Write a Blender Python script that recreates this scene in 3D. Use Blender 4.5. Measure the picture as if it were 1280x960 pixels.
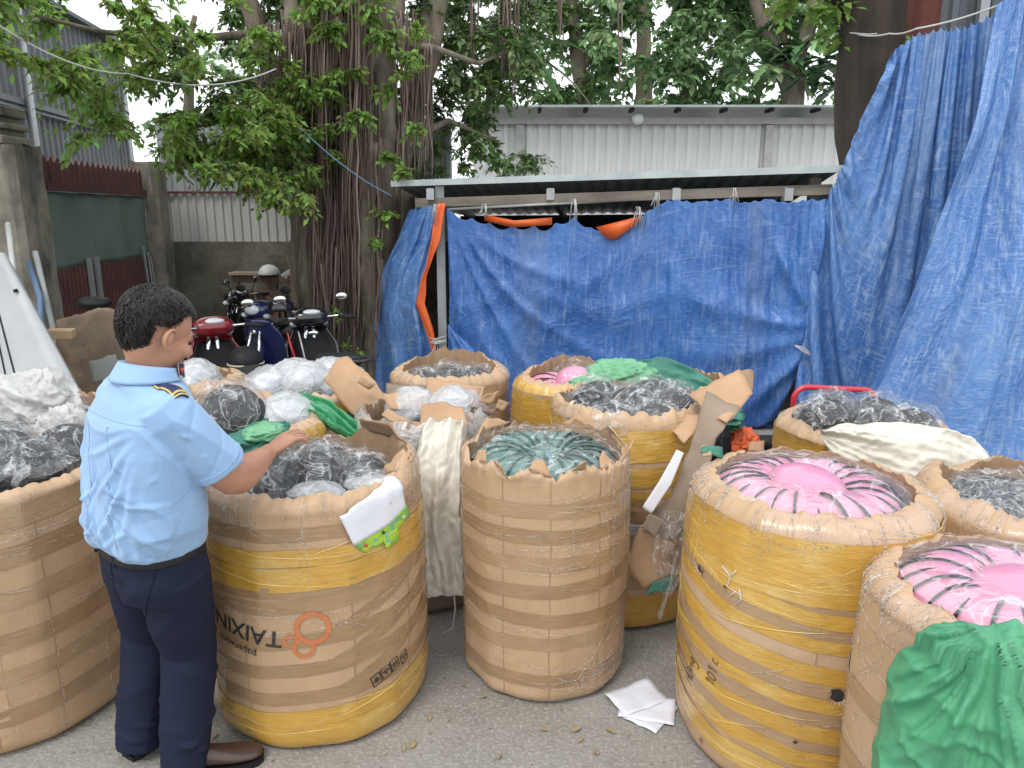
import bpy, bmesh, math, random
import numpy as np
from math import sin, cos, pi, radians as rad, atan2, sqrt
from mathutils import Vector, Matrix, noise, Euler

for o in list(bpy.data.objects): bpy.data.objects.remove(o)
S = bpy.context.scene
COL = S.collection
random.seed(7); np.random.seed(7)

# ---------------------------------------------------------------- camera, sky, sun, exposure
F, PITCH, CH = 930.0, rad(13.0), 1.88
cd = bpy.data.cameras.new('camera'); cam = bpy.data.objects.new('camera', cd); COL.objects.link(cam)
cam.location = (0, 0, CH); cam.rotation_euler = (pi/2 - PITCH, 0, 0)
cd.sensor_width = 36; cd.lens = 36*F/1280; cd.clip_start = .05; cd.clip_end = 500
S.camera = cam
W = bpy.data.worlds.new('World'); S.world = W; W.use_nodes = True
nt = W.node_tree; bg = nt.nodes['Background']
sky = nt.nodes.new('ShaderNodeTexSky'); sky.sky_type = 'NISHITA'; sky.sun_disc = False
sky.sun_elevation = rad(58); sky.sun_rotation = rad(215)
cloud = nt.nodes.new('ShaderNodeMix'); cloud.data_type = 'RGBA'; cloud.inputs[0].default_value = .86
cloud.inputs[7].default_value = (11.2, 11.5, 11.8, 1)          # the bright even cloud deck
nt.links.new(sky.outputs[0], cloud.inputs[6]); nt.links.new(cloud.outputs[2], bg.inputs[0])
bg.inputs[1].default_value = .115
sd = bpy.data.lights.new('sun', 'SUN'); sd.energy = 1.1; sd.angle = rad(20); sd.color = (1, .97, .92)
so = bpy.data.objects.new('sun', sd); COL.objects.link(so)
so.rotation_euler = (rad(32), 0, rad(-35))
S.view_settings.view_transform = 'Standard'; S.view_settings.look = 'None'
S.view_settings.exposure = 0.42; S.view_settings.gamma = 1
S.cycles.transparent_max_bounces = 16
S.cycles.max_bounces = 7

# ---------------------------------------------------------------- helpers
def ray(x, y):
    a, b = (x-640)/F, (480-y)/F
    return Vector((a, cos(PITCH)+b*sin(PITCH), -sin(PITCH)+b*cos(PITCH)))
def P(x, y, d):                      # point at forward distance d
    r = ray(x, y); return Vector((0, 0, CH)) + r*(d/r.y)
def PZ(x, y, z):                     # point at height z
    r = ray(x, y); return Vector((0, 0, CH)) + r*((z-CH)/r.z)
def proj(p):
    q = Vector(p)-Vector((0, 0, CH)); dep = q.y*cos(PITCH)-q.z*sin(PITCH); up = q.y*sin(PITCH)+q.z*cos(PITCH)
    return 640+F*q.x/dep, 480-F*up/dep
def N3(x, y, z, s=0): return noise.noise(Vector((x+s*13.7, y-s*7.3, z+s*3.1)))
def ridge(x, y, z, s=0): return 1-abs(N3(x, y, z, s))*2
def rnd(a, b): return random.uniform(a, b)
def sm(t): t = min(1, max(0, t)); return t*t*(3-2*t)
def lerp(a, b, t): return a+(b-a)*t
def rootloc(p):
    v = Vector((0, 0, 0))
    while p: v += p.location; p = p.parent
    return v

class MB:
    def __init__(s): s.v = []; s.f = []; s.uv = None
    def add(s, vs, fs):
        n = len(s.v); s.v += [tuple(v) for v in vs]; s.f += [tuple(i+n for i in f) for f in fs]; return n
    def box(s, c, size, rot=None):
        m = Euler(rot).to_matrix() if rot is not None else Matrix.Identity(3)
        c = Vector(c); hx, hy, hz = size[0]/2, size[1]/2, size[2]/2
        vs = [c+m@Vector((x*hx, y*hy, z*hz)) for x in (-1, 1) for y in (-1, 1) for z in (-1, 1)]
        s.add(vs, [(0, 1, 3, 2), (4, 6, 7, 5), (0, 4, 5, 1), (2, 3, 7, 6), (0, 2, 6, 4), (1, 5, 7, 3)])
        return s
    def beam(s, a, b, w, h, up=Vector((0, 0, 1))):
        a = Vector(a); b = Vector(b); d = (b-a).normalized(); r = d.cross(up)
        if r.length < 1e-3: r = Vector((1, 0, 0))
        r.normalize(); u = r.cross(d)
        vs = [q+r*(i*w/2)+u*(j*h/2) for q in (a, b) for i, j in ((-1, -1), (1, -1), (1, 1), (-1, 1))]
        s.add(vs, [(0, 1, 2, 3), (4, 7, 6, 5), (0, 4, 5, 1), (1, 5, 6, 2), (2, 6, 7, 3), (3, 7, 4, 0)])
        return s
    def tube(s, pts, rs, n=8, caps=True, sx=1.0, sy=1.0, upv=None):
        pts = [Vector(p) for p in pts]
        if not hasattr(rs, '__len__'): rs = [rs]*len(pts)
        base = len(s.v); up = Vector(upv) if upv else Vector((.13, .21, .97))
        for i, p in enumerate(pts):
            d = (pts[min(i+1, len(pts)-1)]-pts[max(i-1, 0)])
            if d.length < 1e-9: d = Vector((0, 0, 1))
            d.normalize(); r = d.cross(up)
            if r.length < .05: r = d.cross(Vector((1, .2, 0)))
            r.normalize(); u = r.cross(d)
            for k in range(n):
                a = 2*pi*k/n; s.v.append(tuple(p+r*(cos(a)*rs[i]*sx)+u*(sin(a)*rs[i]*sy)))
        for i in range(len(pts)-1):
            for k in range(n):
                a = base+i*n+k; b = base+i*n+(k+1) % n
                s.f.append((a, b, b+n, a+n))
        if caps:
            s.f.append(tuple(base+k for k in range(n))[::-1]); e = base+(len(pts)-1)*n
            s.f.append(tuple(e+k for k in range(n)))
        return s
    def loft(s, rings, caps=True):
        n = len(rings[0]); base = len(s.v)
        for r in rings: s.v += [tuple(p) for p in r]
        for i in range(len(rings)-1):
            for k in range(n):
                a = base+i*n+k; b = base+i*n+(k+1) % n
                s.f.append((a, b, b+n, a+n))
        if caps:
            s.f.append(tuple(base+k for k in range(n))[::-1]); e = base+(len(rings)-1)*n
            s.f.append(tuple(e+k for k in range(n)))
        return s
    def ell(s, c, r, nu=16, nv=10, M3=None, f=None):
        c = Vector(c); M3 = M3 or Matrix.Identity(3); rings = []
        for j in range(1, nv):
            t = pi*j/nv-pi/2; ring = []
            for i in range(nu):
                a = 2*pi*i/nu; q = Vector((cos(t)*cos(a), cos(t)*sin(a), sin(t)))
                k = f(q) if f else 1
                ring.append(c+M3@Vector((q.x*r[0]*k, q.y*r[1]*k, q.z*r[2]*k)))
            rings.append(ring)
        n = len(s.v); s.loft(rings, False)
        kb = f(Vector((0, 0, -1))) if f else 1; kt = f(Vector((0, 0, 1))) if f else 1
        b = len(s.v); s.v += [tuple(c+M3@Vector((0, 0, -r[2]*kb))), tuple(c+M3@Vector((0, 0, r[2]*kt)))]
        e = n+(nv-2)*nu
        for i in range(nu):
            s.f.append((b, n+(i+1) % nu, n+i)); s.f.append((b+1, e+i, e+(i+1) % nu))
        return s
    def grid(s, fn, nu, nv, close=False):
        base = len(s.v)
        for j in range(nv+1):
            for i in range(nu+(0 if close else 1)): s.v.append(tuple(fn(i/nu, j/nv)))
        w = nu if close else nu+1
        for j in range(nv):
            for i in range(nu):
                a = base+j*w+i; b = base+j*w+(i+1) % w if close else a+1
                s.f.append((a, b, b+w, a+w))
        return s
    def build(s, name, m, parent=None, smooth=True, uv=None, solid=0, sub=0, bev=0, auto=None):
        me = bpy.data.meshes.new(name)
        off = rootloc(parent)
        me.from_pydata([(a-off.x, b-off.y, c-off.z) for a, b, c in s.v], [], s.f); me.update()
        if uv is not None:
            l = me.uv_layers.new(name='UVMap'); vi = np.zeros(len(me.loops), np.int32); me.loops.foreach_get('vertex_index', vi)
            l.data.foreach_set('uv', np.asarray(uv, np.float32)[vi].ravel())
        if smooth: me.polygons.foreach_set('use_smooth', [True]*len(me.polygons))
        for mm in (m if isinstance(m, (list, tuple)) else [m]): me.materials.append(mm)
        o = bpy.data.objects.new(name, me); COL.objects.link(o)
        if parent: o.parent = parent
        if bev:
            d = o.modifiers.new('b', 'BEVEL'); d.width = bev; d.segments = 2; d.limit_method = 'ANGLE'
        if solid:
            d = o.modifiers.new('s', 'SOLIDIFY'); d.thickness = solid; d.offset = 0
        if sub:
            d = o.modifiers.new('u', 'SUBSURF'); d.levels = sub; d.render_levels = sub
        if auto: me.set_sharp_from_angle(angle=rad(auto))
        return o

def tag(o, label=None, cat=None, group=None, kind=None):
    if label: o['label'] = label
    if cat: o['category'] = cat
    if group: o['group'] = group
    if kind: o['kind'] = kind
    return o
def thing(name, label, cat, loc=(0, 0, 0), rz=0, group=None):
    o = bpy.data.objects.new(name, None); COL.objects.link(o); o.location = loc; o.rotation_euler = (0, 0, rz)
    o.empty_display_size = .1
    return tag(o, label, cat, group)
def kids(o): return [c for c in bpy.data.objects if c.parent == o]
def copy_tree(o, parent=None):
    c = o.copy(); COL.objects.link(c)
    if parent: c.parent = parent
    for ch in kids(o): copy_tree(ch, c)
    return c

# ---------------------------------------------------------------- materials
def nd(t, typ, **kw):
    n = t.nodes.new(typ)
    for k, v in kw.items():
        if isinstance(k, str) and k.startswith('i'): n.inputs[int(k[1:])].default_value = v
        else: setattr(n, k, v)
    return n
def c4(c): return (c[0], c[1], c[2], 1)
def pm(name, col, rough=.6, col2=None, ns=5, con=(.35, .65), bump=0, bs=30, st=(1, 1, 1), coat=0, metal=0, coord='Object',
       col3=None, ns3=1.2, con3=(.5, .7), st3=(1, 1, 1), bump2=0, bs2=4, bst=None, island=0, transl=0, spec=None, detail=6, sheen=0):
    m = bpy.data.materials.new(name); m.use_nodes = True; t = m.node_tree; L = t.links.new
    b = t.nodes['Principled BSDF']; b.inputs['Roughness'].default_value = rough; b.inputs['Metallic'].default_value = metal
    if coat: b.inputs['Coat Weight'].default_value = coat; b.inputs['Coat Roughness'].default_value = .18
    if spec is not None: b.inputs['Specular IOR Level'].default_value = spec
    if sheen: b.inputs['Sheen Weight'].default_value = sheen
    tc = nd(t, 'ShaderNodeTexCoord')
    def nz(scale, stretch, det=detail):
        mp = nd(t, 'ShaderNodeMapping'); mp.inputs[3].default_value = stretch; L(tc.outputs[coord], mp.inputs[0])
        n = nd(t, 'ShaderNodeTexNoise'); n.inputs['Scale'].default_value = scale; n.inputs['Detail'].default_value = det
        n.inputs['Roughness'].default_value = .62; L(mp.outputs[0], n.inputs['Vector']); return n.outputs[0]
    def mixc(fac, a, bcol, lo, hi):
        r = nd(t, 'ShaderNodeMapRange'); r.inputs[1].default_value = lo; r.inputs[2].default_value = hi; L(fac, r.inputs[0])
        x = nd(t, 'ShaderNodeMix', data_type='RGBA'); L(r.outputs[0], x.inputs[0])
        if isinstance(a, tuple): x.inputs[6].default_value = c4(a)
        else: L(a, x.inputs[6])
        x.inputs[7].default_value = c4(bcol); return x.outputs[2]
    cur = tuple(col)
    if col2: cur = mixc(nz(ns, st), cur, col2, *con)
    if col3: cur = mixc(nz(ns3, st3), cur, col3, *con3)
    if island:
        g = nd(t, 'ShaderNodeNewGeometry'); h = nd(t, 'ShaderNodeHueSaturation'); r = nd(t, 'ShaderNodeMapRange')
        L(g.outputs['Random Per Island'], r.inputs[0]); r.inputs[3].default_value = 1-island; r.inputs[4].default_value = 1+island
        L(r.outputs[0], h.inputs['Value'])
        if isinstance(cur, tuple): h.inputs['Color'].default_value = c4(cur)
        else: L(cur, h.inputs['Color'])
        r2 = nd(t, 'ShaderNodeMapRange'); L(g.outputs['Random Per Island'], r2.inputs[0]); r2.inputs[3].default_value = .47; r2.inputs[4].default_value = .52
        L(r2.outputs[0], h.inputs['Hue'])
        cur = h.outputs[0]
    if isinstance(cur, tuple): b.inputs['Base Color'].default_value = c4(cur)
    else: L(cur, b.inputs['Base Color'])
    nrm = None
    for bb, sc, ss in ((bump2, bs2, (1, 1, 1)), (bump, bs, bst or st)):
        if bb:
            bn = nd(t, 'ShaderNodeBump'); bn.inputs['Strength'].default_value = 1; bn.inputs['Distance'].default_value = bb
            L(nz(sc, ss), bn.inputs['Height'])
            if nrm: L(nrm, bn.inputs['Normal'])
            nrm = bn.outputs[0]
    if nrm:
        L(nrm, b.inputs['Normal'])
        if coat: L(nrm, b.inputs['Coat Normal'])
    if transl:
        tr = nd(t, 'ShaderNodeBsdfTranslucent'); mx = nd(t, 'ShaderNodeMixShader', i0=transl)
        if isinstance(cur, tuple): tr.inputs[0].default_value = c4(cur)
        else: L(cur, tr.inputs[0])
        L(b.outputs[0], mx.inputs[1]); L(tr.outputs[0], mx.inputs[2]); L(mx.outputs[0], t.nodes['Material Output'].inputs[0])
    return m
def film(name, base=.1, streak=.5, scale=7, rough=.12, col=(.9, .92, .93), bump=.006, st=(1, 1, 1), width=.022, gloss=.22):
    """clear crinkled plastic: mostly see-through, a little milky, highlights painted as pale streaks along its creases"""
    m = bpy.data.materials.new(name); m.use_nodes = True; t = m.node_tree; L = t.links.new
    b = t.nodes['Principled BSDF']; b.inputs['Base Color'].default_value = c4(col); b.inputs['Roughness'].default_value = rough
    tc = nd(t, 'ShaderNodeTexCoord'); mp = nd(t, 'ShaderNodeMapping'); mp.inputs[3].default_value = st; L(tc.outputs['Object'], mp.inputs[0])
    def rid(sc, w, det):
        n = nd(t, 'ShaderNodeTexNoise'); n.inputs['Scale'].default_value = sc; n.inputs['Detail'].default_value = det; n.inputs['Distortion'].default_value = .6; n.inputs['Roughness'].default_value = .45
        L(mp.outputs[0], n.inputs[0])
        a = nd(t, 'ShaderNodeMath', operation='SUBTRACT', i1=.5); L(n.outputs[0], a.inputs[0])
        ab = nd(t, 'ShaderNodeMath', operation='ABSOLUTE'); L(a.outputs[0], ab.inputs[0])
        r = nd(t, 'ShaderNodeMapRange'); L(ab.outputs[0], r.inputs[0]); r.inputs[1].default_value = 0; r.inputs[2].default_value = w
        r.inputs[3].default_value = 1; r.inputs[4].default_value = 0; return r.outputs[0]
    r1, r2 = rid(scale, width, 2), rid(scale*2.6, width*1.3, 1)
    mxx = nd(t, 'ShaderNodeMath', operation='MULTIPLY_ADD', i1=.45); L(r2, mxx.inputs[0]); L(r1, mxx.inputs[2])
    wide = rid(scale, .16, 2)
    bn = nd(t, 'ShaderNodeBump'); bn.inputs['Distance'].default_value = bump; L(wide, bn.inputs['Height'])
    bn2 = nd(t, 'ShaderNodeBump'); bn2.inputs['Distance'].default_value = bump*.35; L(mxx.outputs[0], bn2.inputs['Height']); L(bn.outputs[0], bn2.inputs['Normal'])
    L(bn2.outputs[0], b.inputs['Normal'])
    k = nd(t, 'ShaderNodeMath', operation='MULTIPLY_ADD', use_clamp=True); L(mxx.outputs[0], k.inputs[0]); k.inputs[1].default_value = streak*.42; k.inputs[2].default_value = base  # whitish streaks paint the crease highlights into the film's colour
    gl = nd(t, 'ShaderNodeBsdfAnisotropic'); gl.inputs['Roughness'].default_value = rough; L(bn2.outputs[0], gl.inputs['Normal'])
    fr = nd(t, 'ShaderNodeLayerWeight', i0=.32); L(bn2.outputs[0], fr.inputs[1])
    fk = nd(t, 'ShaderNodeMath', operation='MULTIPLY_ADD', use_clamp=True, i1=gloss, i2=.02); L(fr.outputs[0], fk.inputs[0])
    tr = nd(t, 'ShaderNodeBsdfTransparent'); mg = nd(t, 'ShaderNodeMixShader'); L(fk.outputs[0], mg.inputs[0]); L(tr.outputs[0], mg.inputs[1]); L(gl.outputs[0], mg.inputs[2])
    mx = nd(t, 'ShaderNodeMixShader')
    L(k.outputs[0], mx.inputs[0]); L(mg.outputs[0], mx.inputs[1]); L(b.outputs[0], mx.inputs[2]); L(mx.outputs[0], t.nodes['Material Output'].inputs[0])
    return m
K = {}
K['card'] = pm('cardboard', (.49, .325, .19), .62, (.42, .27, .155), 2.2, (.35, .7), bump=.0016, bs=9, st=(1, 1, 1), coord='UV', coat=.28, col3=(.54, .38, .24), ns3=1.6, bump2=.0024, bs2=7, bst=(16, .4, 1))
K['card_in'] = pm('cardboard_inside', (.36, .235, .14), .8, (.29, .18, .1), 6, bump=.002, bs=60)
K['card_flap'] = pm('cardboard_flap', (.47, .30, .175), .8, (.39, .24, .14), 5, bump=.002, bs=22, col3=(.52, .35, .22))
K['card_grey'] = pm('greyed_cardboard', (.30, .23, .17), .85, (.22, .165, .12), 5, bump=.003, bs=22)
K['tape_b'] = pm('brown_tape', (.36, .23, .125), .28, (.31, .19, .10), 9, (.3, .7), bump=.0022, bs=16, coord='UV', st=(1, 1, 1), bst=(1, 5, 1), coat=.5)
K['tape_t'] = pm('tan_tape', (.41, .27, .155), .28, (.36, .23, .125), 9, (.3, .7), bump=.0022, bs=16, coord='UV', st=(1, 1, 1), bst=(1, 5, 1), coat=.5)
K['tape_y'] = pm('yellow_tape', (.58, .34, .065), .22, (.49, .275, .05), 7, (.3, .7), bump=.005, bs=12, coord='UV', bst=(1, 3.5, 1), coat=.6, col3=(.60, .42, .14), ns3=5)
K['tape_f'] = pm('clear_tape_over_card', (.52, .36, .24), .2, (.44, .28, .17), 14, (.3, .7), bump=.004, bs=14, coord='UV', coat=.8, bst=(3, 1, 1))
K['strand'] = film('film_glint_fold', .22, .5, 40, .2, (.98, .90, .82), gloss=.15)  # whitish colour that paints sky highlights onto the film folds
K['strand_y'] = pm('yellow_tape_fold', (.68, .47, .13), .2, coat=.7)
K['film'] = film('clear_film', .07, .6, 7, .1, bump=.004, gloss=.14)
K['film_g'] = film('crinkled_bag_film', .02, .75, 9, .1, bump=.005, gloss=.085)
K['film_w'] = film('milky_bag_film', .30, .5, 6, .2, (.86, .88, .9))
K['pink'] = pm('pink_shell', (.70, .27, .40), .28, (.64, .235, .36), 3, coat=.6)
K['black'] = pm('black_shell', (.008, .008, .010), .35, spec=.25)
K['blackm'] = pm('matt_black', (.013, .013, .014), .55, spec=.25)
K['rubber'] = pm('rubber', (.012, .012, .013), .75, bump=.002, bs=60)
K['greenh'] = pm('green_shell', (.085, .20, .175), .35, (.07, .165, .145), 3, coat=.4)
K['greenr'] = pm('dark_green_trim', (.03, .085, .07), .4)
K['greyh'] = pm('grey_shell', (.5, .53, .58), .4, coat=.3)
K['tarp'] = None
K['steel'] = pm('galvanised_steel', (.42, .44, .45), .45, (.34, .36, .37), 6, metal=.35, bump=.001, bs=20)
K['concrete'] = pm('old_concrete', (.31, .285, .235), .9, (.19, .172, .14), 4, bump=.012, bs=14, col3=(.07, .065, .052), ns3=2.6, con3=(.46, .62), st3=(1, 1, .35))
K['mossy'] = pm('mossy_wall', (.13, .12, .09), .95, (.075, .07, .05), 3, bump=.015, bs=12, col3=(.21, .20, .165), ns3=1.2, con3=(.48, .7))
K['rust'] = pm('rust_red_steel', (.115, .038, .032), .6, (.08, .026, .024), 5, bump=.002, bs=30)
K['gsheet'] = pm('weathered_green_sheet', (.17, .235, .20), .6, (.13, .185, .16), 3, (.3, .7), st=(1, 1, .25), col3=(.21, .12, .06), ns3=2.2, con3=(.63, .8), st3=(1, 1, .18), bump=.002, bs=8)
K['cgrey'] = pm('grey_corrugated', (.155, .175, .185), .55, (.115, .13, .14), 2.5, st=(1, 1, .2), metal=.15)
K['cwhite'] = pm('pale_corrugated', (.50, .50, .48), .55, (.42, .42, .40), 2.5, st=(1, 1, .15), col3=(.32, .31, .28), ns3=4, con3=(.62, .85), st3=(1, 1, .1))
K['cwhite2'] = pm('bright_corrugated', (.70, .71, .70), .5, (.62, .63, .62), 2.5, st=(1, 1, .15))
K['roofg'] = pm('shed_roof_sheet', (.48, .53, .53), .5, (.36, .41, .42), 4, bump=.002)
K['wood'] = pm('old_wood', (.13, .09, .062), .8, (.075, .052, .038), 8, st=(1, 1, .15), bump=.003, bs=30)
K['woodg'] = pm('weathered_beam', (.25, .22, .18), .85, (.14, .12, .10), 9, st=(.2, .2, 1), bump=.003, bs=30)
K['ply'] = pm('rotten_plywood', (.16, .115, .075), .85, (.08, .058, .04), 3.5, st=(1, 1, .3), bump=.004, bs=10, col3=(.25, .185, .12), ns3=2.5)
K['dark'] = pm('dark_inside', (.02, .018, .016), .95, (.035, .03, .026), 4)  # near-black: painted shade in openings, plain dark colour elsewhere
K['bark'] = pm('bark', (.21, .175, .13), .95, (.10, .08, .06), 9, st=(1, 1, .18), bump=.02, bs=14, col3=(.20, .185, .14), ns3=2, bst=(1, 1, .3))
K['bark_d'] = pm('dark_bark', (.06, .045, .035), .95, (.03, .023, .018), 9, st=(1, 1, .2), bump=.025, bs=12)
K['root'] = pm('aerial_root', (.235, .175, .145), .9, (.13, .095, .078), 6, st=(1, 1, .3), island=.35, bump=.004, bs=40)
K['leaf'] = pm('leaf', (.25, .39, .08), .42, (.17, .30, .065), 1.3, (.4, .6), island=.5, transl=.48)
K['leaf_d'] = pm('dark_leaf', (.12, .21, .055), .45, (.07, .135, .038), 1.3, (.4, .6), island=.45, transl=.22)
K['leaf_p'] = pm('pale_leaf', (.26, .40, .18), .45, (.13, .235, .09), .9, (.4, .6), island=.45, transl=.3)
K['leaf_b'] = pm('broad_leaf', (.08, .17, .06), .4, (.05, .11, .045), 1.3, island=.4, transl=.25)
K['rope_w'] = pm('pale_cord', (.5, .5, .48), .8)
K['rope_b'] = pm('blue_cord', (.12, .2, .32), .7)
K['orange'] = pm('orange_tarp', (.72, .13, .025), .45, (.6, .1, .02), 5, bump=.003, bs=20)
K['sack_w'] = pm('woven_white_sack', (.68, .65, .57), .6, (.60, .57, .49), 6, bump=.004, bs=14, col3=(.46, .43, .36), ns3=3.2, con3=(.55, .8), bump2=.0015, bs2=140)
K['sack_ww'] = pm('white_plastic_sack', (.74, .74, .73), .4, (.62, .62, .60), 6, bump=.010, bs=16, transl=.25)
K['sack_g'] = pm('woven_green_sack', (.085, .34, .18), .45, (.065, .27, .14), 5, bump=.004, bs=16, bump2=.0015, bs2=160)
K['sack_gl'] = pm('light_green_bag', (.24, .56, .32), .35, (.16, .44, .24), 5, bump=.006, bs=14, transl=.2)
K['sack_gd'] = pm('teal_green_cloth', (.05, .21, .15), .6, (.035, .16, .115), 5, bump=.005, bs=14)
K['paper'] = pm('paper', (.72, .73, .79), .6)
K['ink'] = pm('black_ink', (.03, .027, .025), .6)
K['ink_o'] = pm('orange_ink', (.52, .17, .065), .6)
K['ink_y'] = pm('ochre_ink', (.30, .19, .03), .6)
K['cgreen'] = pm('printed_green', (.42, .60, .05), .4, (.20, .45, .06), 30, (.45, .55), col3=(.14, .42, .33), ns3=45, con3=(.56, .6))
K['redp'] = pm('red_paint', (.52, .02, .045), .35, coat=.5)
K['door'] = pm('grey_door_paint', (.40, .42, .43), .5, (.35, .37, .38), 3, bump=.001)
K["ink_b"]=pm("blue_ink",(.08,.09,.16),.6)
K["sack_gl2"]=pm("bright_green_cloth",(.07,.36,.17),.5,(.05,.28,.13),5,bump=.004,bs=16)
K["wood_l"]=pm("pale_wood",(.40,.29,.17),.8)
K["sack_gy"]=pm("grey_board",(.13,.14,.13),.85)
K['cream']=pm('cream_trim',(.5,.43,.33),.6)
K['lgrey']=pm('pale_grey_steel',(.46,.46,.44),.7,(.36,.36,.34),6)
K["redb"]=pm("red_boards",(.17,.05,.035),.75,(.12,.035,.025),5)
K["cgrey2"]=pm("pale_grey_corrugated",(.36,.385,.39),.55,(.28,.30,.30),2.5,st=(1,1,.15))
# ---------------------------------------------------------------- ground
def ground_mat():
    m = bpy.data.materials.new('yard_concrete'); m.use_nodes = True; t = m.node_tree; L = t.links.new
    b = t.nodes['Principled BSDF']; b.inputs['Roughness'].default_value = .92
    tc = nd(t, 'ShaderNodeTexCoord')
    def nz(s, d=8, r=.65, dist=0):
        n = nd(t, 'ShaderNodeTexNoise'); n.inputs['Scale'].default_value = s; n.inputs['Detail'].default_value = d; n.inputs['Roughness'].default_value = r
        n.inputs['Distortion'].default_value = dist
        L(tc.outputs['Object'], n.inputs[0]); return n.outputs[0]
    def ramp(f, lo, hi, a, c):
        r = nd(t, 'ShaderNodeMapRange'); r.inputs[1].default_value = lo; r.inputs[2].default_value = hi; L(f, r.inputs[0])
        x = nd(t, 'ShaderNodeMix', data_type='RGBA'); L(r.outputs[0], x.inputs[0])
        if isinstance(a, tuple): x.inputs[6].default_value = c4(a)
        else: L(a, x.inputs[6])
        x.inputs[7].default_value = c4(c); return x.outputs[2]
    c = ramp(nz(2.2), .38, .62, (.235, .222, .198), (.305, .29, .262))
    c = ramp(nz(70, 3), .5, .68, c, (.40, .385, .355))
    c = ramp(nz(45, 3), .60, .80, c, (.17, .15, .13))
    c = ramp(nz(.9, 5), .56, .68, c, (.215, .195, .17))
    c = ramp(nz(6, 6, .7, 1), .62, .7, c, (.17, .155, .13))
    L(c, b.inputs['Base Color'])
    bn = nd(t, 'ShaderNodeBump'); bn.inputs['Distance'].default_value = .006; L(nz(60, 5), bn.inputs['Height'])
    b2 = nd(t, 'ShaderNodeBump'); b2.inputs['Distance'].default_value = .02; L(nz(5, 6), b2.inputs['Height']); L(bn.outputs[0], b2.inputs['Normal'])
    L(b2.outputs[0], b.inputs['Normal']); return m
g = MB(); g.grid(lambda u, v: (-70+140*u, -25+125*v, 0), 8, 8)
tag(g.build('ground', ground_mat()), kind='structure')

# ---------------------------------------------------------------- corrugated sheets
def corr(a, b, z0, z1, pitch, depth, name, m, parent, zb=None, thick=.004, slope_top=None):
    """upright trapezoid-ribbed sheet from a to b (xy)"""
    a = Vector((a[0], a[1])); b = Vector((b[0], b[1])); d = b-a; n = max(1, int(d.length/pitch)); nrm = Vector((d.y, -d.x)).normalized()
    mb = MB(); pr = ((0, 0), (.42, 0), (.55, 1), (.87, 1))
    pts = []
    for i in range(n):
        for u, h in pr:
            q = a+d*((i+u)/n)+nrm*(h*depth); pts.append(q)
    pts.append(b)
    for k, q in enumerate(pts):
        zt = z1 if slope_top is None else lerp(z1, slope_top, k/len(pts))
        mb.v += [(q.x, q.y, z0), (q.x, q.y, zt)]
    for i in range(len(pts)-1): mb.f.append((2*i, 2*i+2, 2*i+3, 2*i+1))
    return mb.build(name, m, parent, smooth=False, solid=thick)

# gate posts
def gate_post(x0, x1, y0, y1, h, cap, label, seed):
    r = thing('gate_post', label, 'gate post', ((x0+x1)/2, (y0+y1)/2, 0), 0, 'concrete gate posts')
    mb = MB(); ch = .05; rings = []
    for j in range(33):
        z = h*j/32; ring = []
        cx, cy = (x0+x1)/2, (y0+y1)/2; hx, hy = (x1-x0)/2, (y1-y0)/2
        corners = [(hx-ch, -hy), (hx, -hy+ch), (hx, hy-ch), (hx-ch, hy), (-hx+ch, hy), (-hx, hy-ch), (-hx, -hy+ch), (-hx+ch, -hy)]
        for k, (px, py) in enumerate(corners):
            qx, qy = corners[(k+1) % 8]
            for u in (0, .33, .66) if abs(px-qx)+abs(py-qy) > .15 else (0,):
                a, b = lerp(px, qx, u), lerp(py, qy, u); w = 1+.035*N3(a*6+seed, b*6, z*4)+.03*N3(a*2, b*2, z*1.5, seed)
                ring.append((cx+a*w, cy+b*w, z+(.03*N3(a*8, b*8, 5, seed) if j == 32 else 0)))
        rings.append(ring)
    mb.loft(rings).build('shaft', K['concrete'], r, auto=40)
    if cap:
        for k, (gx, z0, z1) in enumerate(((.02, h+.01, h+.07), (-.03, h+.07, h+.15), (-.0, h+.15, h+.20), (-.05, h+.20, h+.27))):
            pass
        mb = MB()
        for k, (gx, z0, z1) in enumerate(((-.02, h+.0, h+.07), (-.06, h+.07, h+.12), (-.03, h+.12, h+.17), (-.07, h+.17, h+.22), (-.04, h+.22, h+.30))):
            mb.box(((x0+x1)/2-.05, (y0+y1)/2, (z0+z1)/2+.001*k), (x1-x0+2*gx, y1-y0+2*gx, z1-z0))
        mb.build('cap', K['concrete'], r, smooth=False, bev=.012)
    return r
gate_post(-4.48, -4.03, 6.25, 6.70, 2.42, True, 'thick stained concrete gate post with a stepped cap at the left edge', 3)
gate_post(-4.47, -4.14, 8.95, 9.28, 2.45, False, 'slimmer dark mossy concrete gate post in the corner by the pale corrugated fence', 8)

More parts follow.
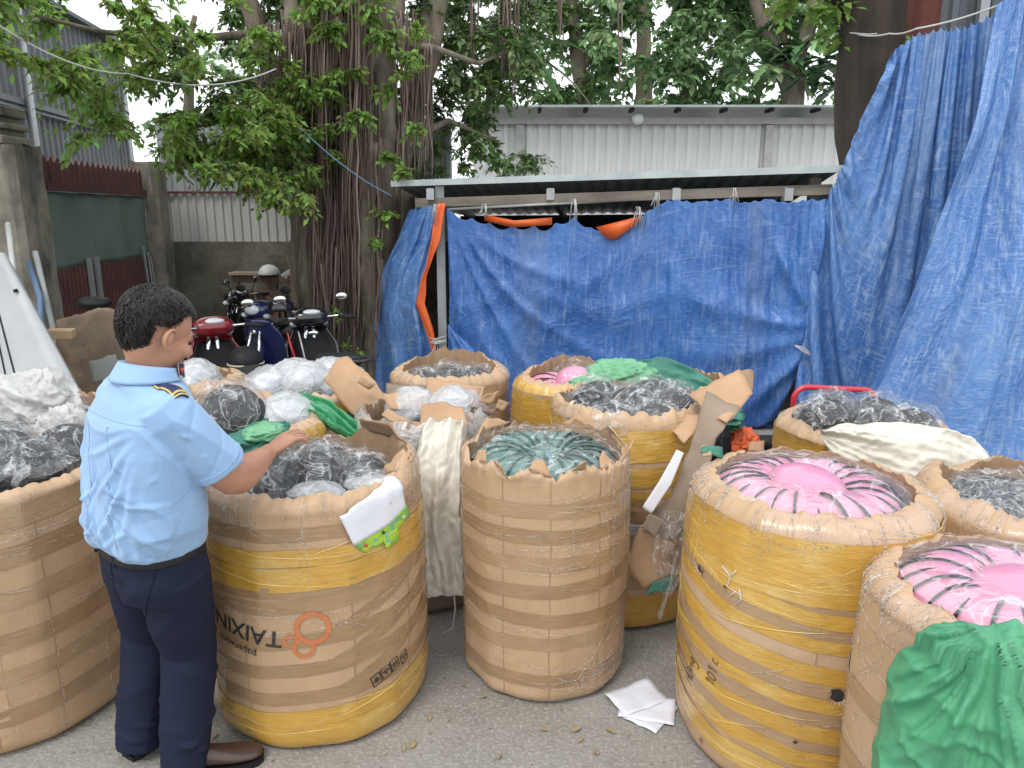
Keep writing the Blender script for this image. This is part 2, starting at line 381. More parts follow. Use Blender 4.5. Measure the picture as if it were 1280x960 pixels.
# gate
gt = thing('metal_gate', 'metal gate of faded green sheet with red-brown pointed bars along its top', 'gate', (-4.15, 7.8, 0))
ga, gb = Vector((-4.10, 6.72)), Vector((-4.30, 8.94)); gd = gb-ga
def gp(t, off=0):
    n = Vector((gd.y, -gd.x)).normalized(); q = ga+gd*t+n*off; return q
mb = MB()
for i in range(19):
    q = gp((i+.5)/19, .012); w = gd.length/19*.36
    dn = gd.normalized()
    for s in (0,):
        a, b = q-dn*w, q+dn*w; n = Vector((gd.y, -gd.x)).normalized()*.022
        mb.add([(a.x, a.y, 2.12), (b.x, b.y, 2.12), (b.x, b.y, 2.32), (q.x, q.y, 2.37), (a.x, a.y, 2.32), (a.x-n.x, a.y-n.y, 2.12), (b.x-n.x, b.y-n.y, 2.12), (b.x-n.x, b.y-n.y, 2.32), (q.x-n.x, q.y-n.y, 2.37), (a.x-n.x, a.y-n.y, 2.32)],
               [(0, 1, 2, 3, 4), (9, 8, 7, 6, 5), (0, 5, 6, 1), (1, 6, 7, 2), (2, 7, 8, 3), (3, 8, 9, 4), (4, 9, 5, 0)])
mb.build('pointed_bars', K['rust'], gt, smooth=False)
mb = MB(); a, b = gp(0, .02), gp(1, .02); mb.beam((a.x, a.y, 2.10), (b.x, b.y, 2.10), .05, .07)
mb.build('top_rail', K['rust'], gt, smooth=False)
mb = MB()
def gs(u, v):
    q = gp(u, .012*math.sin(u*22)+.012*N3(u*5, v*3, 0)); return (q.x, q.y, 1.36+.70*v)
mb.grid(gs, 60, 10).build('green_sheet', K['gsheet'], gt, solid=.004)
corr(gp(0, .012), gp(1, .012), .05, 1.38, .075, .02, 'ribbed_panel', K['rust'], gt)
mb = MB()
for t in (.26, .33): a = gp(t, .05); mb.box((a.x, a.y, .80), (.03, .055, 1.3))
mb.build('upright_bar', K['steel'], gt, smooth=False)
mb = MB()
for t in (.90, .95, .985): a = gp(t, .07); mb.beam((a.x, a.y, 0.1), (a.x-.03, a.y-.05, 1.5-.15*(t-.9)*10), .035, .02)
mb.build('loose_strip', K['steel'], gt, smooth=False)

# tall grey building on the left
bl = thing('corrugated_building', 'tall dark grey corrugated building behind the gate on the left', 'building', (-6.2, 9, 0))
A0, B0 = (-5.55, 4.8), (-6.75, 13.8)
corr(A0, B0, 0, 4.62, .17, .03, 'wall', K['cgrey'], bl)
mb = MB(); mb.beam((-5.42, 4.8, 3.22), (-6.66, 13.8, 3.22), .05, .07); mb.beam((-5.42, 4.8, 3.14), (-6.66, 13.8, 3.14), .03, .03)
mb.build('rail', K['cgrey'], bl, smooth=False)
mb = MB()
for y in (6.2, 9.9, 13.2):
    x = lerp(-5.52, -6.7, (y-4.8)/9)+.14; MB().tube([(x, y, 0), (x, y, 4.6)], .045, 8).build('pole', K['steel'], bl)
mb = MB()
mb.add([(-5.35, 4.8, 4.60), (-6.5, 13.9, 4.60), (-12, 13.9, 5.6), (-12, 4.8, 5.6)], [(0, 1, 2, 3)]); mb.build('roof', K['cgrey'], bl, smooth=False, solid=.05)
corr((-6.75, 13.8), (-13, 13.4), 0, 4.6, .2, .03, 'end_wall', K['cgrey'], bl)

# concrete wall and pale fence behind
cw = thing('concrete_wall', 'low mossy concrete wall under the pale corrugated fence', 'wall', (-2.5, 9.6, 0))
MB().grid(lambda u, v: (-4.4+6.2*u, 9.52-.03*N3(u*20, v*4, 1), 1.52*v), 90, 22).box((-1.3, 9.62, .76), (6.2, .16, 1.515)).build('masonry', K['mossy'], cw, auto=40)
pf = thing('corrugated_fence', 'pale corrugated metal fence standing on the low mossy wall', 'fence', (-2.5, 9.65, 1.5))
corr((-4.4, 9.62), (-.75, 9.62), 1.50, 2.14, .11, .022, 'lower_sheet', K['cwhite'], pf)
corr((-4.4, 9.66), (-.75, 9.66), 2.10, 3.00, .15, .022, 'upper_sheet', K['cgrey2'] if 'cgrey2' in K else K['cwhite'], pf)
MB().beam((-4.4, 9.575, 2.12), (-.75, 9.575, 2.12), .03, .03).build('rail', K['rust'], pf, smooth=False)

# warehouse on the right
wh = thing('white_warehouse', 'long low warehouse of white ribbed sheet beyond the tarpaulin shed', 'building', (3, 13, 0))
corr((-.62, 13.0), (9.5, 13.0), 0, 3.37, .19, .03, 'wall', K['cwhite2'], wh)
corr((-.62, 20), (-.62, 13.0), 0, 3.37, .19, .03, 'wall', K['cwhite2'], wh)
mb = MB()
for x in (.13, 4.25, 8.2): MB().box((x, 12.93, 1.64), (.12, .08, 3.28))  .build('column', K['lgrey'], wh, smooth=False)
MB().box((4.4, 12.93, 3.345), (10.1, .1, .10)).build('eaves_beam', K['lgrey'], wh, smooth=False)
mb = MB(); mb.add([(-.75, 12.6, 3.54), (9.6, 12.6, 3.54), (9.6, 20, 3.74), (-.75, 20, 3.74)], [(0, 1, 2, 3)])
mb.build('roof', K['roofg'], wh, smooth=False, solid=.03)
mb = MB()
for i in range(14): MB().beam((-.3+i*.75, 12.66, 3.49), (-.3+i*.75, 13.0, 3.50), .05, .05).build('rafter', K['dark'], wh, smooth=False)
MB().ell((2.05, 12.80, 3.36), (.10, .05, .09)).build('lamp', K['cwhite2'], wh)

# ---------------------------------------------------------------- tarpaulin shed
sh = thing('tarpaulin_shed', 'low shed with a thin metal roof, closed by blue tarpaulin', 'shed', (1, 7.5, 0))
RA, RB = P(489, 229, 7.25), P(1054, 210, 6.12)
RA2, RB2 = RA+Vector((.35, 2.5, -.30)), RB+Vector((.35, 2.5, -.34))
rd = RB-RA
mb = MB(); n = 60
for i in range(n+1):
    for j in range(3):
        u = i/n; a = RA.lerp(RB, u).lerp(RA2.lerp(RB2, u), j/2); z = a.z+(.022 if i % 2 else 0)+.012*N3(u*9, j, 2); mb.v.append((a.x, a.y, z))
for i in range(n):
    for j in range(2): a = i*3+j; mb.f.append((a, a+3, a+4, a+1))
mb.build('roof_sheet', K['roofg'], sh, smooth=False, solid=.012)
dn = Vector((0, .05, 0))
mb = MB(); mb.beam(RA+Vector((0, -.012, -.005)), RB+Vector((0, -.012, -.005)), .012, .055); mb.build('roof_edge', K['roofg'], sh, smooth=False)
mb = MB(); mb.beam(P(520, 254, 7.25), P(1040, 237, 6.22), .06, .085); mb.build('front_beam', K['woodg'], sh, smooth=False, bev=.006)
mb = MB(); mb.tube([P(560, 262, 7.12), P(800, 249, 6.65)], .014); mb.build('rail', K['steel'], sh)
mb = MB()
for x in (538, 688, 845, 985):
    q = P(x, 240, lerp(7.25, 6.15, (x-489)/565)); mb.box(q+Vector((0, .02, -.02)), (.07, .10, .10))
    mb.beam(q+Vector((0, 0, .0)), q+Vector((.3, 2.3, -.25)), .05, .07); mb.build('rafter', K['steel'], sh, smooth=False); mb = MB()
a = P(551, 300, 7.22); MB().box((a.x, a.y, 1.06), (.085, .06, 2.12)).build('post', K['steel'], sh, smooth=False, bev=.004)
a = P(1012, 300, 6.35); MB().box((a.x, a.y, 1.08), (.09, .06, 2.16)).build('post', K['woodg'], sh, smooth=False, bev=.004)
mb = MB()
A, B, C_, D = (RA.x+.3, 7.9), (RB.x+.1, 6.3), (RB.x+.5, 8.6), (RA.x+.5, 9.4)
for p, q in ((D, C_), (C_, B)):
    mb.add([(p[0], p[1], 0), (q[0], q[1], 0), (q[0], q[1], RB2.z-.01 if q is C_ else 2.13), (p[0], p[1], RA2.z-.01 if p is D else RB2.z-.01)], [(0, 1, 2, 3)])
mb.build('board_wall', K['dark'], sh, smooth=False, solid=.02)  # near-black boards put the shed's inner darkness into their colour

# ---------------------------------------------------------------- cloth solver
def cloth(X, Lu, Lv, pins, steps, coll=None, it=10, damp=.97, g=-9.8, dt=.02, shear=.35, bend=.08):
    X = X.copy(); V = np.zeros_like(X); ny, nx, _ = X.shape; w = np.ones((ny, nx, 1))
    pj = np.array([p[0] for p in pins], int).reshape(-1); pi_ = np.array([p[1] for p in pins], int).reshape(-1)
    tgt = np.array([tuple(p[2]) for p in pins], float).reshape(-1, 3)
    if len(pj): w[pj, pi_] = 0
    Ld = sqrt(Lu*Lu+Lv*Lv)
    def con(A, B, L, k, compress=1.0):
        a = X[A]; b = X[B]; d = b-a; l = np.sqrt((d*d).sum(-1, keepdims=True))+1e-9
        wa = w[A]; wb = w[B]; s = wa+wb; s[s == 0] = 1
        e = (l-L)/l
        if compress != 1: e = np.where(e < 0, e*compress, e)
        c = d*e*k/s
        X[A] += c*wa; X[B] -= c*wb
    al = slice(None)
    for st in range(steps):
        O = X.copy(); V *= damp; V[..., 2] += g*dt; X += V*dt*w
        for _ in range(it):
            for o in (0, 1):
                m = (nx-o)//2
                con((al, slice(o, o+2*m-1, 2)), (al, slice(o+1, o+2*m, 2)), Lu, 1)
                m = (ny-o)//2
                con((slice(o, o+2*m-1, 2), al), (slice(o+1, o+2*m, 2), al), Lv, 1)
            for o in (0, 1):
                m = (ny-o)//2
                con((slice(o, o+2*m-1, 2), slice(0, -1)), (slice(o+1, o+2*m, 2), slice(1, None)), Ld, shear)
                con((slice(o, o+2*m-1, 2), slice(1, None)), (slice(o+1, o+2*m, 2), slice(0, -1)), Ld, shear)
            con((al, slice(0, -2)), (al, slice(2, None)), 2*Lu, bend*.5); con((slice(0, -2), al), (slice(2, None), al), 2*Lv, bend*.5)
            if len(pj): X[pj, pi_] = tgt
            if coll: coll(X)
        V = (X-O)/dt
        sp = np.sqrt((V*V).sum(-1, keepdims=True)); V *= np.minimum(1, 3/(sp+1e-9))
    return X
def cloth_obj(X, Lu, Lv, name, m, parent=None, solid=.002, sub=1, wr=.0, ws=9, seed=0):
    ny, nx, _ = X.shape
    dU = np.gradient(X, axis=1); dV = np.gradient(X, axis=0); n = np.cross(dU, dV); n /= np.linalg.norm(n, axis=-1, keepdims=True)+1e-9
    mb = MB(); uv = []
    for j in range(ny):
        for i in range(nx):
            p = X[j, i]; a, b = i*Lu*ws, j*Lv*ws
            h = wr*(max(0, ridge(a, b, 0, seed))**3+.5*max(0, ridge(a*2.3, b*2.3, 3, seed))**3) if wr else 0
            q = p+n[j, i]*h; mb.v.append(tuple(q)); uv.append((i*Lu, j*Lv))
    for j in range(ny-1):
        for i in range(nx-1): a = j*nx+i; mb.f.append((a, a+1, a+nx+1, a+nx))
    return mb.build(name, m, parent, uv=np.array(uv), solid=solid, sub=sub)

def tarp_mat(name, base, light, worn, wear):
    m = bpy.data.materials.new(name); m.use_nodes = True; t = m.node_tree; L = t.links.new
    b = t.nodes['Principled BSDF']; b.inputs['Roughness'].default_value = .42; b.inputs['Specular IOR Level'].default_value = .55
    tc = nd(t, 'ShaderNodeTexCoord')
    def nz(s, st, d=5, dist=0, rot=0):
        mp = nd(t, 'ShaderNodeMapping'); mp.inputs[3].default_value = st; mp.inputs[2].default_value = (0, 0, rot); L(tc.outputs['UV'], mp.inputs[0])
        n = nd(t, 'ShaderNodeTexNoise'); n.inputs['Scale'].default_value = s; n.inputs['Detail'].default_value = d; n.inputs['Distortion'].default_value = dist
        L(mp.outputs[0], n.inputs[0]); return n.outputs[0]
    def rng(f, lo, hi, a=0, c=1):
        r = nd(t, 'ShaderNodeMapRange'); r.inputs[1].default_value = lo; r.inputs[2].default_value = hi; r.inputs[3].default_value = a; r.inputs[4].default_value = c; L(f, r.inputs[0]); return r.outputs[0]
    def mix(f, a, c):
        x = nd(t, 'ShaderNodeMix', data_type='RGBA'); L(f, x.inputs[0])
        if isinstance(a, tuple): x.inputs[6].default_value = c4(a)
        else: L(a, x.inputs[6])
        x.inputs[7].default_value = c4(c); return x.outputs[2]
    def line(f, w):     # thin crease where the noise crosses .5
        s = nd(t, 'ShaderNodeMath', operation='SUBTRACT', i1=.5); L(f, s.inputs[0]); a = nd(t, 'ShaderNodeMath', operation='ABSOLUTE'); L(s.outputs[0], a.inputs[0])
        return rng(a.outputs[0], 0, w, 1, 0)
    def mul(a, c):
        x = nd(t, 'ShaderNodeMath', operation='MULTIPLY'); L(a, x.inputs[0])
        if isinstance(c, float): x.inputs[1].default_value = c
        else: L(c, x.inputs[1])
        return x.outputs[0]
    c = mix(rng(nz(1.6, (1, .55, 1)), .38, .68), base, light)
    fine = mul(rng(nz(26, (1, .22, 1), 4), .5, .75), rng(nz(2.1, (1, 1, 1)), .38, .62))
    c = mix(mul(fine, wear), c, worn)
    c = mix(mul(mul(line(nz(5, (.16, 1.5, 1), 3, .3), .022), rng(nz(4, (1, 1, 1)), .45, .65)), (wear*.42)), c, (worn[0]*1.4, worn[1]*1.25, worn[2]*1.05))
    c = mix(mul(mul(line(nz(5, (1.6, .16, 1), 3, .3), .022), rng(nz(3, (1, 1, 1)), .42, .62)), wear*.38), c, (worn[0]*1.3, worn[1]*1.2, worn[2]))
    c = mix(mul(rng(nz(60, (.3, 1, 1), 2), .52, .7), wear*.35), c, worn)
    c = mix(mul(rng(nz(.8, (2.4, .3, 1)), .52, .70), .55), c, (.16, .20, .30))
    L(c, b.inputs['Base Color'])
    L(rng(nz(8, (1, 1, 1)), .3, .7, .32, .55), b.inputs['Roughness'])
    b1 = nd(t, 'ShaderNodeBump'); b1.inputs['Distance'].default_value = .005; L(line(nz(5, (1, .7, 1), 4, .8), .16), b1.inputs['Height'])
    b2 = nd(t, 'ShaderNodeBump'); b2.inputs['Distance'].default_value = .0022; L(nz(30, (1, .8, 1), 4), b2.inputs['Height']); L(b1.outputs[0], b2.inputs['Normal'])
    L(b2.outputs[0], b.inputs['Normal'])
    return m
K['tarp'] = tarp_mat('blue_tarpaulin', (.022, .098, .335), (.045, .155, .43), (.21, .33, .56), .75)
K['tarp2'] = tarp_mat('worn_blue_tarpaulin', (.045, .145, .40), (.11, .24, .50), (.32, .43, .61), .95)

# the shed's curtain
tA, tB = P(557, 262, 7.12), P(1040, 250, 6.12)
nx, ny = 116, 62; SW, SH = 3.66, 2.2; Lu, Lv = SW/(nx-1), SH/(ny-1)
X = np.zeros((ny, nx, 3)); rs = np.random.RandomState(3)
for i in range(nx):
    for j in range(ny):
        u, v = i/(nx-1), j/(ny-1); p = tA.lerp(tB, u); X[j, i] = (p.x, p.y-.03+.05*sin(u*15+v*5+2.5*N3(u*3, v*2, 0)), p.z-v*2.05)
att = [(557, 258), (566, 264), (718, 268), (797, 274), (822, 253), (870, 247), (916, 247), (960, 250), (1032, 248)]
pins = []
for x, y in att:
    t = (x-557)/(1040-557); q = P(x, y, lerp(7.12, 6.12, t)); pins.append((0, int(round(t*(nx-1))), (q.x, q.y-.03, q.z)))
for x, y in ((590, 271), (612, 277), (640, 280), (668, 280), (694, 277), (738, 283), (760, 284), (780, 280), (808, 262)):
    t = (x-557)/(1040-557); q = P(x, y, lerp(7.12, 6.12, t)); pins.append((0, int(round(t*(nx-1))), (q.x, q.y-.03, q.z)))
for x in range(834, 1030, 12):
    t = (x-557)/(1040-557); q = P(x, 249+2*sin(x*.11), lerp(7.12, 6.12, t)); pins.append((0, int(round(t*(nx-1))), (q.x, q.y-.03, q.z)))
for f, x, y, d in ((.2, 1018, 320, 6.22), (.42, 1000, 392, 6.28), (.62, 970, 440, 6.32), (.80, 946, 495, 6.32), (.97, 925, 543, 6.3)):
    q = P(x, y, d); pins.append((int(f*(ny-1)), nx-1, q))
pins.append((ny-1, 0, (tA.x+.02, tA.y, .02)))
pins.append((int(.5*ny), 0, (tA.x-.0, tA.y-.02, tA.z-1.05)))
def flo(X): X[..., 2] = np.maximum(X[..., 2], .012)
X = cloth(X, Lu, Lv, pins, 150, flo, it=10)
for j in range(ny):        # long swags running down from the left tie and up to the right post
    for i in range(nx):
        u, v = i/(nx-1), j/(ny-1); ph = (v-.95*u*(1.15-u)+.05*N3(u*3, v*3, 8))*19+1.5*N3(u*2, v*2, 3); k = sm(u*6)*sm((1-u)*6)*sm(v*4)*(1-.4*v)
        X[j, i, 1] -= k*.03*(1-abs(sin(ph*.5)))**1.5*(.6+.8*abs(N3(u*2.5, v*2.5, 6)))
        for (cu, cv, fr, am, sd) in ((0, -.02, 3.4, .075, 1), (.335, -.02, 2.6, .035, 2), (.53, -.02, 2.4, .03, 3), (1, .42, 3.0, .085, 4)):     # creases fanning from each tie
            dx, dy = (u-cu)*SW, (v-cv)*SH; r_ = sqrt(dx*dx+dy*dy); a_ = atan2(dy, dx) if cu < 1 else atan2(dy, -dx)
            X[j, i, 1] -= am*max(0, ridge(a_*fr+.25*N3(r_, a_, sd), r_*.35, sd*5, sd))**3*sm(r_*2.2)*max(.15, 1-r_/3.0)*sm((1-v)*8)*sm(v*6)
        lo = v-(1-.62*max(0, (u-.45)/.55)); X[j, i, 1] += .45*max(0, lo)*sm((u-.45)*3)
tag(cloth_obj(X, Lu, Lv, 'shed_tarpaulin', K['tarp'], wr=.004, ws=5, seed=2), 'wide sagging blue tarpaulin tied along the front beam of the low shed', 'tarpaulin')
# left flap with its orange hem
Lb = [(512, 262, 7.35), (496, 300, 7.4), (476, 340, 7.5), (467, 395, 7.55), (468, 440, 7.55), (468, 520, 7.5), (468, 545, 7.5)]
Rb = [(556, 254, 7.1), (548, 300, 7.08), (532, 345, 7.08), (530, 380, 7.08), (543, 425, 7.08), (548, 470, 7.08), (548, 560, 7.06)]
def edge(E, v):
    k = v*(len(E)-1); i = min(int(k), len(E)-2); return P(*E[i]).lerp(P(*E[i+1]), k-i)
def flap(u, v):
    a, b = edge(Lb, v), edge(Rb, v); q = a.lerp(b, u)
    k = .045*sin(u*17+2.5*v+2*N3(u*2, v*2, 4))*(.4+v)+.03*N3(u*6, v*7, 2)
    return q+Vector((.3*k, -k-.06*sin(pi*u), 0))
mb = MB(); mb.grid(flap, 44, 60); uv = [(i/44*.8, j/60*2.1) for j in range(61) for i in range(45)]
tag(mb.build('corner_tarpaulin', K['tarp2'], uv=np.array(uv), solid=.002, sub=1), 'narrow faded blue tarpaulin closing the shed corner beside the banyan', 'tarpaulin')
mb = MB()
def hem(u, v):
    q = edge([(x, y, d-.03) for x, y, d in Rb], v); w = .085*(.35+.65*abs(sin(v*7+1)))*(1 if v < .8 else .5); return q+Vector((-w*(u-.15)+.01*N3(u*3, v*9, 0), -.012*sin(u*6+v*9), 0))
mb.grid(hem, 6, 50)
tag(mb.build('orange_hem', K['orange'], solid=.003), 'thin orange sheet hanging down beside the shed post', 'tarpaulin')
for pl, lab in (([(605, 268), (640, 276), (690, 272), (690, 281), (640, 284), (606, 276)], 'flat strip of orange sheet showing above the blue tarpaulin'),
                ([(745, 284), (778, 276), (800, 270), (802, 276), (768, 300), (758, 298)], 'pointed orange corner poking over the blue tarpaulin')):
    mb = MB(); q = [P(x, y, lerp(7.12, 6.12, (x-557)/483)-.075) for x, y in pl]; c = sum(q, Vector())/len(q)+Vector((0, -.03, 0))
    mb.add([c]+q, [(0, i+1, (i+1) % len(q)+1) for i in range(len(q))]); tag(mb.build('orange_sheet', K['orange'], solid=.004), lab, 'sheet')

# the tall tarpaulin on the right
T0 = [(1116, 66, 6.05), (1145, 38, 6.0), (1178, 32, 5.95), (1205, 30, 5.9), (1246, 10, 5.85), (1290, -14, 5.75), (1400, -60, 5.6), (1560, -110, 5.4)]
def tl(E, u):
    k = u*(len(E)-1); i = min(int(k), len(E)-2); return P(*E[i]).lerp(P(*E[i+1]), k-i)
bl0, bl1 = PZ(984, 545, .02), Vector((5.3, 4.6, .02))
left = [P(1116, 66, 6.05), P(1082, 136, 6.05), P(1053, 206, 6.05), P(1038, 235, 6.08), P(1014, 330, 6.12), P(1001, 430, 6.14), P(992, 500, 6.14), bl0]
nx, ny = 120, 84
X = np.zeros((ny, nx, 3))
for i in range(nx):
    for j in range(ny):
        u, v = i/(nx-1), j/(ny-1)
        k = v*(len(left)-1); q = min(int(k), len(left)-2); l = left[q].lerp(left[q+1], k-q)
        t = tl(T0, u); b = bl0.lerp(bl1, u); r = T0 and P(*T0[-1]).lerp(bl1, v)
        p = t.lerp(b, v)+(l-left[0].lerp(bl0, v))*(1-u)+(r-P(*T0[-1]).lerp(bl1, v))*u
        X[j, i] = (p.x, p.y+(.11*sin(u*21+1.5*sin(v*4)+2*N3(u*4, v*2, 5))+.07*N3(u*8, v*3, 1))*(1-.3*v), p.z)
seg = np.linalg.norm(X[:, 1:]-X[:, :-1], axis=-1).sum(1); Lu = float(seg[int(ny*.55)])*1.04/(nx-1)
segv = np.linalg.norm(X[1:]-X[:-1], axis=-1).sum(0); Lv = float(np.median(segv))*1.01/(ny-1)
pins = []
for i in range(0, nx, 4): pins.append((0, i, tl(T0, i/(nx-1))+Vector((0, .03*sin(i*1.7), -.012*(i % 2)))))
for j in range(1, ny, 2):
    k = j/(ny-1)*(len(left)-1); q = min(int(k), len(left)-2); pins.append((j, 0, left[q].lerp(left[q+1], k-q)))
pins.append((ny-1, 0, left[-1]))
for i in range(0, nx, 7): pins.append((ny-1, i, X[ny-1, i]))
X = cloth(X, Lu, Lv, pins, 110, flo, it=9)
tag(cloth_obj(X, Lu, Lv, 'tall_tarpaulin', K['tarp2'], wr=.003, ws=5, seed=5), 'tall worn blue tarpaulin hanging in long folds from the rope at the right', 'tarpaulin')

# second sheet overlapping it further right: a long diagonal fold edge
mb = MB(); top = [P(1243, 6, 5.78), P(1330, -40, 5.6), P(1500, -90, 5.45)]; bot = [PZ(1035, 575, .03)+Vector((0, -.02, 0)), Vector((3.6, 4.95, .02)), Vector((5.2, 4.35, .02))]
def tp(E, u):
    k = u*(len(E)-1); i = min(int(k), len(E)-2); return E[i].lerp(E[i+1], k-i)
def sheet2(u, v):
    a = tp(top, u); b = tp(bot, u); q = a.lerp(b, v)
    e = .26*sin(pi*min(1, v*1.0))*(1-u)         # the hem bows
    w = (.03*sin(u*37+3*sin(v*2.3)+3*N3(u*4, v*3, 9))+.07*sin(u*14+1.3*v*3)+.06*N3(u*7, v*4, 7)+.02*N3(u*20, v*9, 7))*(.45+.55*sm(v*4))
    return q+Vector((e*.35, -.03-w-.07*sm(v*3), 0))
mb.grid(sheet2, 130, 80)
uv = [(i/130*2.6, j/80*3.6) for j in range(81) for i in range(131)]
tag(mb.build('outer_tarpaulin', K['tarp2'], uv=np.array(uv), solid=.002, sub=1), 'faded blue tarpaulin lapped over the tall one, at the right edge', 'tarpaulin')

# ---------------------------------------------------------------- ropes, ties, cables
def rope(name, pts, r, m, label, sag=0, cat='rope', group=None, n=24):
    Q = []
    for k in range(len(pts)-1):
        for i in range(n):
            t = i/n; q = pts[k].lerp(pts[k+1], t); q = q+Vector((0, 0, -sag*4*t*(1-t))); Q.append(q)
    Q.append(pts[-1]); return tag(MB().tube(Q, r, 6).build(name, m), label, cat, group)
rope('rope', [P(1072, 43, 6.95), P(1112, 42, 6.4), P(1145, 36, 5.98), P(1245, 8, 5.83), P(1420, -70, 5.6)], .007, K['rope_w'], 'pale rope carrying the top of the tall tarpaulin', .015)
rope('cord', [P(375, 160, 6.7), P(490, 245, 7.1)], .006, K['rope_b'], 'thin blue cord from the banyan down to the shed roof', .05)
rope('cable', [P(-60, -10, 4.2), P(160, 92, 5.6), P(345, 86, 6.6)], .0055, K['rope_w'], 'pale cable sagging across the leaves from the top left to the banyan', .10)
rope('cable', [P(150, 0, 5.2), P(232, 98, 6.4), P(345, 122, 7.0)], .005, K['rust'], 'reddish wire crossing the leaves above the gate', .05)
rope('cable', [P(-40, 118, 8.4), P(60, 200, 8.0), P(172, 218, 8.9)], .006, K['dark'], 'dark cable drooping along the grey building', .05)
for k, (x, y, l) in enumerate(((545, 262, .14), (606, 262, .1), (717, 256, .16), (797, 266, .14), (820, 248, .1), (916, 243, .08))):
    q = P(x, y, lerp(7.12, 6.12, (x-557)/483)-.05); mb = MB()
    for i in range(7):
        a = rnd(-.02, .02); mb.tube([q+Vector((a, -.03, .05)), q+Vector((a*1.5, -.05, 0)), q+Vector((a*2+rnd(-.03, .03), -.04, -l*rnd(.4, 1)))], .0035, 5)
    tag(mb.build('tie_string', K['rope_w']), 'frayed white string knotted on the shed beam above the tarpaulin', 'string', 'strings tied to the shed beam')
q = P(546, 425, 7.0); mb = MB()
for i in range(6): mb.tube([q+Vector((-.06, 0, rnd(-.03, .03))), q+Vector((0, -.05, rnd(-.03, .03))), q+Vector((.09, 0, rnd(-.02, .04)))], .005, 5)
for i in range(4): mb.tube([q, q+Vector((rnd(-.05, .02), -.04, -.12)), q+Vector((rnd(-.08, .02), -.03, -.3))], .004, 5)
tag(mb.build('tie_string', K['rope_w']), 'white string tying the corner tarpaulin to the steel post', 'string')
q = P(997, 436, 6.1); mb = MB()
for i in range(4): mb.tube([q+Vector((-.03, 0, .03)), q+Vector((.04, -.03, rnd(-.02, .02))), q+Vector((.16, -.03, -.09))], .004, 5)
tag(mb.build('tie_string', K['rope_w']), 'white string tying the wide tarpaulin to the tall one', 'string')

# rust red and grey sheets behind the top of the tall tarpaulin
bs = thing('back_building', 'building with rust red boards and dark ribbed sheet above the tall tarpaulin', 'building', (4.5, 7.3, 0))
a, b = P(1118, 0, 7.2), P(1178, 0, 7.2); corr((a.x, 7.2), (b.x, 7.2), 0, 5.2, .22, .03, 'red_boards', K['redb'] if 'redb' in K else K['rust'], bs)
corr((b.x+.02, 7.25), (b.x+4, 7.0), 0, 5.2, .16, .03, 'ribbed_sheet', K['cgrey'], bs)
MB().box((b.x+1.0, 6.9, 4.9), (4.5, 1.2, .12)).build('eaves', K['dark'], bs, smooth=False)
MB().box(((a.x+b.x)/2+.55, 7.14, 2.6), (.08, .06, 5.2)).build('post', K['steel'], bs, smooth=False)
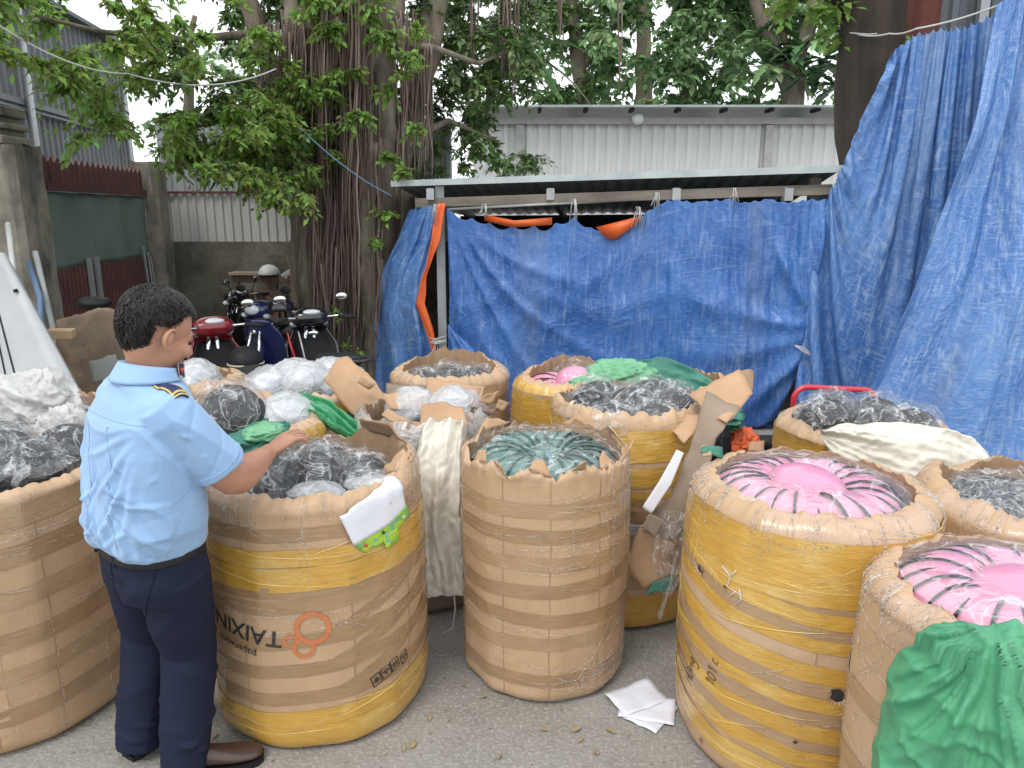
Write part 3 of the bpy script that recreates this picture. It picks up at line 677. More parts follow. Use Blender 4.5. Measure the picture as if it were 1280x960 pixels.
# ---------------------------------------------------------------- wrapped cardboard bales
class Bale:
    def __init__(s, name, label, c, R, h, ro, sh=.07, bulge=.012, taper=0, seed=1, tilt=(0, 0), ups=(), jag=.02, facets=9, inward=.1, mat='card', group='open cardboard bales of helmets', squash=1):
        s.c = Vector((c[0], c[1], 0)); s.R = R; s.h = h; s.ro = ro; s.sh = sh; s.bulge = bulge; s.taper = taper; s.seed = seed
        s.tilt = tilt; s.ups = ups; s.jag = jag; s.squash = squash
        r = random.Random(seed); s.fa = sorted(-pi+2*pi*(i+r.uniform(-.25, .25))/facets for i in range(facets))
        s.rb = .05; s.S1 = s.rb*pi/2; s.L = h-s.rb-sh; s.S2 = (R-ro+sh)*.80; s.ST = s.S1+s.L+s.S2
        s.root = thing('helmet_bale', label, 'bale', s.c, 0, group)
        nu, nv = 220, 74; mb = MB(); uv = []
        for j in range(nv+1):
            for i in range(nu+1):
                th = -pi+2*pi*i/nu; q = s.pt(th, s.ST*j/nv); mb.v.append(tuple(q)); uv.append((th*R+seed*3.3, s.ST*j/nv+seed))
        for j in range(nv):
            for i in range(nu): a = j*(nu+1)+i; mb.f.append((a, a+1, a+nu+2, a+nu+1))
        # closing disc
        n0 = len(mb.v); q = s.c+Vector((0, 0, .004)); mb.v.append(tuple(q)); uv.append((0, 0))
        for i in range(nu): mb.f.append((n0, i+1, i))
        s.body = mb.build('carton', K[mat], s.root, uv=np.array(uv))
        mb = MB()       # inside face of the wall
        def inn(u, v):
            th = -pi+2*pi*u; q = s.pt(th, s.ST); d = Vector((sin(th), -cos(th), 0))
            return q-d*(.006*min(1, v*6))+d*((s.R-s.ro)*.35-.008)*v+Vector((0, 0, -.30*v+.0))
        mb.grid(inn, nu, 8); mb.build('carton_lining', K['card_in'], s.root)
    def fac(s, th):
        # straight-ish panels between upright creases
        for k in range(len(s.fa)):
            a = s.fa[k]; b = s.fa[(k+1) % len(s.fa)]+(2*pi if k == len(s.fa)-1 else 0)
            t = th if th >= s.fa[0] else th+2*pi
            if a <= t < b:
                u = (t-a)/(b-a); full = 1-cos((b-a)/2); return -.33*full*(sin(pi*u))
        return 0
    def up(s, th):
        z = 0
        for tc, w, hh in s.ups:
            d = abs((th-tc+pi) % (2*pi)-pi); z += hh*sm(1.6*(1-d/w)) if d < w else 0
        return z
    def pt(s, th, q, off=0):
        R = s.R; L1 = s.S1; L2 = s.S1+s.L; sd = s.seed
        if q < L1: a = q/L1*pi/2; r = R-s.rb+s.rb*sin(a); z = s.rb-s.rb*cos(a)
        elif q < L2: r = R; z = s.rb+(q-L1)
        else:
            a = min(1, (q-L2)/s.S2)*pi/2; r = R-(R-s.ro)*(1-cos(a)); z = s.h-s.sh+s.sh*sin(a)
        dx, dy = sin(th), -cos(th)
        zz = z/s.h; r *= 1+s.taper*(zz-.5)+s.fac(th)*(1 if q < L2 else .5)
        r += s.bulge*sin(pi*min(1, zz))+.011*N3(dx*1.6, dy*1.6, z*1.6, sd)+.0045*N3(dx*4, dy*4, z*3, sd)
        r += .0022*max(0, ridge(dx*2.5, dy*2.5, z*7, sd))**3
        if q > L2-.05:
            k = sm((q-L2+.05)/(s.S2+.05)); r += k*.004*sin(th*31+4*N3(dx*2, dy*2, 1, sd))+k*.012*N3(dx*5, dy*5, z*3, sd+4)
            z += s.up(th)*sm((q-L2)/s.S2)+k*k*s.jag*(N3(dx*6, dy*6, 0, sd+2)*1.3+N3(dx*17, dy*17, 0, sd+9)*.9)
            r += s.up(th)*.35*sm((q-L2)/s.S2)
        r += off
        return s.c+Vector((dx*r+s.tilt[0]*z, (dy*r)*s.squash+s.tilt[1]*z, z+(off if q > L2 else 0)*.8))
    def band(s, m, q0, slope, w, t0=-pi, t1=pi, off=.0016, n=None, wr=.0016, name='tape', ragged=0):
        n = n or max(24, int((t1-t0)*34)); mb = MB(); uv = []; k = random.random()*9
        for j in range(5):
            for i in range(n+1):
                th = lerp(t0, t1, i/n); q = q0+slope*th+w*(j/4-.5)*(1+ragged*N3(th*4, k, j))
                q += .004*N3(th*3, k, 0); q = max(.012, min(s.ST-.002, q))
                o = off+wr*max(0, ridge(th*3, q*34, k))**2
                mb.v.append(tuple(s.pt(th, q, o))); uv.append((th*s.R+k, q+k))
        for j in range(4):
            for i in range(n): a = j*(n+1)+i; mb.f.append((a, a+1, a+n+2, a+n+1))
        return mb.build(name, K[m], s.root, uv=np.array(uv))
    def strands(s, n, m='strand', q0=.1, q1=None, t0=-2.2, t1=2.2, w=(.0015, .004), slope=.03, vert=.12, name='film_glint_strands'):  # by default, whitish ribbons painting highlights on the stretch film
        q1 = q1 or s.ST*.97; mb = MB(); R = random.Random(s.seed*7+n); n = int(n*.45)
        for k in range(n):
            th = R.uniform(t0, t1); q = R.uniform(q0, q1); ln = R.uniform(.3, 1.7)*R.choice((.5, 1, 1)); sl = R.gauss(0, slope); ww = R.uniform(*w)
            v = R.random() < vert; N = 26; base = len(mb.v); cz = R.random()*20
            for i in range(N+1):
                t = i/N
                if v: a = th+.25*sl*t+.05*N3(t*3, cz, 0); b = q+ln*.35*(t-.5)+.0
                else: a = th+ln*(t-.5)/s.R*.4; b = q+sl*(t-.5)*3+.005*N3(t*3, cz, 0)+.02*ln*(t-.5)**2
                b = max(.02, min(s.ST-.003, b)); tw = ww*sin(pi*min(1, max(0, t)))**.5*(.6+.6*abs(N3(t*7, cz, 3)))
                if v: p1, p2, p3 = s.pt(a-tw/s.R, b, .003), s.pt(a, b, .0038+tw*.5), s.pt(a+tw/s.R, b, .003)
                else: p1, p2, p3 = s.pt(a, b-tw, .003), s.pt(a, b, .0038+tw*.5), s.pt(a, b+tw, .003)
                mb.v += [tuple(p1), tuple(p2), tuple(p3)]
            for i in range(N):
                o = base+i*3; mb.f += [(o, o+3, o+4, o+1), (o+1, o+4, o+5, o+2)]
        return tag(mb.build(name, K[m], s.root), kind='stuff')
    def pleats(s, n, m='strand', t0=-pi, t1=pi):
        """film folds pulled radially over the shoulder, glare painted in by their pale colour"""
        mb = MB(); R = random.Random(s.seed*3); n = int(n*.5)
        for k in range(n):
            th = R.uniform(t0, t1); qa = s.S1+s.L-R.uniform(-.01, .07); qb = s.ST-R.uniform(0, .03); w = R.uniform(.001, .003); base = len(mb.v); d = R.gauss(0, .04); N = 12
            for i in range(N+1):
                t = i/N; a = th+d*t; b = lerp(qa, qb, t); tw = w*sin(pi*t)**.5
                mb.v += [tuple(s.pt(a-tw/s.R, b, .003)), tuple(s.pt(a, b, .005+tw*.6)), tuple(s.pt(a+tw/s.R, b, .003))]
            for i in range(N): o = base+i*3; mb.f += [(o, o+3, o+4, o+1), (o+1, o+4, o+5, o+2)]
        return tag(mb.build('film_glint_pleats', K[m], s.root), kind='stuff')
    def seams(s, ths, w=.0016, m='card_in'):
        for th0 in ths:
            mb = MB(); N = 40; qa, qb = .06, s.S1+s.L+.02
            for i in range(N+1):
                q = lerp(qa, qb, i/N); a = th0+.012*N3(q*5, th0, 0)
                mb.v += [tuple(s.pt(a-w/s.R, q, .0015)), tuple(s.pt(a+w/s.R, q, .0015))]
            for i in range(N): o = 2*i; mb.f.append((o, o+1, o+3, o+2))
            mb.build('crease', K[m], s.root)
    def patch(s, m, t0, t1, q0, q1, off=.0012, sk=0, name='carton_panel'):
        mb = MB(); uv = []; n1, n2 = 20, 14
        for j in range(n2+1):
            for i in range(n1+1):
                th = lerp(t0, t1, i/n1)+sk*(j/n2); q = lerp(q0, q1, j/n2); mb.v.append(tuple(s.pt(th, min(q, s.ST), off))); uv.append((th*s.R+q0*7, q+t0))
        for j in range(n2):
            for i in range(n1): a = j*(n1+1)+i; mb.f.append((a, a+1, a+n1+2, a+n1+1))
        return mb.build(name, K[m], s.root, uv=np.array(uv))
    def hit(s, x, y):
        best = None
        for lvl in range(3):
            if lvl == 0: ths = np.linspace(-1.7, 1.7, 60); qs = np.linspace(.02, s.ST, 50)
            else: ths = np.linspace(best[1]-w1, best[1]+w1, 15); qs = np.linspace(best[2]-w2, best[2]+w2, 15)
            w1, w2 = (ths[1]-ths[0])*1.2, (qs[1]-qs[0])*1.2
            for th in ths:
                for q in qs:
                    p = s.pt(th, q); X, Y = proj(p); d = (X-x)**2+(Y-y)**2
                    if p.y > s.c.y+.05: d += 400
                    if best is None or d < best[0]: best = (d, th, q)
        return best[1], best[2]
    def decal(s, loops2d, faces, anchor, sx, sy, rot, m, name, off=.004, parent=None):
        """flat 2-d mesh laid on the curved side: anchor (th,q), metres"""
        mb = MB(); th0, q0 = anchor; c_, s_ = cos(rot), sin(rot)
        for x, y in loops2d:
            X, Y = x*sx, y*sy; X, Y = X*c_-Y*s_, X*s_+Y*c_; mb.v.append(tuple(s.pt(th0+X/s.R, q0+Y, off)))
        mb.f = [tuple(f) for f in faces]; return mb.build(name, K[m], parent or s.root, smooth=False)
def text2d(txt, bold=0, sub=0, shear=0):
    cu = bpy.data.curves.new('t', 'FONT'); cu.body = txt; cu.size = 1; cu.offset = bold; cu.resolution_u = 3; cu.shear = shear
    o = bpy.data.objects.new('t', cu); COL.objects.link(o); me = bpy.data.meshes.new_from_object(o.evaluated_get(bpy.context.evaluated_depsgraph_get()))
    bpy.data.objects.remove(o); bm = bmesh.new(); bm.from_mesh(me); bmesh.ops.triangulate(bm, faces=bm.faces)
    if sub: bmesh.ops.subdivide_edges(bm, edges=bm.edges, cuts=sub)
    vs = [(v.co.x, v.co.y) for v in bm.verts]; fs = [[v.index for v in f.verts] for f in bm.faces]; bm.free(); bpy.data.meshes.remove(me)
    x0 = min(v[0] for v in vs); x1 = max(v[0] for v in vs); return [(x-(x0+x1)/2, y) for x, y in vs], fs, x1-x0
def stroke2d(lines, w):
    V = []; Fc = []
    for ln in lines:
        # smooth the polyline
        pts = [Vector(p) for p in ln]; Q = []
        for i in range(len(pts)-1):
            p0, p1, p2, p3 = pts[max(0, i-1)], pts[i], pts[i+1], pts[min(len(pts)-1, i+2)]
            for k in range(6):
                t = k/6; Q.append(.5*((2*p1)+(p2-p0)*t+(2*p0-5*p1+4*p2-p3)*t*t+(-p0+3*p1-3*p2+p3)*t**3))
        Q.append(pts[-1]); b = len(V)
        for i, q in enumerate(Q):
            d = Q[min(i+1, len(Q)-1)]-Q[max(i-1, 0)]; n = Vector((-d.y, d.x)); n = n.normalized() if n.length > 1e-6 else Vector((1, 0)); V += [tuple(q+n*w/2), tuple(q-n*w/2)]
        for i in range(len(Q)-1): Fc.append((b+2*i, b+2*i+1, b+2*i+3, b+2*i+2))
    return V, Fc

# ---- helmets
def helmet_proto(m, rim='black'):
    r = thing('helmet', 'x', 'helmet', (0, 0, -5))
    def f(u, v):
        a = 2*pi*u; t = lerp(-.16, pi/2, v); return Vector((.112*cos(t)*cos(a), .13*cos(t)*sin(a), .115*sin(t)-5))
    mb = MB(); mb.grid(f, 28, 10, close=True); mb.build('shell', K[m], r, solid=.004)
    mb = MB(); mb.tube([Vector((.114*cos(2*pi*i/28), .132*sin(2*pi*i/28), -5.018)) for i in range(29)], .0046, 6, caps=False); mb.build('rim', K[rim], r)
    return r
PROTO = {}
def helmet(m, pos, M3, label, group=None):
    if m not in PROTO: r = PROTO[m] = helmet_proto(m, 'greenr' if m == 'greenh' else 'black')
    else: r = copy_tree(PROTO[m])
    r.location = pos; r.rotation_euler = M3.to_euler()
    r['label'] = label
    if group: r['group'] = group
    return r
def ring(b, zc, rm, n, m, label, ctr_label, group, ctr_r=.01, tiltup=.10, t0=0, t1=2*pi, cz=None, lean=(0, 0), csc=1.12):
    for i in range(n):
        a = t0+(t1-t0)*(i+.5*(t1-t0 > 6))/n+rnd(-.02, .02); rad_ = Vector((cos(a), sin(a), 0)); tan = Vector((-sin(a), cos(a), 0))
        Z = (tan*cos(tiltup)+Vector((0, 0, 1))*sin(tiltup)).normalized(); Y = (rad_+Vector((0, 0, rnd(-.1, .04)))).normalized(); X = Y.cross(Z).normalized(); Y = Z.cross(X)
        M3 = Matrix((X, Y, Z)).transposed(); p = b.c+rad_*(rm+rnd(-.008, .008))
        helmet(m, (p.x+lean[0], p.y+lean[1], zc-.115+rnd(-.006, .006)), M3, label, group)
    if ctr_label:
        M3 = Euler((rnd(-.12, .12), rnd(-.1, .1), rnd(0, 3))).to_matrix(); hc = helmet(m, (b.c.x+lean[0], b.c.y+lean[1], (cz or zc)-.115), M3, ctr_label); hc.scale = (csc, csc, 1.0)
def film_top(b, zf, R, m='film', amp=.012, lab='film_cover', nr=40, nt=110, th_=None, off=(0, 0), sc=13):
    mb = MB(); c = b.c
    def f(u, v):
        a = 2*pi*u; r = R*(v*.995+.005)*(1+.02*N3(cos(a)*3, sin(a)*3, 1, b.seed)); x, y = r*cos(a), r*sin(a)
        h = zf(r, a)+amp*(max(0, ridge(x*sc*.5, y*sc*.5, 0, b.seed))**3*.8+.25*max(0, ridge(x*sc*1.3, y*sc*1.3, 2, b.seed))**3+N3(x*6, y*6, 5, b.seed)*.7)
        return c+Vector((x+off[0], y+off[1], h))
    mb.grid(f, nt, nr, close=True); return mb.build(lab, K[m], b.root)
def bag_mesh(c, r, m, parent, seed, name='plastic_bag', amp=.16, tail=None, n=(46, 30)):
    mb = MB()
    def f(q): return 1+amp*(.45*max(0, ridge(q.x*1.4, q.y*1.4, q.z*1.4, seed))**3+.16*max(0, ridge(q.x*3.3, q.y*3.3, q.z*3.3, seed+3))**3+.35*N3(q.x*1.5, q.y*1.5, q.z*1.5, seed+6))
    mb.ell(c, r, n[0], n[1], f=f)
    if tail:
        tail = Vector(tail); c = Vector(c); d = tail-c
        mb.grid(lambda u, v: c+d*(.55+.45*v)+Vector((.5*r[0]*(1-.3*v)*(u-.5)*2, .05*sin(u*9+v*3), .03*sin(u*17+v*5)+.03*N3(u*5, v*5, seed))), 14, 10)
    return mb.build(name, K[m], parent)
def bagged(m, pos, rot, label, group=None, bm='film_g', s=1.0, seed=1, tail=None, fl=1.0):
    h = helmet(m, pos, Euler(rot).to_matrix(), label, group)
    p = Vector(pos)
    o = bag_mesh((0, 0, 0), (.135*s, .15*s, .12*s*fl), bm, None, seed, tail=tail, amp=.2)
    o.location = (0, 0, .03); o.parent = h
    return h

def auto_bands(b, kind, n, slope, w, seed, lo=.1, hi=None, mats=('tape_b', 'tape_t')):
    R = random.Random(seed); hi = hi or b.S1+b.L
    for i in range(n):
        q = lerp(lo, hi, (i+.5)/n)+R.uniform(-.01, .01)
        b.band(mats[i % len(mats)], q, slope+R.uniform(-.006, .006), w*R.uniform(.85, 1.15), off=.0010+.0007*(i % 3))

# a: big one cut by the left edge
a = Bale('a', 'large brown taped bale at the left edge, heaped with bagged dark helmets', (-1.99, 2.66), .45, .96, .40, sh=.03, bulge=.02, taper=.0, seed=11, jag=.012, facets=8)
auto_bands(a, 'b', 6, .035, .07, 3); a.strands(110, slope=.02); a.strands(60, q0=.6, slope=.03, w=(.001, .003)); a.seams((-.3, .45, .9)); a.pleats(50, t0=-1.5, t1=1.6)
a.patch('card_flap', .0, .55, .12, .5)
# b: the one with the printed rings
b = Bale('b', 'brown bale with yellow tape bands, printed with three orange rings', (-.755, 2.69), .40, .95, .345, sh=.05, bulge=.014, taper=-.02, seed=5, ups=((1.65, .55, .05), (2.5, .5, .055)), jag=.014, facets=9)
for q, w in ((.16, .075), (.70, .085), (.775, .06)): b.band('tape_y', q+.0, .012 if q > .3 else .02, w, off=.0022)
b.band('tape_y', .085, .02, .10, off=.0030)
for q, sl in ((.25, .02), (.36, .03), (.47, .03), (.60, .03), (.655, .01), (.86, .01)): b.band('tape_b', q, sl, .05, off=.0012)
for q in (.30, .42, .54): b.band('tape_b', q-.10, .16, .045, .35, 1.5, off=.0017)
b.strands(90, slope=.02); b.strands(30, 'strand_y', q0=.64, q1=.82, slope=.02, name='tape_folds', w=(.0015, .003)); b.strands(24, 'strand_y', q0=.03, q1=.2, slope=.02, name='tape_folds')
b.strands(60, q0=.84, slope=.05, w=(.001, .003)); b.pleats(90, t0=-1.7, t1=1.9); b.seams((-.42, .52, 1.15))
# c: centre
c = Bale('c', 'plain brown bale in the middle with green helmets under clear film', (.135, 2.88), .338, .955, .315, sh=.02, bulge=.01, taper=.01, seed=21, jag=.03, facets=10, ups=((2.4, .5, .02),))
for q, sl in ((.14, 0), (.30, .012), (.40, -.012), (.52, .016), (.63, .0), (.74, .0), (.84, 0)): c.band('tape_t' if q in (.3, .63, .84) else 'tape_b', q, sl, .055, off=.0012+q*.0006)
c.strands(120, slope=.015); c.strands(70, q0=.66, q1=.9, slope=.02, w=(.001, .003)); c.strands(40, q0=.05, q1=.2, t0=.3, t1=1.2, slope=.08, w=(.002, .005)); c.pleats(40); c.seams((-.52, .02, .62))
c.strands(60, q0=.7, q1=.95, t0=.7, t1=1.4, slope=.15, vert=.6)
# d: yellow, behind c
d = Bale('d', 'yellow-taped bale behind the middle one, full of black helmets in crinkled bags', (.555, 3.43), .355, 1.03, .315, sh=.07, bulge=.02, seed=31, jag=.02, facets=8)
for q, w in ((.10, .1), (.17, .08), (.345, .06), (.78, .09), (.70, .035), (.92, .14)): d.band('tape_y', q, .0, w, off=.0025)
for q in (.47, .60, .27): d.band('tape_t', q, .0, .06)
d.strands(50, slope=.02); d.strands(40, 'strand_y', q0=.66, slope=.03, name='tape_folds'); d.pleats(80); d.seams((.05,))
# e: pink, yellow bands
e = Bale('e', 'big yellow and brown banded bale with pink helmets, handwriting on its side', (1.03, 2.45), .405, .975, .325, sh=.075, bulge=.022, seed=41, jag=.012, facets=9, tilt=(.02, 0))
e.band('tape_y', .865, .0, .16, off=.0032); e.band('tape_y', .775, -.02, .08, off=.0025)
for q, w in ((.685, .05), (.60, .045), (.50, .06), (.395, .05), (.29, .06), (.19, .06), (.10, .08)): e.band('tape_y', q, -.055, w, off=.0020)
for q in (.70, .64, .45, .34, .24): e.band('tape_t', q, -.05, .05, off=.0010)
e.strands(120, slope=.03); e.strands(60, 'strand_y', q0=.62, q1=.95, slope=.03, w=(.001, .003), name='tape_folds'); e.strands(40, 'strand_y', q0=.08, q1=.6, slope=.03, w=(.0015, .003), name='tape_folds'); e.pleats(150, t0=-2.2, t1=2.2); e.seams((-.25, .35, .8))
e.patch('tape_f', -.75, .75, e.S1+e.L+.015, e.ST-.01, off=.002, name='tape')
# f: lower right corner
f = Bale('f', 'brown bale in the lower right corner with pink helmets, half under a green sack', (1.36, 1.80), .375, .91, .305, sh=.06, bulge=.018, seed=51, jag=.012, facets=9)
for q in (.2, .4, .62): f.band('tape_t', q, .02, .06)
f.strands(110, slope=.06, vert=.3); f.pleats(150); f.patch('tape_f', -1.7, .4, f.S1+f.L-.08, f.ST-.01, off=.002, name='tape'); f.strands(120, q0=.7, slope=.12, vert=.5, w=(.001, .003)); f.seams((-1.0, -.2))
# g: right edge
gg = Bale('g', 'brown bale cut by the right edge, holding black helmets in clear film', (1.90, 2.58), .375, .88, .275, sh=.07, bulge=.015, seed=61, jag=.02, facets=8, ups=((-2.0, .6, .05), (2.7, .7, .03)))
gg.strands(90, slope=.05, vert=.25); gg.pleats(130); gg.patch('tape_f', -1.5, 1.2, gg.S1+gg.L-.1, gg.ST-.01, off=.002, name='tape'); auto_bands(gg, 'b', 4, .0, .06, 8)
# h: right back, yellow
h_ = Bale('h', 'yellow-taped bale under the tall tarpaulin, black bagged helmets on top, white sack over its side', (1.70, 3.46), .40, .90, .325, sh=.05, bulge=.012, seed=71, jag=.02, facets=8)
for q, w in ((.84, .1), (.7, .07), (.55, .06), (.35, .07)): h_.band('tape_y', q, .0, w, off=.002)
h_.strands(40); h_.pleats(40)
# i: middle back
i_ = Bale('i', 'brown bale against the steel post at the back, half empty', (-.375, 4.40), .355, .97, .285, sh=.06, bulge=.018, seed=81, jag=.015, facets=9, ups=((3.0, .8, .05), (-2.6, .6, .02)))
i_.strands(60, slope=.03); i_.pleats(140); auto_bands(i_, 'b', 5, 0, .06, 4)
# j: back, yellow, pink inside
j_ = Bale('j', 'yellow-taped bale at the back with pink helmets and a raised brown rim', (.33, 4.15), .325, .98, .25, sh=.07, bulge=.02, seed=91, jag=.02, facets=8, ups=((3.0, .9, .055),))
for q, w in ((.86, .16), (.98, .06), (.7, .09), (.5, .1)): j_.band('tape_y', q, .0, w, off=.002)
j_.pleats(60); j_.strands(30, 'strand_y', name='tape_folds')
# j2: back, under green bags
j2 = Bale('j2', 'brown bale at the back hidden under green bags', (.98, 4.25), .32, .93, .26, sh=.05, seed=95, jag=.02, facets=8)
j2.strands(20)
# k: back left
k_ = Bale('k', 'yellow and brown bale in front of the motorbikes, topped with pale helmets in film', (-1.17, 4.15), .375, .94, .315, sh=.05, bulge=.015, seed=101, jag=.02, facets=8)
for q, w in ((.86, .1), (.70, .07), (.5, .1)): k_.band('tape_y', q, .0, w, off=.002)
k_.strands(30); k_.pleats(60); k_.patch('card_grey', -.35, .1, .78, .96, off=.006)
# l: mid left
l_ = Bale('l', 'yellow-taped bale just behind the ring-printed one, beside the light green cloth', (-1.22, 3.42), .325, .93, .25, sh=.07, bulge=.015, seed=111, jag=.02, facets=8)
for q, w in ((.88, .13), (.75, .1), (.5, .1)): l_.band('tape_y', q, .0, w, off=.002)
l_.strands(30); l_.pleats(60)
# m: white wrapped, middle
m_ = Bale('m', 'film-wrapped bale with a torn carton top between the middle bale and the ring-printed one', (-.44, 3.55), .335, .93, .28, sh=.06, bulge=.015, seed=121, jag=.03, facets=8, mat='card_grey')
m_.patch('film_w', -1.8, 1.5, .2, m_.ST-.01, off=.008, name='film_cover'); m_.strands(160, q0=.5, slope=.08, vert=.4); m_.pleats(80); m_.band('card_grey', .25, 0, .3)
# o, p
o_ = Bale('o', 'small film-wrapped brown bale behind the man, beside the red motorbike', (-1.86, 4.25), .30, .95, .22, sh=.06, seed=131, jag=.02, facets=8); o_.strands(60); o_.pleats(60)
p_ = Bale('p', 'bale at the left edge behind the heaped one, under white sacks', (-2.42, 3.55), .40, .93, .34, sh=.04, seed=141, jag=.03, facets=8); p_.strands(30)

# ---- contents
def zr(zc, rm, dip=.05, dome=.12):
    def f(r, a):
        z = zc+.010-.5*(abs(r-rm)/.125)**2*.07
        if r < dome: z = max(z, zc+.012-.45*(r/dome)**2*.06-.012)
        return z
    return f
ring(e, .985, .195, 24, 'pink', 'glossy pink helmet nested in the ring inside the yellow and brown banded bale', 'pink helmet lying dome up in the middle of the yellow and brown banded bale', 'pink helmets in the banded bale', cz=1.018, csc=1.3)
film_top(e, zr(.993, .19), .325, amp=.007)
ring(f, .928, .19, 23, 'pink', 'glossy pink helmet nested in the ring inside the lower right bale', 'pink helmet lying dome up in the middle of the lower right bale', 'pink helmets in the lower right bale', cz=.958, csc=1.3)
film_top(f, zr(.937, .18), .305, amp=.008)
ring(c, .962, .180, 22, 'greenh', 'grey-green helmet nested in the ring inside the middle bale', 'grey-green helmet lying dome up in the middle of the middle bale', 'green helmets in the middle bale', cz=.955, tiltup=-.1, csc=.95)
film_top(c, lambda r, a: zr(.965, .18)(r, a)+.012, .315, 'film_g', amp=.009)
ring(j_, .965, .15, 12, 'pink', 'pink helmet showing inside the yellow-taped bale at the back', None, 'pink helmets in the back bale', t0=2.2, t1=4.6)
bagged('pink', (.36, 4.05, .93), (.2, .1, 1), 'pink bagged helmet on top of the yellow-taped bale at the back', None, seed=4)
def heap(b, lst, m, z, label, group, bm='film_g', s=1.0, seed=0):
    for k, (dx, dy, dz) in enumerate(lst):
        bagged(m, (b.c.x+dx, b.c.y+dy, z+dz), (rnd(-.5, .5), rnd(-.5, .5), rnd(0, 6)), label, group, bm, s, seed+k*3)
def under(b, z, R, m='dark'):   # packing seen between the helmets
    MB().grid(lambda u, v: b.c+Vector((R*v*cos(2*pi*u), R*v*sin(2*pi*u), z+.03*N3(u*9, v*5, b.seed))), 40, 8, close=True).build('packing', K[m], b.root)
heap(d, [(-.20, -.10, 0), (0, -.02, .0), (.2, -.08, 0), (.08, -.2, -.03), (-.12, .14, 0), (.13, .15, .0), (-.1, -.22, -.03), (.24, .08, -.01)], 'black', .955, 'black helmet in a crinkled clear bag, in the yellow-taped bale behind the middle one', 'bagged black helmets behind the middle bale', s=.92, seed=3)
film_top(d, lambda r, a: 1.0+.02*N3(r*9, a, 0), .31, amp=.035)
heap(h_, [(-.2, -.02, .03), (0, -.1, 0), (.2, -.06, -.01), (.12, .13, 0), (-.08, .15, .01)], 'black', .865, 'black bagged helmet in the bale under the tall tarpaulin', 'bagged black helmets under the tall tarpaulin', seed=23)
film_top(h_, lambda r, a: .90+.03*N3(r*8, a, 0), .32, amp=.03)
ring(gg, .865, .17, 16, 'black', 'black helmet under clear film in the bale at the right edge', 'black helmet dome up in the bale at the right edge', 'black helmets at the right edge')
film_top(gg, zr(.87, .17), .28, 'film_g', amp=.03)
heap(i_, [(0, .02, 0), (-.14, -.05, -.02), (.15, .0, -.01)], 'black', .86, 'dark helmet in clear film down inside the half empty bale at the back', 'helmets in the half empty bale', seed=43); under(i_, .84, .28, 'film_w')
heap(k_, [(-.2, -.05, 0), (.02, -.05, .02), (.22, -.03, .0), (.1, .14, .01), (-.12, .15, 0)], 'greyh', .885, 'pale grey helmet in milky film on the bale by the motorbikes', 'pale helmets by the motorbikes', 'film_w', seed=53)
film_top(k_, lambda r, a: .955-.04*(r/.3)**2, .33, 'film_g', amp=.02)
heap(l_, [(-.1, .05, 0), (.12, .1, -.01)], 'greyh', .88, 'pale helmet in film in the bale behind the ring-printed one', 'pale helmets behind the ring-printed bale', 'film_w', seed=63)
heap(a, [(.02, -.22, 0), (.24, -.10, .01), (-.2, -.1, .02), (.0, .05, .03), (.22, .16, .02), (-.12, .24, .02), (-.28, .1, 0), (.1, -.02, .05)], 'black', .925, 'dark helmet in crinkled clear film heaped in the bale at the left edge', 'bagged helmets at the left edge', 'film_g', seed=73)
film_top(a, lambda r, a_: .965+.05*(1-(r/.4)**2)+.03*N3(r*7, a_, 0), .40, 'film_g', amp=.045, sc=9)
under(a, .9, .40, 'film_w')
heap(b, [(.02, -.09, .0)], 'black', .900, 'black helmet in a crinkled bag under the man\'s hand', None, seed=83, s=1.0)
heap(b, [(-.2, .05, -.06), (.15, .12, -.1), (.0, .2, -.08), (.2, -.08, -.11), (-.14, -.2, -.07)], 'black', .915, 'black bagged helmet deeper inside the ring-printed bale', 'bagged helmets inside the ring-printed bale', seed=93)
under(b, .87, .34, 'film_w')
bag_mesh((-.68, 2.44, .925), (.10, .06, .04), 'film_w', b.root, 5, 'film_wad'); bag_mesh((-.50, 2.52, .93), (.10, .05, .03), 'film_w', b.root, 6, 'film_wad')
heap(m_, [(-.05, .05, 0), (.15, .06, 0)], 'greyh', .88, 'pale helmet in milky film in the torn film-wrapped bale', 'pale helmets in the torn bale', 'film_w', seed=103)
heap(p_, [(-.02, -.15, 0), (.2, -.05, 0)], 'black', .90, 'dark bagged helmet beside the white sacks at the left edge', 'dark helmets by the white sacks', seed=113)
heap(o_, [(0, 0, 0)], 'greyh', .89, 'pale bagged helmet on the small bale behind the man', None, 'film_w', seed=123)
# helmet held over the bale
hh = bagged('black', P(292, 520, 2.86), (.35, -.5, .4), 'large black helmet in clear plastic resting on dark green cloth beside the man\'s arm', None, 'film_g', 1.0, seed=7)
hh.scale = (1.06, 1.06, 1.06)

# ---- print on b
A = b.hit(303, 787); px = b.R*.5
v, fc, w = text2d('TAIXIN', bold=.012, sub=2)
def bdec(v, fc, x, y, width, w0, m, name, rot=pi, sy=1, off=.0045):
    k = width/w0; b.decal([(q[0], q[1]-.36) for q in v], fc, b.hit(x, y), k, k*sy, rot, m, name, off)
bdec(v, fc, 305, 789, .285, w, 'ink', 'printed_lettering', pi-.10, .95)
v, fc, w = text2d('paperware', sub=1); bdec([(q[0], q[1]+.1) for q in v], fc, 296, 806, .175, w, 'ink', 'printed_lettering', pi-.10)
def annulus(r, w, n=48):
    V = [((r+s*w/2)*cos(2*pi*i/n), (r+s*w/2)*sin(2*pi*i/n)) for i in range(n) for s in (-1, 0, 1)]
    return V, [(3*i+k, 3*((i+1) % n)+k, 3*((i+1) % n)+k+1, 3*i+k+1) for i in range(n) for k in (0, 1)]
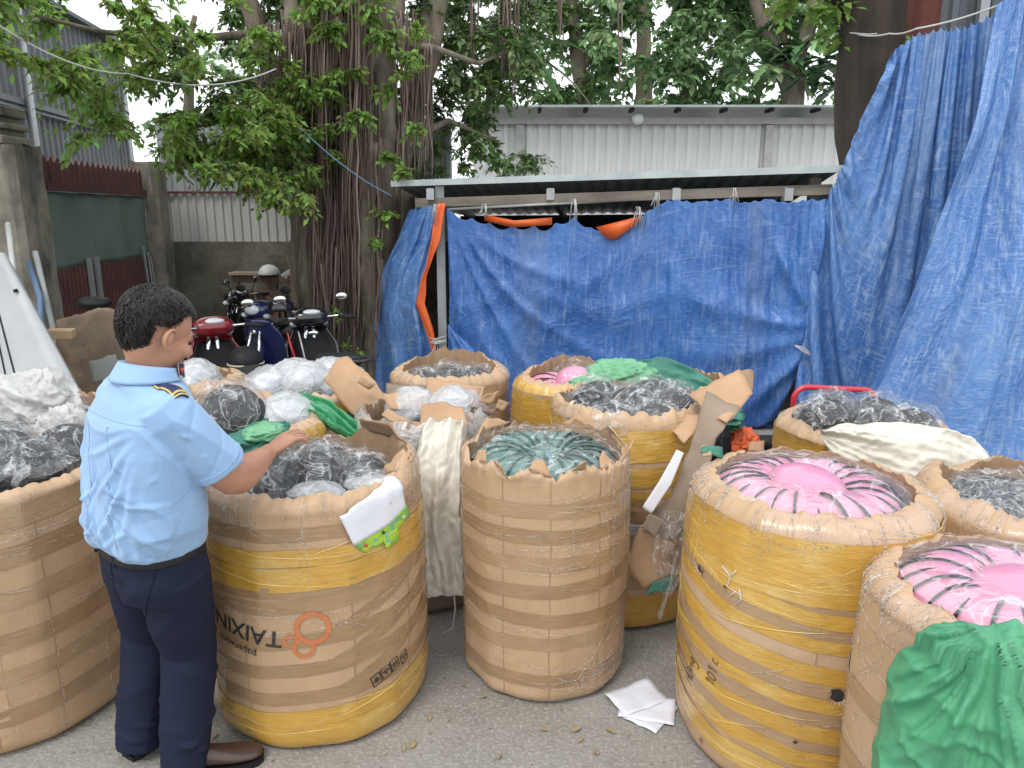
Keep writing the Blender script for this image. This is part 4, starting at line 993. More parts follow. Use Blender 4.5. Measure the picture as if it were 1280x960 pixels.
for x, y, r, w in ((391, 785, .053, .017), (364, 801, .020, .010), (380, 810, .031, .013)):
    V, Fc = annulus(r, w); b.decal(V, Fc, b.hit(x, y), 1, 1, 0, 'ink_o', 'printed_ring', .0045)
# handling symbols: four framed marks
def frame(w, h, t): return [[(-w/2, -h/2), (w/2, -h/2)], [(w/2, -h/2), (w/2, h/2)], [(w/2, h/2), (-w/2, h/2)], [(-w/2, h/2), (-w/2, -h/2)]]
sym = [[[(-.3, -.3), (.3, -.3)], [(-.2, -.3), (-.25, .0), (0, .3), (.25, 0), (.2, -.3)], [(-.1, -.2), (.1, -.2)], [(-.15, 0), (.15, 0)], [(0, .3), (0, -.3)]],
       [[(0, -.3), (0, .05)], [(-.3, .05), (-.15, .3), (.15, .3), (.3, .05), (-.3, .05)], [(-.15, -.3), (.15, -.3)]],
       [[(-.18, -.3), (-.18, .25)], [(.18, -.3), (.18, .25)], [(-.3, .1), (-.18, .3), (-.06, .1)], [(.06, .1), (.18, .3), (.3, .1)], [(-.3, -.3), (.3, -.3)]],
       [[(-.25, -.1), (-.1, .25), (.2, .2), (.25, -.1), (-.25, -.1)], [(0, -.1), (0, -.3), (.1, -.33)], [(-.2, .3), (-.1, .4)]]]
for k, (x, y) in enumerate(((470, 849), (482, 839), (493, 829), (504, 820))):
    V, Fc = stroke2d([[tuple(c_*.9 for c_ in p) for p in l] for l in frame(1, 1.5, .05)+sym[k]], .10)
    b.decal(V, Fc, b.hit(x, y), .040, .034, .30, 'ink', 'handling_symbol', .0048)
# ---- writing on e
def handw(lines, x, y, size, rot, w=.075, name='handwriting'):
    V, Fc = stroke2d(lines, w); e.decal(V, Fc, e.hit(x, y), size, size, rot, 'ink', name, .0055)
H = [[(0, 0), (.05, 1)], [(.5, 0), (.5, 1)], [(0, .5), (.5, .52)]]
o1 = [[(.9, .5), (.7, .35), (.75, .05), (.95, 0), (1.1, .2), (1.05, .45), (.9, .5)], [(.75, .7), (.9, .85), (1.05, .7)], [(.65, 1.1), (.82, .92)]]
n1 = [[(1.3, .5), (1.3, 0), (1.32, .35), (1.5, .5), (1.65, .35), (1.68, 0)]]
g1 = [[(2.2, .45), (2.0, .5), (1.88, .25), (2.05, .02), (2.2, .2), (2.22, .48), (2.22, -.2), (2.1, -.5), (1.88, -.4)]]
handw([[(x-1.1, y-.3) for x, y in l] for l in H+o1+n1+g1], 865, 838, .05, pi/2-.12, .07)
one = [[(0, .7), (.2, 1), (.2, 0)]]; zero = [[(.75, 1), (.52, .75), (.52, .25), (.75, 0), (.98, .25), (.98, .75), (.75, 1)]]
one2 = [[(1.3, .7), (1.5, 1), (1.5, 0)]]; cc = [[(2.6, .55), (2.4, .62), (2.25, .35), (2.38, .05), (2.6, .1)]]
handw([[(x-1.2, y-.4) for x, y in l] for l in one+zero+one2+cc], 892, 840, .038, pi/2-.1, .085)
C1 = [[(.5, .9), (.2, .9), (0, .5), (.2, .05), (.5, .1)], [(.8, .5), (.65, .3), (.75, .05), (.95, .1), (1.0, .5), (1.02, .05)], [(1.3, 1), (1.3, .05), (1.45, .0)], [(1.6, .3), (1.9, .35), (1.8, .55), (1.62, .4), (1.65, .08), (1.95, .08)],
      [(2.2, .5), (2.2, 0), (2.22, .35), (2.4, .5), (2.5, 0)], [(2.7, .5), (2.7, -.4)], [(2.7, .45), (2.95, .45), (2.95, .1), (2.7, .08)]]
handw([[(x-1.4, y-.4) for x, y in l] for l in C1], 846, 800, .040, pi/2-.05, .085)
# torn holes in e: dark patches paint the shade inside them
def hole(bb, x, y, w, h, rot, seed=0):
    th, q = bb.hit(x, y); n = 16; rr = random.Random(seed); k = [rr.uniform(.7, 1.25) for _ in range(n)]
    V = [(0, 0)]+[(w*.5*k[i]*cos(2*pi*i/n), h*.5*k[i]*sin(2*pi*i/n)) for i in range(n)]
    bb.decal(V, [(0, i+1, (i+1) % n+1) for i in range(n)], (th, q), 1, 1, rot, 'dark', 'torn_hole_shade', .0062)
    mb = MB()
    for i in range(n):
        a = 2*pi*i/n+rr.uniform(-.1, .1); r0 = rr.uniform(.9, 1.1); c0, s0 = cos(rot), sin(rot)
        def T(r, a, o):
            X, Y = w*.5*r*cos(a), h*.5*r*sin(a); X, Y = X*c0-Y*s0, X*s0+Y*c0; return tuple(bb.pt(th+X/bb.R, q+Y, o))
        m0 = len(mb.v); mb.v += [T(1.0, a-.2, .006), T(1.0, a+.2, .006), T(rr.uniform(1.15, 1.6), a, .012+rr.random()*.008)]; mb.f.append((m0, m0+1, m0+2))
    mb.build('torn_edge', K['card_flap'], bb.root, smooth=False)
hole(e, 877, 711, .034, .022, -.3, 1); hole(e, 908, 733, .012, .010, 0, 2); hole(e, 1046, 868, .045, .05, .9, 3); hole(e, 878, 925, .014, .016, 0, 4); hole(e, 994, 926, .012, .014, 0, 5)
def scraps(bb, pts, m='strand', w=.006):
    mb = MB()
    for ln in pts:
        Q = [bb.pt(*bb.hit(x, y), .008) for x, y in ln]; mb.tube(Q, w*.5, 5, sy=.4)
    mb.build('film_shred', K[m], bb.root)
scraps(e, [[(905, 706), (915, 720), (911, 732), (926, 742)], [(915, 720), (922, 712)], [(913, 745), (922, 738)], [(926, 735), (928, 748), (920, 755)]], 'paper')
# yellow lettering on d
v, fc, w = text2d('DƯỠNG', bold=.01); kk = .17/w; d.decal([(q[0], q[1]) for q in v], fc, d.hit(778, 633), kk, kk, 0, 'ink_y', 'printed_lettering', .005)
d.decal(*stroke2d([[(-.5, 0), (.5, 0)], [(-.5, -.2), (.35, -.2)]], .08), d.hit(784, 640), .09, .06, 0, 'ink_y', 'printed_lettering', .005)
d.patch('paper', d.hit(776, 660)[0], d.hit(806, 660)[0], d.hit(790, 668)[1], d.hit(790, 655)[1], .006, name='label_sheet')
d.decal(*stroke2d([[(-1, .6), (1, .6)], [(-1, .2), (.8, .2)], [(-1, -.2), (1, -.2)], [(-1, -.6), (.5, -.6)]], .12), d.hit(790, 662), .028, .022, 0, 'ink_b' if 'ink_b' in K else 'ink', 'label_lines', .008)
# ---------------------------------------------------------------- loose carton flaps, sacks, cloths
def slab(name, pts, m, parent=None, thick=.006, sub=8, wob=.006, seed=0, jag=.012):
    """a bent sheet of board through rows of points: pts[j][i]"""
    R_ = len(pts); C_ = len(pts[0]); mb = MB()
    def at(u, v):
        a = v*(R_-1); j = min(int(a), R_-2); b_ = u*(C_-1); i = min(int(b_), C_-2); fa, fb = a-j, b_-i
        return (pts[j][i]*(1-fa)+pts[j+1][i]*fa)*(1-fb)+(pts[j][i+1]*(1-fa)+pts[j+1][i+1]*fa)*fb
    def f(u, v):
        q = at(u, v); e = min(u, 1-u, v, 1-v); return q+Vector((N3(q.x*7, q.y*7, q.z*7, seed), N3(q.x*7, q.z*7, q.y*7, seed+2), N3(q.z*8, q.x*7, 1, seed+5)))*wob+(Vector((N3(q.x*25, q.z*25, 0, seed), 0, N3(q.z*25, q.x*25, 4, seed)))*jag if e < .02 else Vector())
    mb.grid(f, sub*(C_-1), sub*(R_-1)); return mb.build(name, K[m], parent, solid=thick, auto=50)
def bag(name, path, widths, thick, m, label, cat='sack', group=None, seed=0, n=72, fold=.012, nf=7, wdir=None, solid=0, nseg=None, parent=None, kind=None, drape=None):
    """an empty or half-empty bag: a flattened closed tube along a path, gathered into folds"""
    pts = [Vector(p) for p in path]; Q = []; W = []; T = []; seg = nseg or 14
    th = thick if hasattr(thick, '__len__') else [thick]*len(pts)
    for i in range(len(pts)-1):
        p0, p1, p2, p3 = pts[max(0, i-1)], pts[i], pts[i+1], pts[min(len(pts)-1, i+2)]
        for k in range(seg):
            t = k/seg; Q.append(.5*((2*p1)+(p2-p0)*t+(2*p0-5*p1+4*p2-p3)*t*t+(-p0+3*p1-3*p2+p3)*t**3)); W.append(lerp(widths[i], widths[i+1], sm(t))); T.append(lerp(th[i], th[i+1], t))
    Q.append(pts[-1]); W.append(widths[-1]); T.append(th[-1]); rings = []; wd0 = Vector(wdir) if wdir else None
    for i, q in enumerate(Q):
        d = (Q[min(i+1, len(Q)-1)]-Q[max(i-1, 0)]).normalized()
        wd = (wd0-d*wd0.dot(d)).normalized() if wd0 else d.cross(Vector((0, 0, 1))).normalized()
        nn = wd.cross(d).normalized(); ring = []; s_ = i*.05
        for k in range(n):
            a = 2*pi*k/n; cx, cy = cos(a), sin(a)
            x = W[i]*cx*(1+.10*N3(s_*2, cx*2, cy, seed)); y = T[i]*abs(cy)**.6*(1 if cy > 0 else -1)
            g = fold*(sin(nf*cx*2.2+3*N3(s_*.6, cx*1.2, 2, seed)+seed)+.8*N3(cx*6, s_*1.1, 7, seed)*2+.8*max(0, ridge(cx*3+s_*.5, s_*2.2, cy, seed+4))**3)
            g2 = fold*.7*max(0, ridge(cx*5, s_*5, cy*2, seed+8))**3
            ring.append(q+wd*x+nn*(y+g+(g2 if cy > 0 else -g2)))
        rings.append(ring)
    for e, en in ((0, 1), (-1, -2)):
        c0 = sum(rings[e], Vector())/n
    mb = MB(); mb.loft(rings, True); o = mb.build(name, K[m], parent, sub=1)
    return tag(o, label, cat, group, kind) if not parent else o
def crumple(name, c, r, m, label, cat, seed=0, amp=.35, rot=(0, 0, 0), flat=0, n=(90, 56), group=None, sc=1.5):
    mb = MB(); M3 = Euler(rot).to_matrix()
    def f(q):
        k = .5*max(0, ridge(q.x*sc, q.y*sc, q.z*sc, seed))**2+.3*max(0, ridge(q.x*sc*2.4, q.y*sc*2.4, q.z*sc*2.4, seed+3))**3+.12*max(0, ridge(q.x*sc*5, q.y*sc*5, q.z*sc*5, seed+6))**3+.4*N3(q.x*sc, q.y*sc, q.z*sc, seed+9)
        return 1+amp*k
    mb.ell(c, r, n[0], n[1], M3, f=f); return tag(mb.build(name, K[m]), label, cat, group)

# flaps of the torn bale in the middle
slab('carton_flap', [[P(478, 492, 3.52), P(535, 488, 3.62), P(600, 484, 3.74)], [P(488, 512, 3.45), P(540, 512, 3.5), P(598, 508, 3.56)]], 'card_flap', m_.root, seed=1)
slab('carton_flap', [[P(527, 505, 3.42), P(552, 502, 3.42), P(582, 510, 3.42)], [P(524, 540, 3.28), P(552, 543, 3.25), P(583, 532, 3.28)]], 'card_flap', m_.root, seed=2)
slab('carton_flap', [[P(478, 520, 3.34), P(500, 533, 3.28), P(530, 539, 3.26)], [P(484, 510, 3.36), P(505, 524, 3.3), P(528, 530, 3.28)]], 'card_flap', m_.root, seed=3)
# big pale flap folded out in front of the half-empty bale
slab('carton_flap', [[P(480, 516, 3.82), P(483, 481, 4.0), P(533, 483, 4.0)], [P(500, 516, 3.78), P(520, 506, 3.8), P(545, 500, 3.85)]], 'card_grey', i_.root, seed=4)
slab('carton_flap', [[P(531, 472, 4.0), P(560, 476, 3.98), P(606, 484, 3.95)], [P(533, 497, 3.86), P(562, 502, 3.84), P(598, 504, 3.82)]], 'card_flap', i_.root, seed=5)
for k, (x, y, w) in enumerate(((612, 500, 16), (618, 512, 14), (603, 520, 18), (628, 506, 10), (594, 512, 8))):
    slab('torn_scrap', [[P(x-w, y+4, 3.5), P(x, y+6, 3.5)], [P(x-4, y-6, 3.5), P(x+w*.8, y-12+3*k, 3.55)]], ('card_flap', 'card_grey', 'card_in')[k % 3], m_.root, seed=k, sub=4)
# standing flap between the back-left bale and the middle
t = thing('small_carton', 'small opened brown carton behind the green cloth, one big flap standing up', 'carton', (-.86, 3.86, 0))
mb = MB(); mb.box((-.84, 3.84, .41), (.30, .28, .82)); mb.build('carton_body', K['card_grey'], t, smooth=False, bev=.01)
MB().box((-.84, 3.84, .823), (.26, .24, .006)).build('opening_shade', K['dark'], t, smooth=False)  # dark sheet on the solid box, painting the shade inside
slab('carton_flap', [[P(406, 476, 3.9), P(443, 522, 3.75), P(462, 546, 3.7)], [P(420, 450, 3.95), P(455, 490, 3.8), P(486, 520, 3.72)], [P(432, 445, 3.97), P(470, 476, 3.85), P(487, 506, 3.76)]], 'card_flap', t, seed=6, wob=.012)
slab('carton_flap', [[P(398, 520, 3.78), P(430, 530, 3.72)], [P(396, 548, 3.66), P(440, 556, 3.64)]], 'card_in', t, seed=7)
slab('torn_scrap', [[P(447, 478, 3.74), P(462, 486, 3.72)], [P(452, 470, 3.74), P(468, 482, 3.72)]], 'card_flap', t, seed=8, sub=3)
# inner flap of b and small flap over its corner
slab('carton_flap', [[b.pt(1.2, b.ST-.01, .004), b.pt(1.45, b.ST-.01, .006)], [P(478, 590, 2.62), P(500, 604, 2.55)], [P(468, 612, 2.5), P(488, 628, 2.44)]], 'card_grey', b.root, seed=9, sub=6)
slab('carton_flap', [[P(478, 588, 2.66), P(504, 562, 2.68)], [P(497, 601, 2.6), P(516, 574, 2.62)]], 'card_flap', b.root, seed=10, sub=6)
slab('carton_flap', [[b.pt(1.9, b.ST-.02, -.006), b.pt(2.3, b.ST-.02, -.006), b.pt(2.8, b.ST-.02, -.006)], [b.pt(1.95, b.ST-.02, -.03)+Vector((0, 0, .045)), b.pt(2.3, b.ST-.02, -.04)+Vector((0, 0, .09)), b.pt(2.8, b.ST-.02, -.04)+Vector((0, 0, .08))]], 'card_in', b.root, seed=11)
# torn points on the rim of c
for k, (th, w, hh) in enumerate(((-.9, .12, .05), (-.55, .1, .035), (-.1, .14, .04), (.35, .1, .045), (.8, .16, .05), (1.3, .2, .06), (1.9, .3, .05), (2.6, .3, .05), (-1.6, .25, .04), (-2.4, .3, .04))):
    r0 = c.ST-.012; p0, p1 = c.pt(th-w, r0, .003), c.pt(th+w, r0, .003); d_ = Vector((sin(th), -cos(th), 0))
    slab('torn_scrap', [[p0, p1], [p0.lerp(p1, .25)+d_*(.02 if k % 2 else -.03)+Vector((0, 0, hh*.7)), p0.lerp(p1, .6)+d_*(.03 if k % 2 else -.03)+Vector((0, 0, hh))]], 'card_flap', c.root, seed=20+k, sub=4, thick=.004)
# long flap torn off d, hanging between d and e, with white foam strip
t = thing('torn_carton', 'long torn carton side hanging open between the yellow bales, a white foam strip along it', 'carton', (.95, 2.95, 0))
slab('long_side', [[P(884, 490, 3.15), P(925, 512, 3.1)], [P(865, 560, 3.0), P(897, 548, 2.98)], [P(838, 620, 2.88), P(880, 610, 2.9)], [P(800, 662, 2.84), P(846, 676, 2.82)]], 'card_grey', t, wob=.016, seed=31, thick=.01)
slab('foam_strip', [[P(846, 562, 2.90), P(854, 566, 2.90)], [P(824, 602, 2.85), P(838, 606, 2.85)], [P(803, 634, 2.82), P(814, 642, 2.82)]], 'paper', t, seed=32, wob=.002, jag=0, thick=.012)
slab('top_flap', [[P(860, 494, 3.22), P(906, 530, 3.0)], [P(924, 460, 3.32), P(941, 490, 3.2)]], 'card_flap', t, seed=33, wob=.01)
slab('end_flap', [[P(922, 462, 3.32), P(938, 492, 3.2)], [P(943, 463, 3.42), P(942, 474, 3.38)]], 'card_in', t, seed=34, wob=.004)
slab('fold_flap', [[P(845, 512, 3.22), P(880, 520, 3.1)], [P(838, 536, 3.1), P(856, 556, 3.02)]], 'card_flap', t, seed=35, wob=.006)
slab('lower_flap', [[P(800, 660, 2.86), P(845, 678, 2.82)], [P(783, 700, 2.86), P(835, 700, 2.86)], [P(806, 738, 2.88), P(842, 712, 2.86)]], 'card_flap', t, seed=36, wob=.016)
slab('grey_end', [[P(812, 640, 2.80), P(830, 652, 2.80)], [P(798, 658, 2.80), P(818, 672, 2.80)]], 'card_grey', t, seed=37, wob=.004)
slab('green_scrap', [[P(816, 728, 2.86), P(842, 718, 2.86)], [P(808, 742, 2.86), P(838, 738, 2.86)]], 'sack_gd', t, seed=38)
mb = MB(); mb.tube([P(846, 690, 2.8), P(838, 730, 2.82), P(824, 772, 2.86)], [.009, .007, .012], 6); mb.build('film_twist', K['strand'], t)
bag('film_sheet', [P(848, 640, 2.80), P(842, 675, 2.78), P(838, 705, 2.8), P(832, 740, 2.84)], [.05, .08, .07, .02], .02, 'film_g', '', parent=t, seed=3, wdir=(1, 0, 0))
slab('green_tape', [[P(880, 558, 2.72), P(903, 560, 2.72)], [P(876, 566, 2.70), P(902, 573, 2.70)]], 'sack_gd', e.root, seed=39, sub=4)
slab('white_scrap', [[P(878, 557, 2.73), P(888, 558, 2.73)], [P(876, 572, 2.69), P(889, 570, 2.69)]], 'card_flap', e.root, seed=40, sub=4)
# cards taped on b
th1, q1 = b.hit(424, 642); 
def card(pl, m, name, off, par=None, thick=.002):
    c0 = [b.pt(*b.hit(x, y), off) for x, y in pl]; return c0
cd_ = thing('price_card', 'blank white card with a green printed lower edge, stuck on the ring-printed bale', 'card', b.pt(*b.hit(462, 640)))
def laid(name, quad, m, off, nn=10, rag=0, curl=.01):
    h4 = [b.hit(x, y) for x, y in quad]; mb = MB()
    def f_(u, v):
        t_ = lerp(lerp(h4[0][0], h4[1][0], u), lerp(h4[3][0], h4[2][0], u), v); q_ = lerp(lerp(h4[0][1], h4[1][1], u), lerp(h4[3][1], h4[2][1], u), v)
        return b.pt(t_, min(q_+rag*sin(u*17)*(v > .9), b.ST), off+curl*(u*(1-v)*.5+.3*u))
    mb.grid(f_, nn*2, nn); return mb.build(name, K[m], cd_, solid=.0015)
laid('white_sheet', ((423, 644), (482, 598), (503, 634), (441, 681)), 'paper', .012)
laid('green_edge', ((440, 680), (504, 630), (508, 644), (456, 690)), 'cgreen', .009, rag=.008)
laid('green_tab', ((475, 668), (492, 658), (495, 674), (480, 684)), 'cgreen', .012)
for x, y, r, m in ((455, 680, .007, 'redp'), (476, 664, .006, 'ink'), (500, 645, .005, 'paper')):
    q = b.pt(*b.hit(x, y), .015); MB().ell(q, (r, .003, r), 10, 6).build('printed_mark', K[m], cd_)

# white sack hanging between b and c
bag('white_sack', [P(560, 530, 3.22), P(552, 560, 3.10), P(547, 600, 3.02), P(546, 650, 3.0), P(552, 700, 3.0), P(556, 742, 3.0)], [.09, .105, .125, .125, .115, .125], [.03, .045, .05, .045, .04, .03], 'sack_w', 'long crumpled white woven sack hanging down between the middle bale and the ring-printed one', seed=4, fold=.016, nf=4, wdir=(1, 0, 0))
bag('white_sack_end', [P(525, 690, 3.0), P(526, 720, 2.99), P(525, 750, 3.0)], [.03, .035, .012], .02, 'sack_w', 'twisted tail of white sacking beside the long hanging sack', seed=6, fold=.008, nf=3, wdir=(1, 0, 0))
rope('string', [P(567, 735, 2.98), P(569, 760, 2.98), P(566, 785, 3.0), P(553, 792, 3.02)], .004, K['rope_w'], 'white string dangling from the hanging white sack', 0, 'string', n=8)
# sack over the right back bale
nx, ny = 60, 52
def sack_sheet(cx, cy, w, l, rot, z, coll, steps, m, name, label, seed=0, pins=(), nx=60, ny=52, damp=.95, cat='sack', wr=.004, bend=.05, solid=.004):
    Lu, Lv = w/(nx-1), l/(ny-1); X = np.zeros((ny, nx, 3)); c_, s_ = cos(rot), sin(rot)
    for j in range(ny):
        for i in range(nx):
            a, b_ = (i*Lu-w/2), (j*Lv-l/2); X[j, i] = (cx+a*c_-b_*s_, cy+a*s_+b_*c_, z+.05*N3(a*7, b_*7, 1, seed)+.02*N3(a*19, b_*19, 1, seed))
    # squeeze it so that it gathers
    X[..., 0] = cx+(X[..., 0]-cx)*.86; X[..., 1] = cy+(X[..., 1]-cy)*.90
    X = cloth(X, Lu, Lv, list(pins), steps, coll, it=8, damp=damp, bend=bend)
    return tag(cloth_obj(X, Lu, Lv, name, K[m], solid=solid, wr=wr, ws=14, seed=seed), label, cat)
def coll_bales(bs, extra=(), e=.008):
    def f(X):
        for q in bs:
            c0, R, h = q.c, q.R+.012+e, q.h+.01
            d = X[..., :2]-np.array([c0.x, c0.y]); r = np.sqrt((d*d).sum(-1))+1e-9
            rr = np.clip(r/R, 0, 1); top = h-np.where(rr > .72, ((rr-.72)/.28)**2.2*q.sh*1.0, 0)
            inside = (r < R) & (X[..., 2] < top)
            pen_r = R-r; pen_z = top-X[..., 2]; side = inside & (pen_r < pen_z)
            X[..., 0] = np.where(side, c0.x+d[..., 0]/r*R, X[..., 0]); X[..., 1] = np.where(side, c0.y+d[..., 1]/r*R, X[..., 1])
            upm = inside & ~side; X[..., 2] = np.where(upm, top, X[..., 2])
        for c0, rr in extra:
            d = X-np.array(c0); k = np.sqrt(((d/np.array(rr))**2).sum(-1, keepdims=True))+1e-9; X[:] = np.where(k < 1, np.array(c0)+d/k, X)
        X[..., 2] = np.maximum(X[..., 2], .01)
    return f
def draped(bb, cor, nu_, nv_, slack, coll, steps, m, name, label, seed, wr=.006, pinrows=1, off=.03, left=False):
    """sheet laid on a bale: cor = four (angle, path) corners; top row held, the rest falls into folds"""
    X = np.zeros((nv_, nu_, 3))
    for j in range(nv_):
        for i in range(nu_):
            u, v = i/(nu_-1), j/(nv_-1); (a0, q0), (a1, q1), (a2, q2), (a3, q3) = cor
            th = lerp(lerp(a0, a1, u), lerp(a3, a2, u), v); q = lerp(lerp(q0, q1, u), lerp(q3, q2, u), v)+.02*sin(u*9)*(1-v)
            o = off+.03*(1+N3(u*3+v*2, v*2.5-u, seed)*1.2)+.03*N3(u*7-v*4, v*5, seed)+.015*sin(u*11+v*9+4*N3(u*2, v*2, seed))
            if q > bb.ST-.12: o += .03*sm((q-bb.ST+.12)/.12)
            X[j, i] = bb.pt(th, min(q, bb.ST), o)
            if q > bb.ST: d_ = Vector((sin(th), -cos(th), 0)); X[j, i] = X[j, i]-np.array(d_*(q-bb.ST))+np.array((0, 0, .02))
    Lu = float(np.linalg.norm(X[:, 1:]-X[:, :-1], axis=-1).mean())*slack; Lv = float(np.linalg.norm(X[1:]-X[:-1], axis=-1).mean())*slack*.98
    pins = [(r_, i, X[r_, i].copy()) for r_ in range(pinrows) for i in range(0, nu_, 2)]
    if left: pins += [(j, 0, X[j, 0].copy()) for j in range(0, nv_, 5)]
    X = cloth(X, Lu, Lv, pins, steps, coll, it=8, bend=.05)
    return tag(cloth_obj(X, Lu, Lv, name, K[m], solid=.003, wr=wr, ws=12, seed=seed), label, 'sack')
bag('white_sack', [P(1028, 541, 3.16), P(1060, 553, 3.08), P(1110, 572, 3.02), P(1165, 590, 3.06), P(1205, 606, 3.14), P(1232, 622, 3.24)], [.015, .09, .16, .21, .21, .10], [.02, .045, .07, .10, .11, .06], 'sack_w', 'broad white woven sack draped over the front of the bale under the tall tarpaulin', seed=3, fold=.013, nf=3, wdir=(0, -.45, -.9), n=110, nseg=20)
def fan_sack():
    kn = f.hit(1248, 792); mb = MB(); nu_, nv_ = 150, 130; uv = []
    for j in range(nv_+1):
        for i in range(nu_+1):
            u, v = i/nu_, j/nv_; l_ = lerp(-1.27, -1.36, v)+.05*N3(v*4, 1, 8)+.02*N3(v*14, 2, 8)+.22*(1-sm(v*5)); th = lerp(l_, .62, u)
            top = f.ST+.015-.05*sm(1-u*4)+.015*N3(u*9, 4, 4); q = lerp(top, .10, v); X_ = (th-kn[0])*f.R; Y_ = q-kn[1]; r = sqrt(X_*X_+Y_*Y_); a_ = atan2(X_, -Y_)
            fo = max(0, ridge(a_*2.6+.6*N3(r*5, a_, 1), r*1.1, 2, 5))**2*.055*sm(r*5)+max(0, ridge(a_*6+r*2, r*3.2, 3, 6))**3*.022*sm(r*8)+max(0, ridge(X_*8+Y_*5, Y_*9, 3, 9))**3*.012+.02*N3(X_*4, Y_*4, 3)
            edge_ = min(u*14, 1); o = .022+fo*(.35+.65*edge_)+.03*sm(v)*(.5+N3(u*4, v*2, 9))+.03*math.exp(-(r/.09)**2)
            p_ = f.pt(th, min(q, f.ST), max(.012, o))
            if q > f.ST: d_ = Vector((sin(th), -cos(th), 0)); p_ = p_-d_*(q-f.ST)*1.5+Vector((0, 0, .01))
            mb.v.append(tuple(p_))
    for j in range(nv_):
        for i in range(nu_): a2 = j*(nu_+1)+i; mb.f.append((a2, a2+1, a2+nu_+2, a2+nu_+1))
    return tag(mb.build('green_sack', K['sack_g'], solid=.003), 'large green woven sack slumped over the lower right bale of pink helmets', 'sack')
fan_sack()
crumple('sack_neck', P(1245, 790, 1.66), (.07, .055, .035), 'sack_g', 'bunched neck of green sacking on the lower right bale', 'sack', 61, .5, sc=2)
# green bags at the back
crumple('green_bag', P(773, 471, 4.05), (.19, .14, .085), 'sack_gl', 'light green crumpled plastic bag lying on the back bales against the tarpaulin', 'bag', 3, .35, sc=2)
crumple('green_cloth', P(742, 480, 3.98), (.14, .1, .05), 'sack_gl', 'smaller light green bag end in front of the light green bag', 'bag', 5, .4, sc=2.2)
bag('green_cloth', [P(795, 472, 4.2), P(825, 474, 4.15), P(860, 484, 4.1), P(890, 494, 4.05)], [.12, .14, .12, .07], [.05, .05, .05, .03], 'sack_gd', 'teal green cloth spread to the right of the light green bag at the back', 'cloth', seed=8, fold=.014, nf=4, wdir=(0, .8, .6))
bag('light_green_cloth', [P(345, 505, 3.62), P(380, 504, 3.55), P(405, 512, 3.50), P(425, 528, 3.45), P(447, 543, 3.4)], [.05, .06, .06, .055, .045], [.02, .03, .03, .03, .02], 'sack_gl2' if 'sack_gl2' in K else 'sack_g', 'bright green crumpled cloth strip lying over the small opened carton', 'cloth', seed=12, fold=.016, nf=4, wdir=(0, .8, .6))
crumple('green_cloth', P(306, 556, 2.78), (.15, .12, .07), 'sack_gd', 'dark green cloth bunched under the bagged helmet beside the man', 'cloth', 15, .35, sc=1.8, rot=(0, -.3, 0))
crumple('green_cloth', P(330, 540, 2.74), (.07, .08, .03), 'sack_gl', 'bright green cloth corner just behind the man\'s hand', 'cloth', 16, .3)
crumple('orange_cloth', P(917, 549, 4.0)-Vector((0, 0, .05)), (.13, .12, .11), 'orange', 'orange crumpled cloth behind the banded bale, below the tarpaulins', 'cloth', 21, .4, sc=2.2)
crumple('black_bag', P(893, 545, 3.75)-Vector((0, 0, .12)), (.08, .1, .22), 'blackm', 'black plastic bag squeezed in behind the torn carton', 'bag', 24, .3)
crumple('dark_green_bag', P(905, 522, 3.95), (.10, .1, .06), 'sack_gd', 'dark green bag behind the raised flap of the torn carton', 'bag', 27, .4)
MB().box((1.17, 4.0, .30), (.34, .34, .60), (0, 0, .2)).build('x', K['card_grey'])
o = bpy.data.objects['x']; o.name = 'brown_carton'; tag(o, 'low brown carton under the orange cloth', 'carton')
# white sacks at the left
crumple('white_sack', P(48, 503, 3.45), (.17, .13, .12), 'sack_ww', 'upright crumpled white plastic sack highest on the left bales', 'sack', 31, .55, sc=1.5, rot=(0, .3, 0))
crumple('white_sack', P(80, 545, 3.2), (.09, .10, .11), 'sack_ww', 'white plastic sack slumped just behind the man\'s left shoulder', 'sack', 34, .5, sc=1.5)
crumple('white_sack', P(18, 528, 3.4), (.13, .12, .07), 'sack_ww', 'low white sack at the left edge beside the upright one', 'sack', 37, .5, sc=1.6)
crumple('green_sheet', P(45, 545, 3.15), (.16, .12, .03), 'film_gn' if 'film_gn' in K else 'film_w', 'milky greenish film wad lying in front of the white sacks', 'film', 39, .4)
crumple('film_wad', P(205, 487, 3.9), (.10, .1, .05), 'film_w', 'clear film wad on the small bale behind the man', 'film', 42, .5)
# papers on the ground
pp = [((752, 873), (803, 849), (843, 884), (800, 898)), ((762, 882), (806, 905), (845, 886), (836, 920)), ((775, 888), (812, 918), (843, 905), (801, 921))]
for k, (r, dx, dy, w, l) in enumerate(((.45, 0, 0, .21, .15), (-.25, .03, -.06, .21, .15), (.9, .045, -.075, .20, .14))):
    q = PZ(796, 876, 0)+Vector((dx, dy, 0)); mb = MB(); c0, s0 = cos(r), sin(r)
    mb.grid(lambda u, v: (q.x+(u-.5)*w*c0-(v-.5)*l*s0, q.y+(u-.5)*w*s0+(v-.5)*l*c0, .006+.005*(2-k)+.010*abs(N3(u*2, v*2, k))+.02*max(0, u+v-1.5)), 10, 8)
    tag(mb.build('paper_sheet', K['paper'], solid=.0012), ('white paper sheet lying undermost of three by the middle bale', 'white paper sheet lying between the other two by the middle bale', 'white paper sheet lying on top of the three by the middle bale')[k], 'paper', 'paper sheets on the ground')
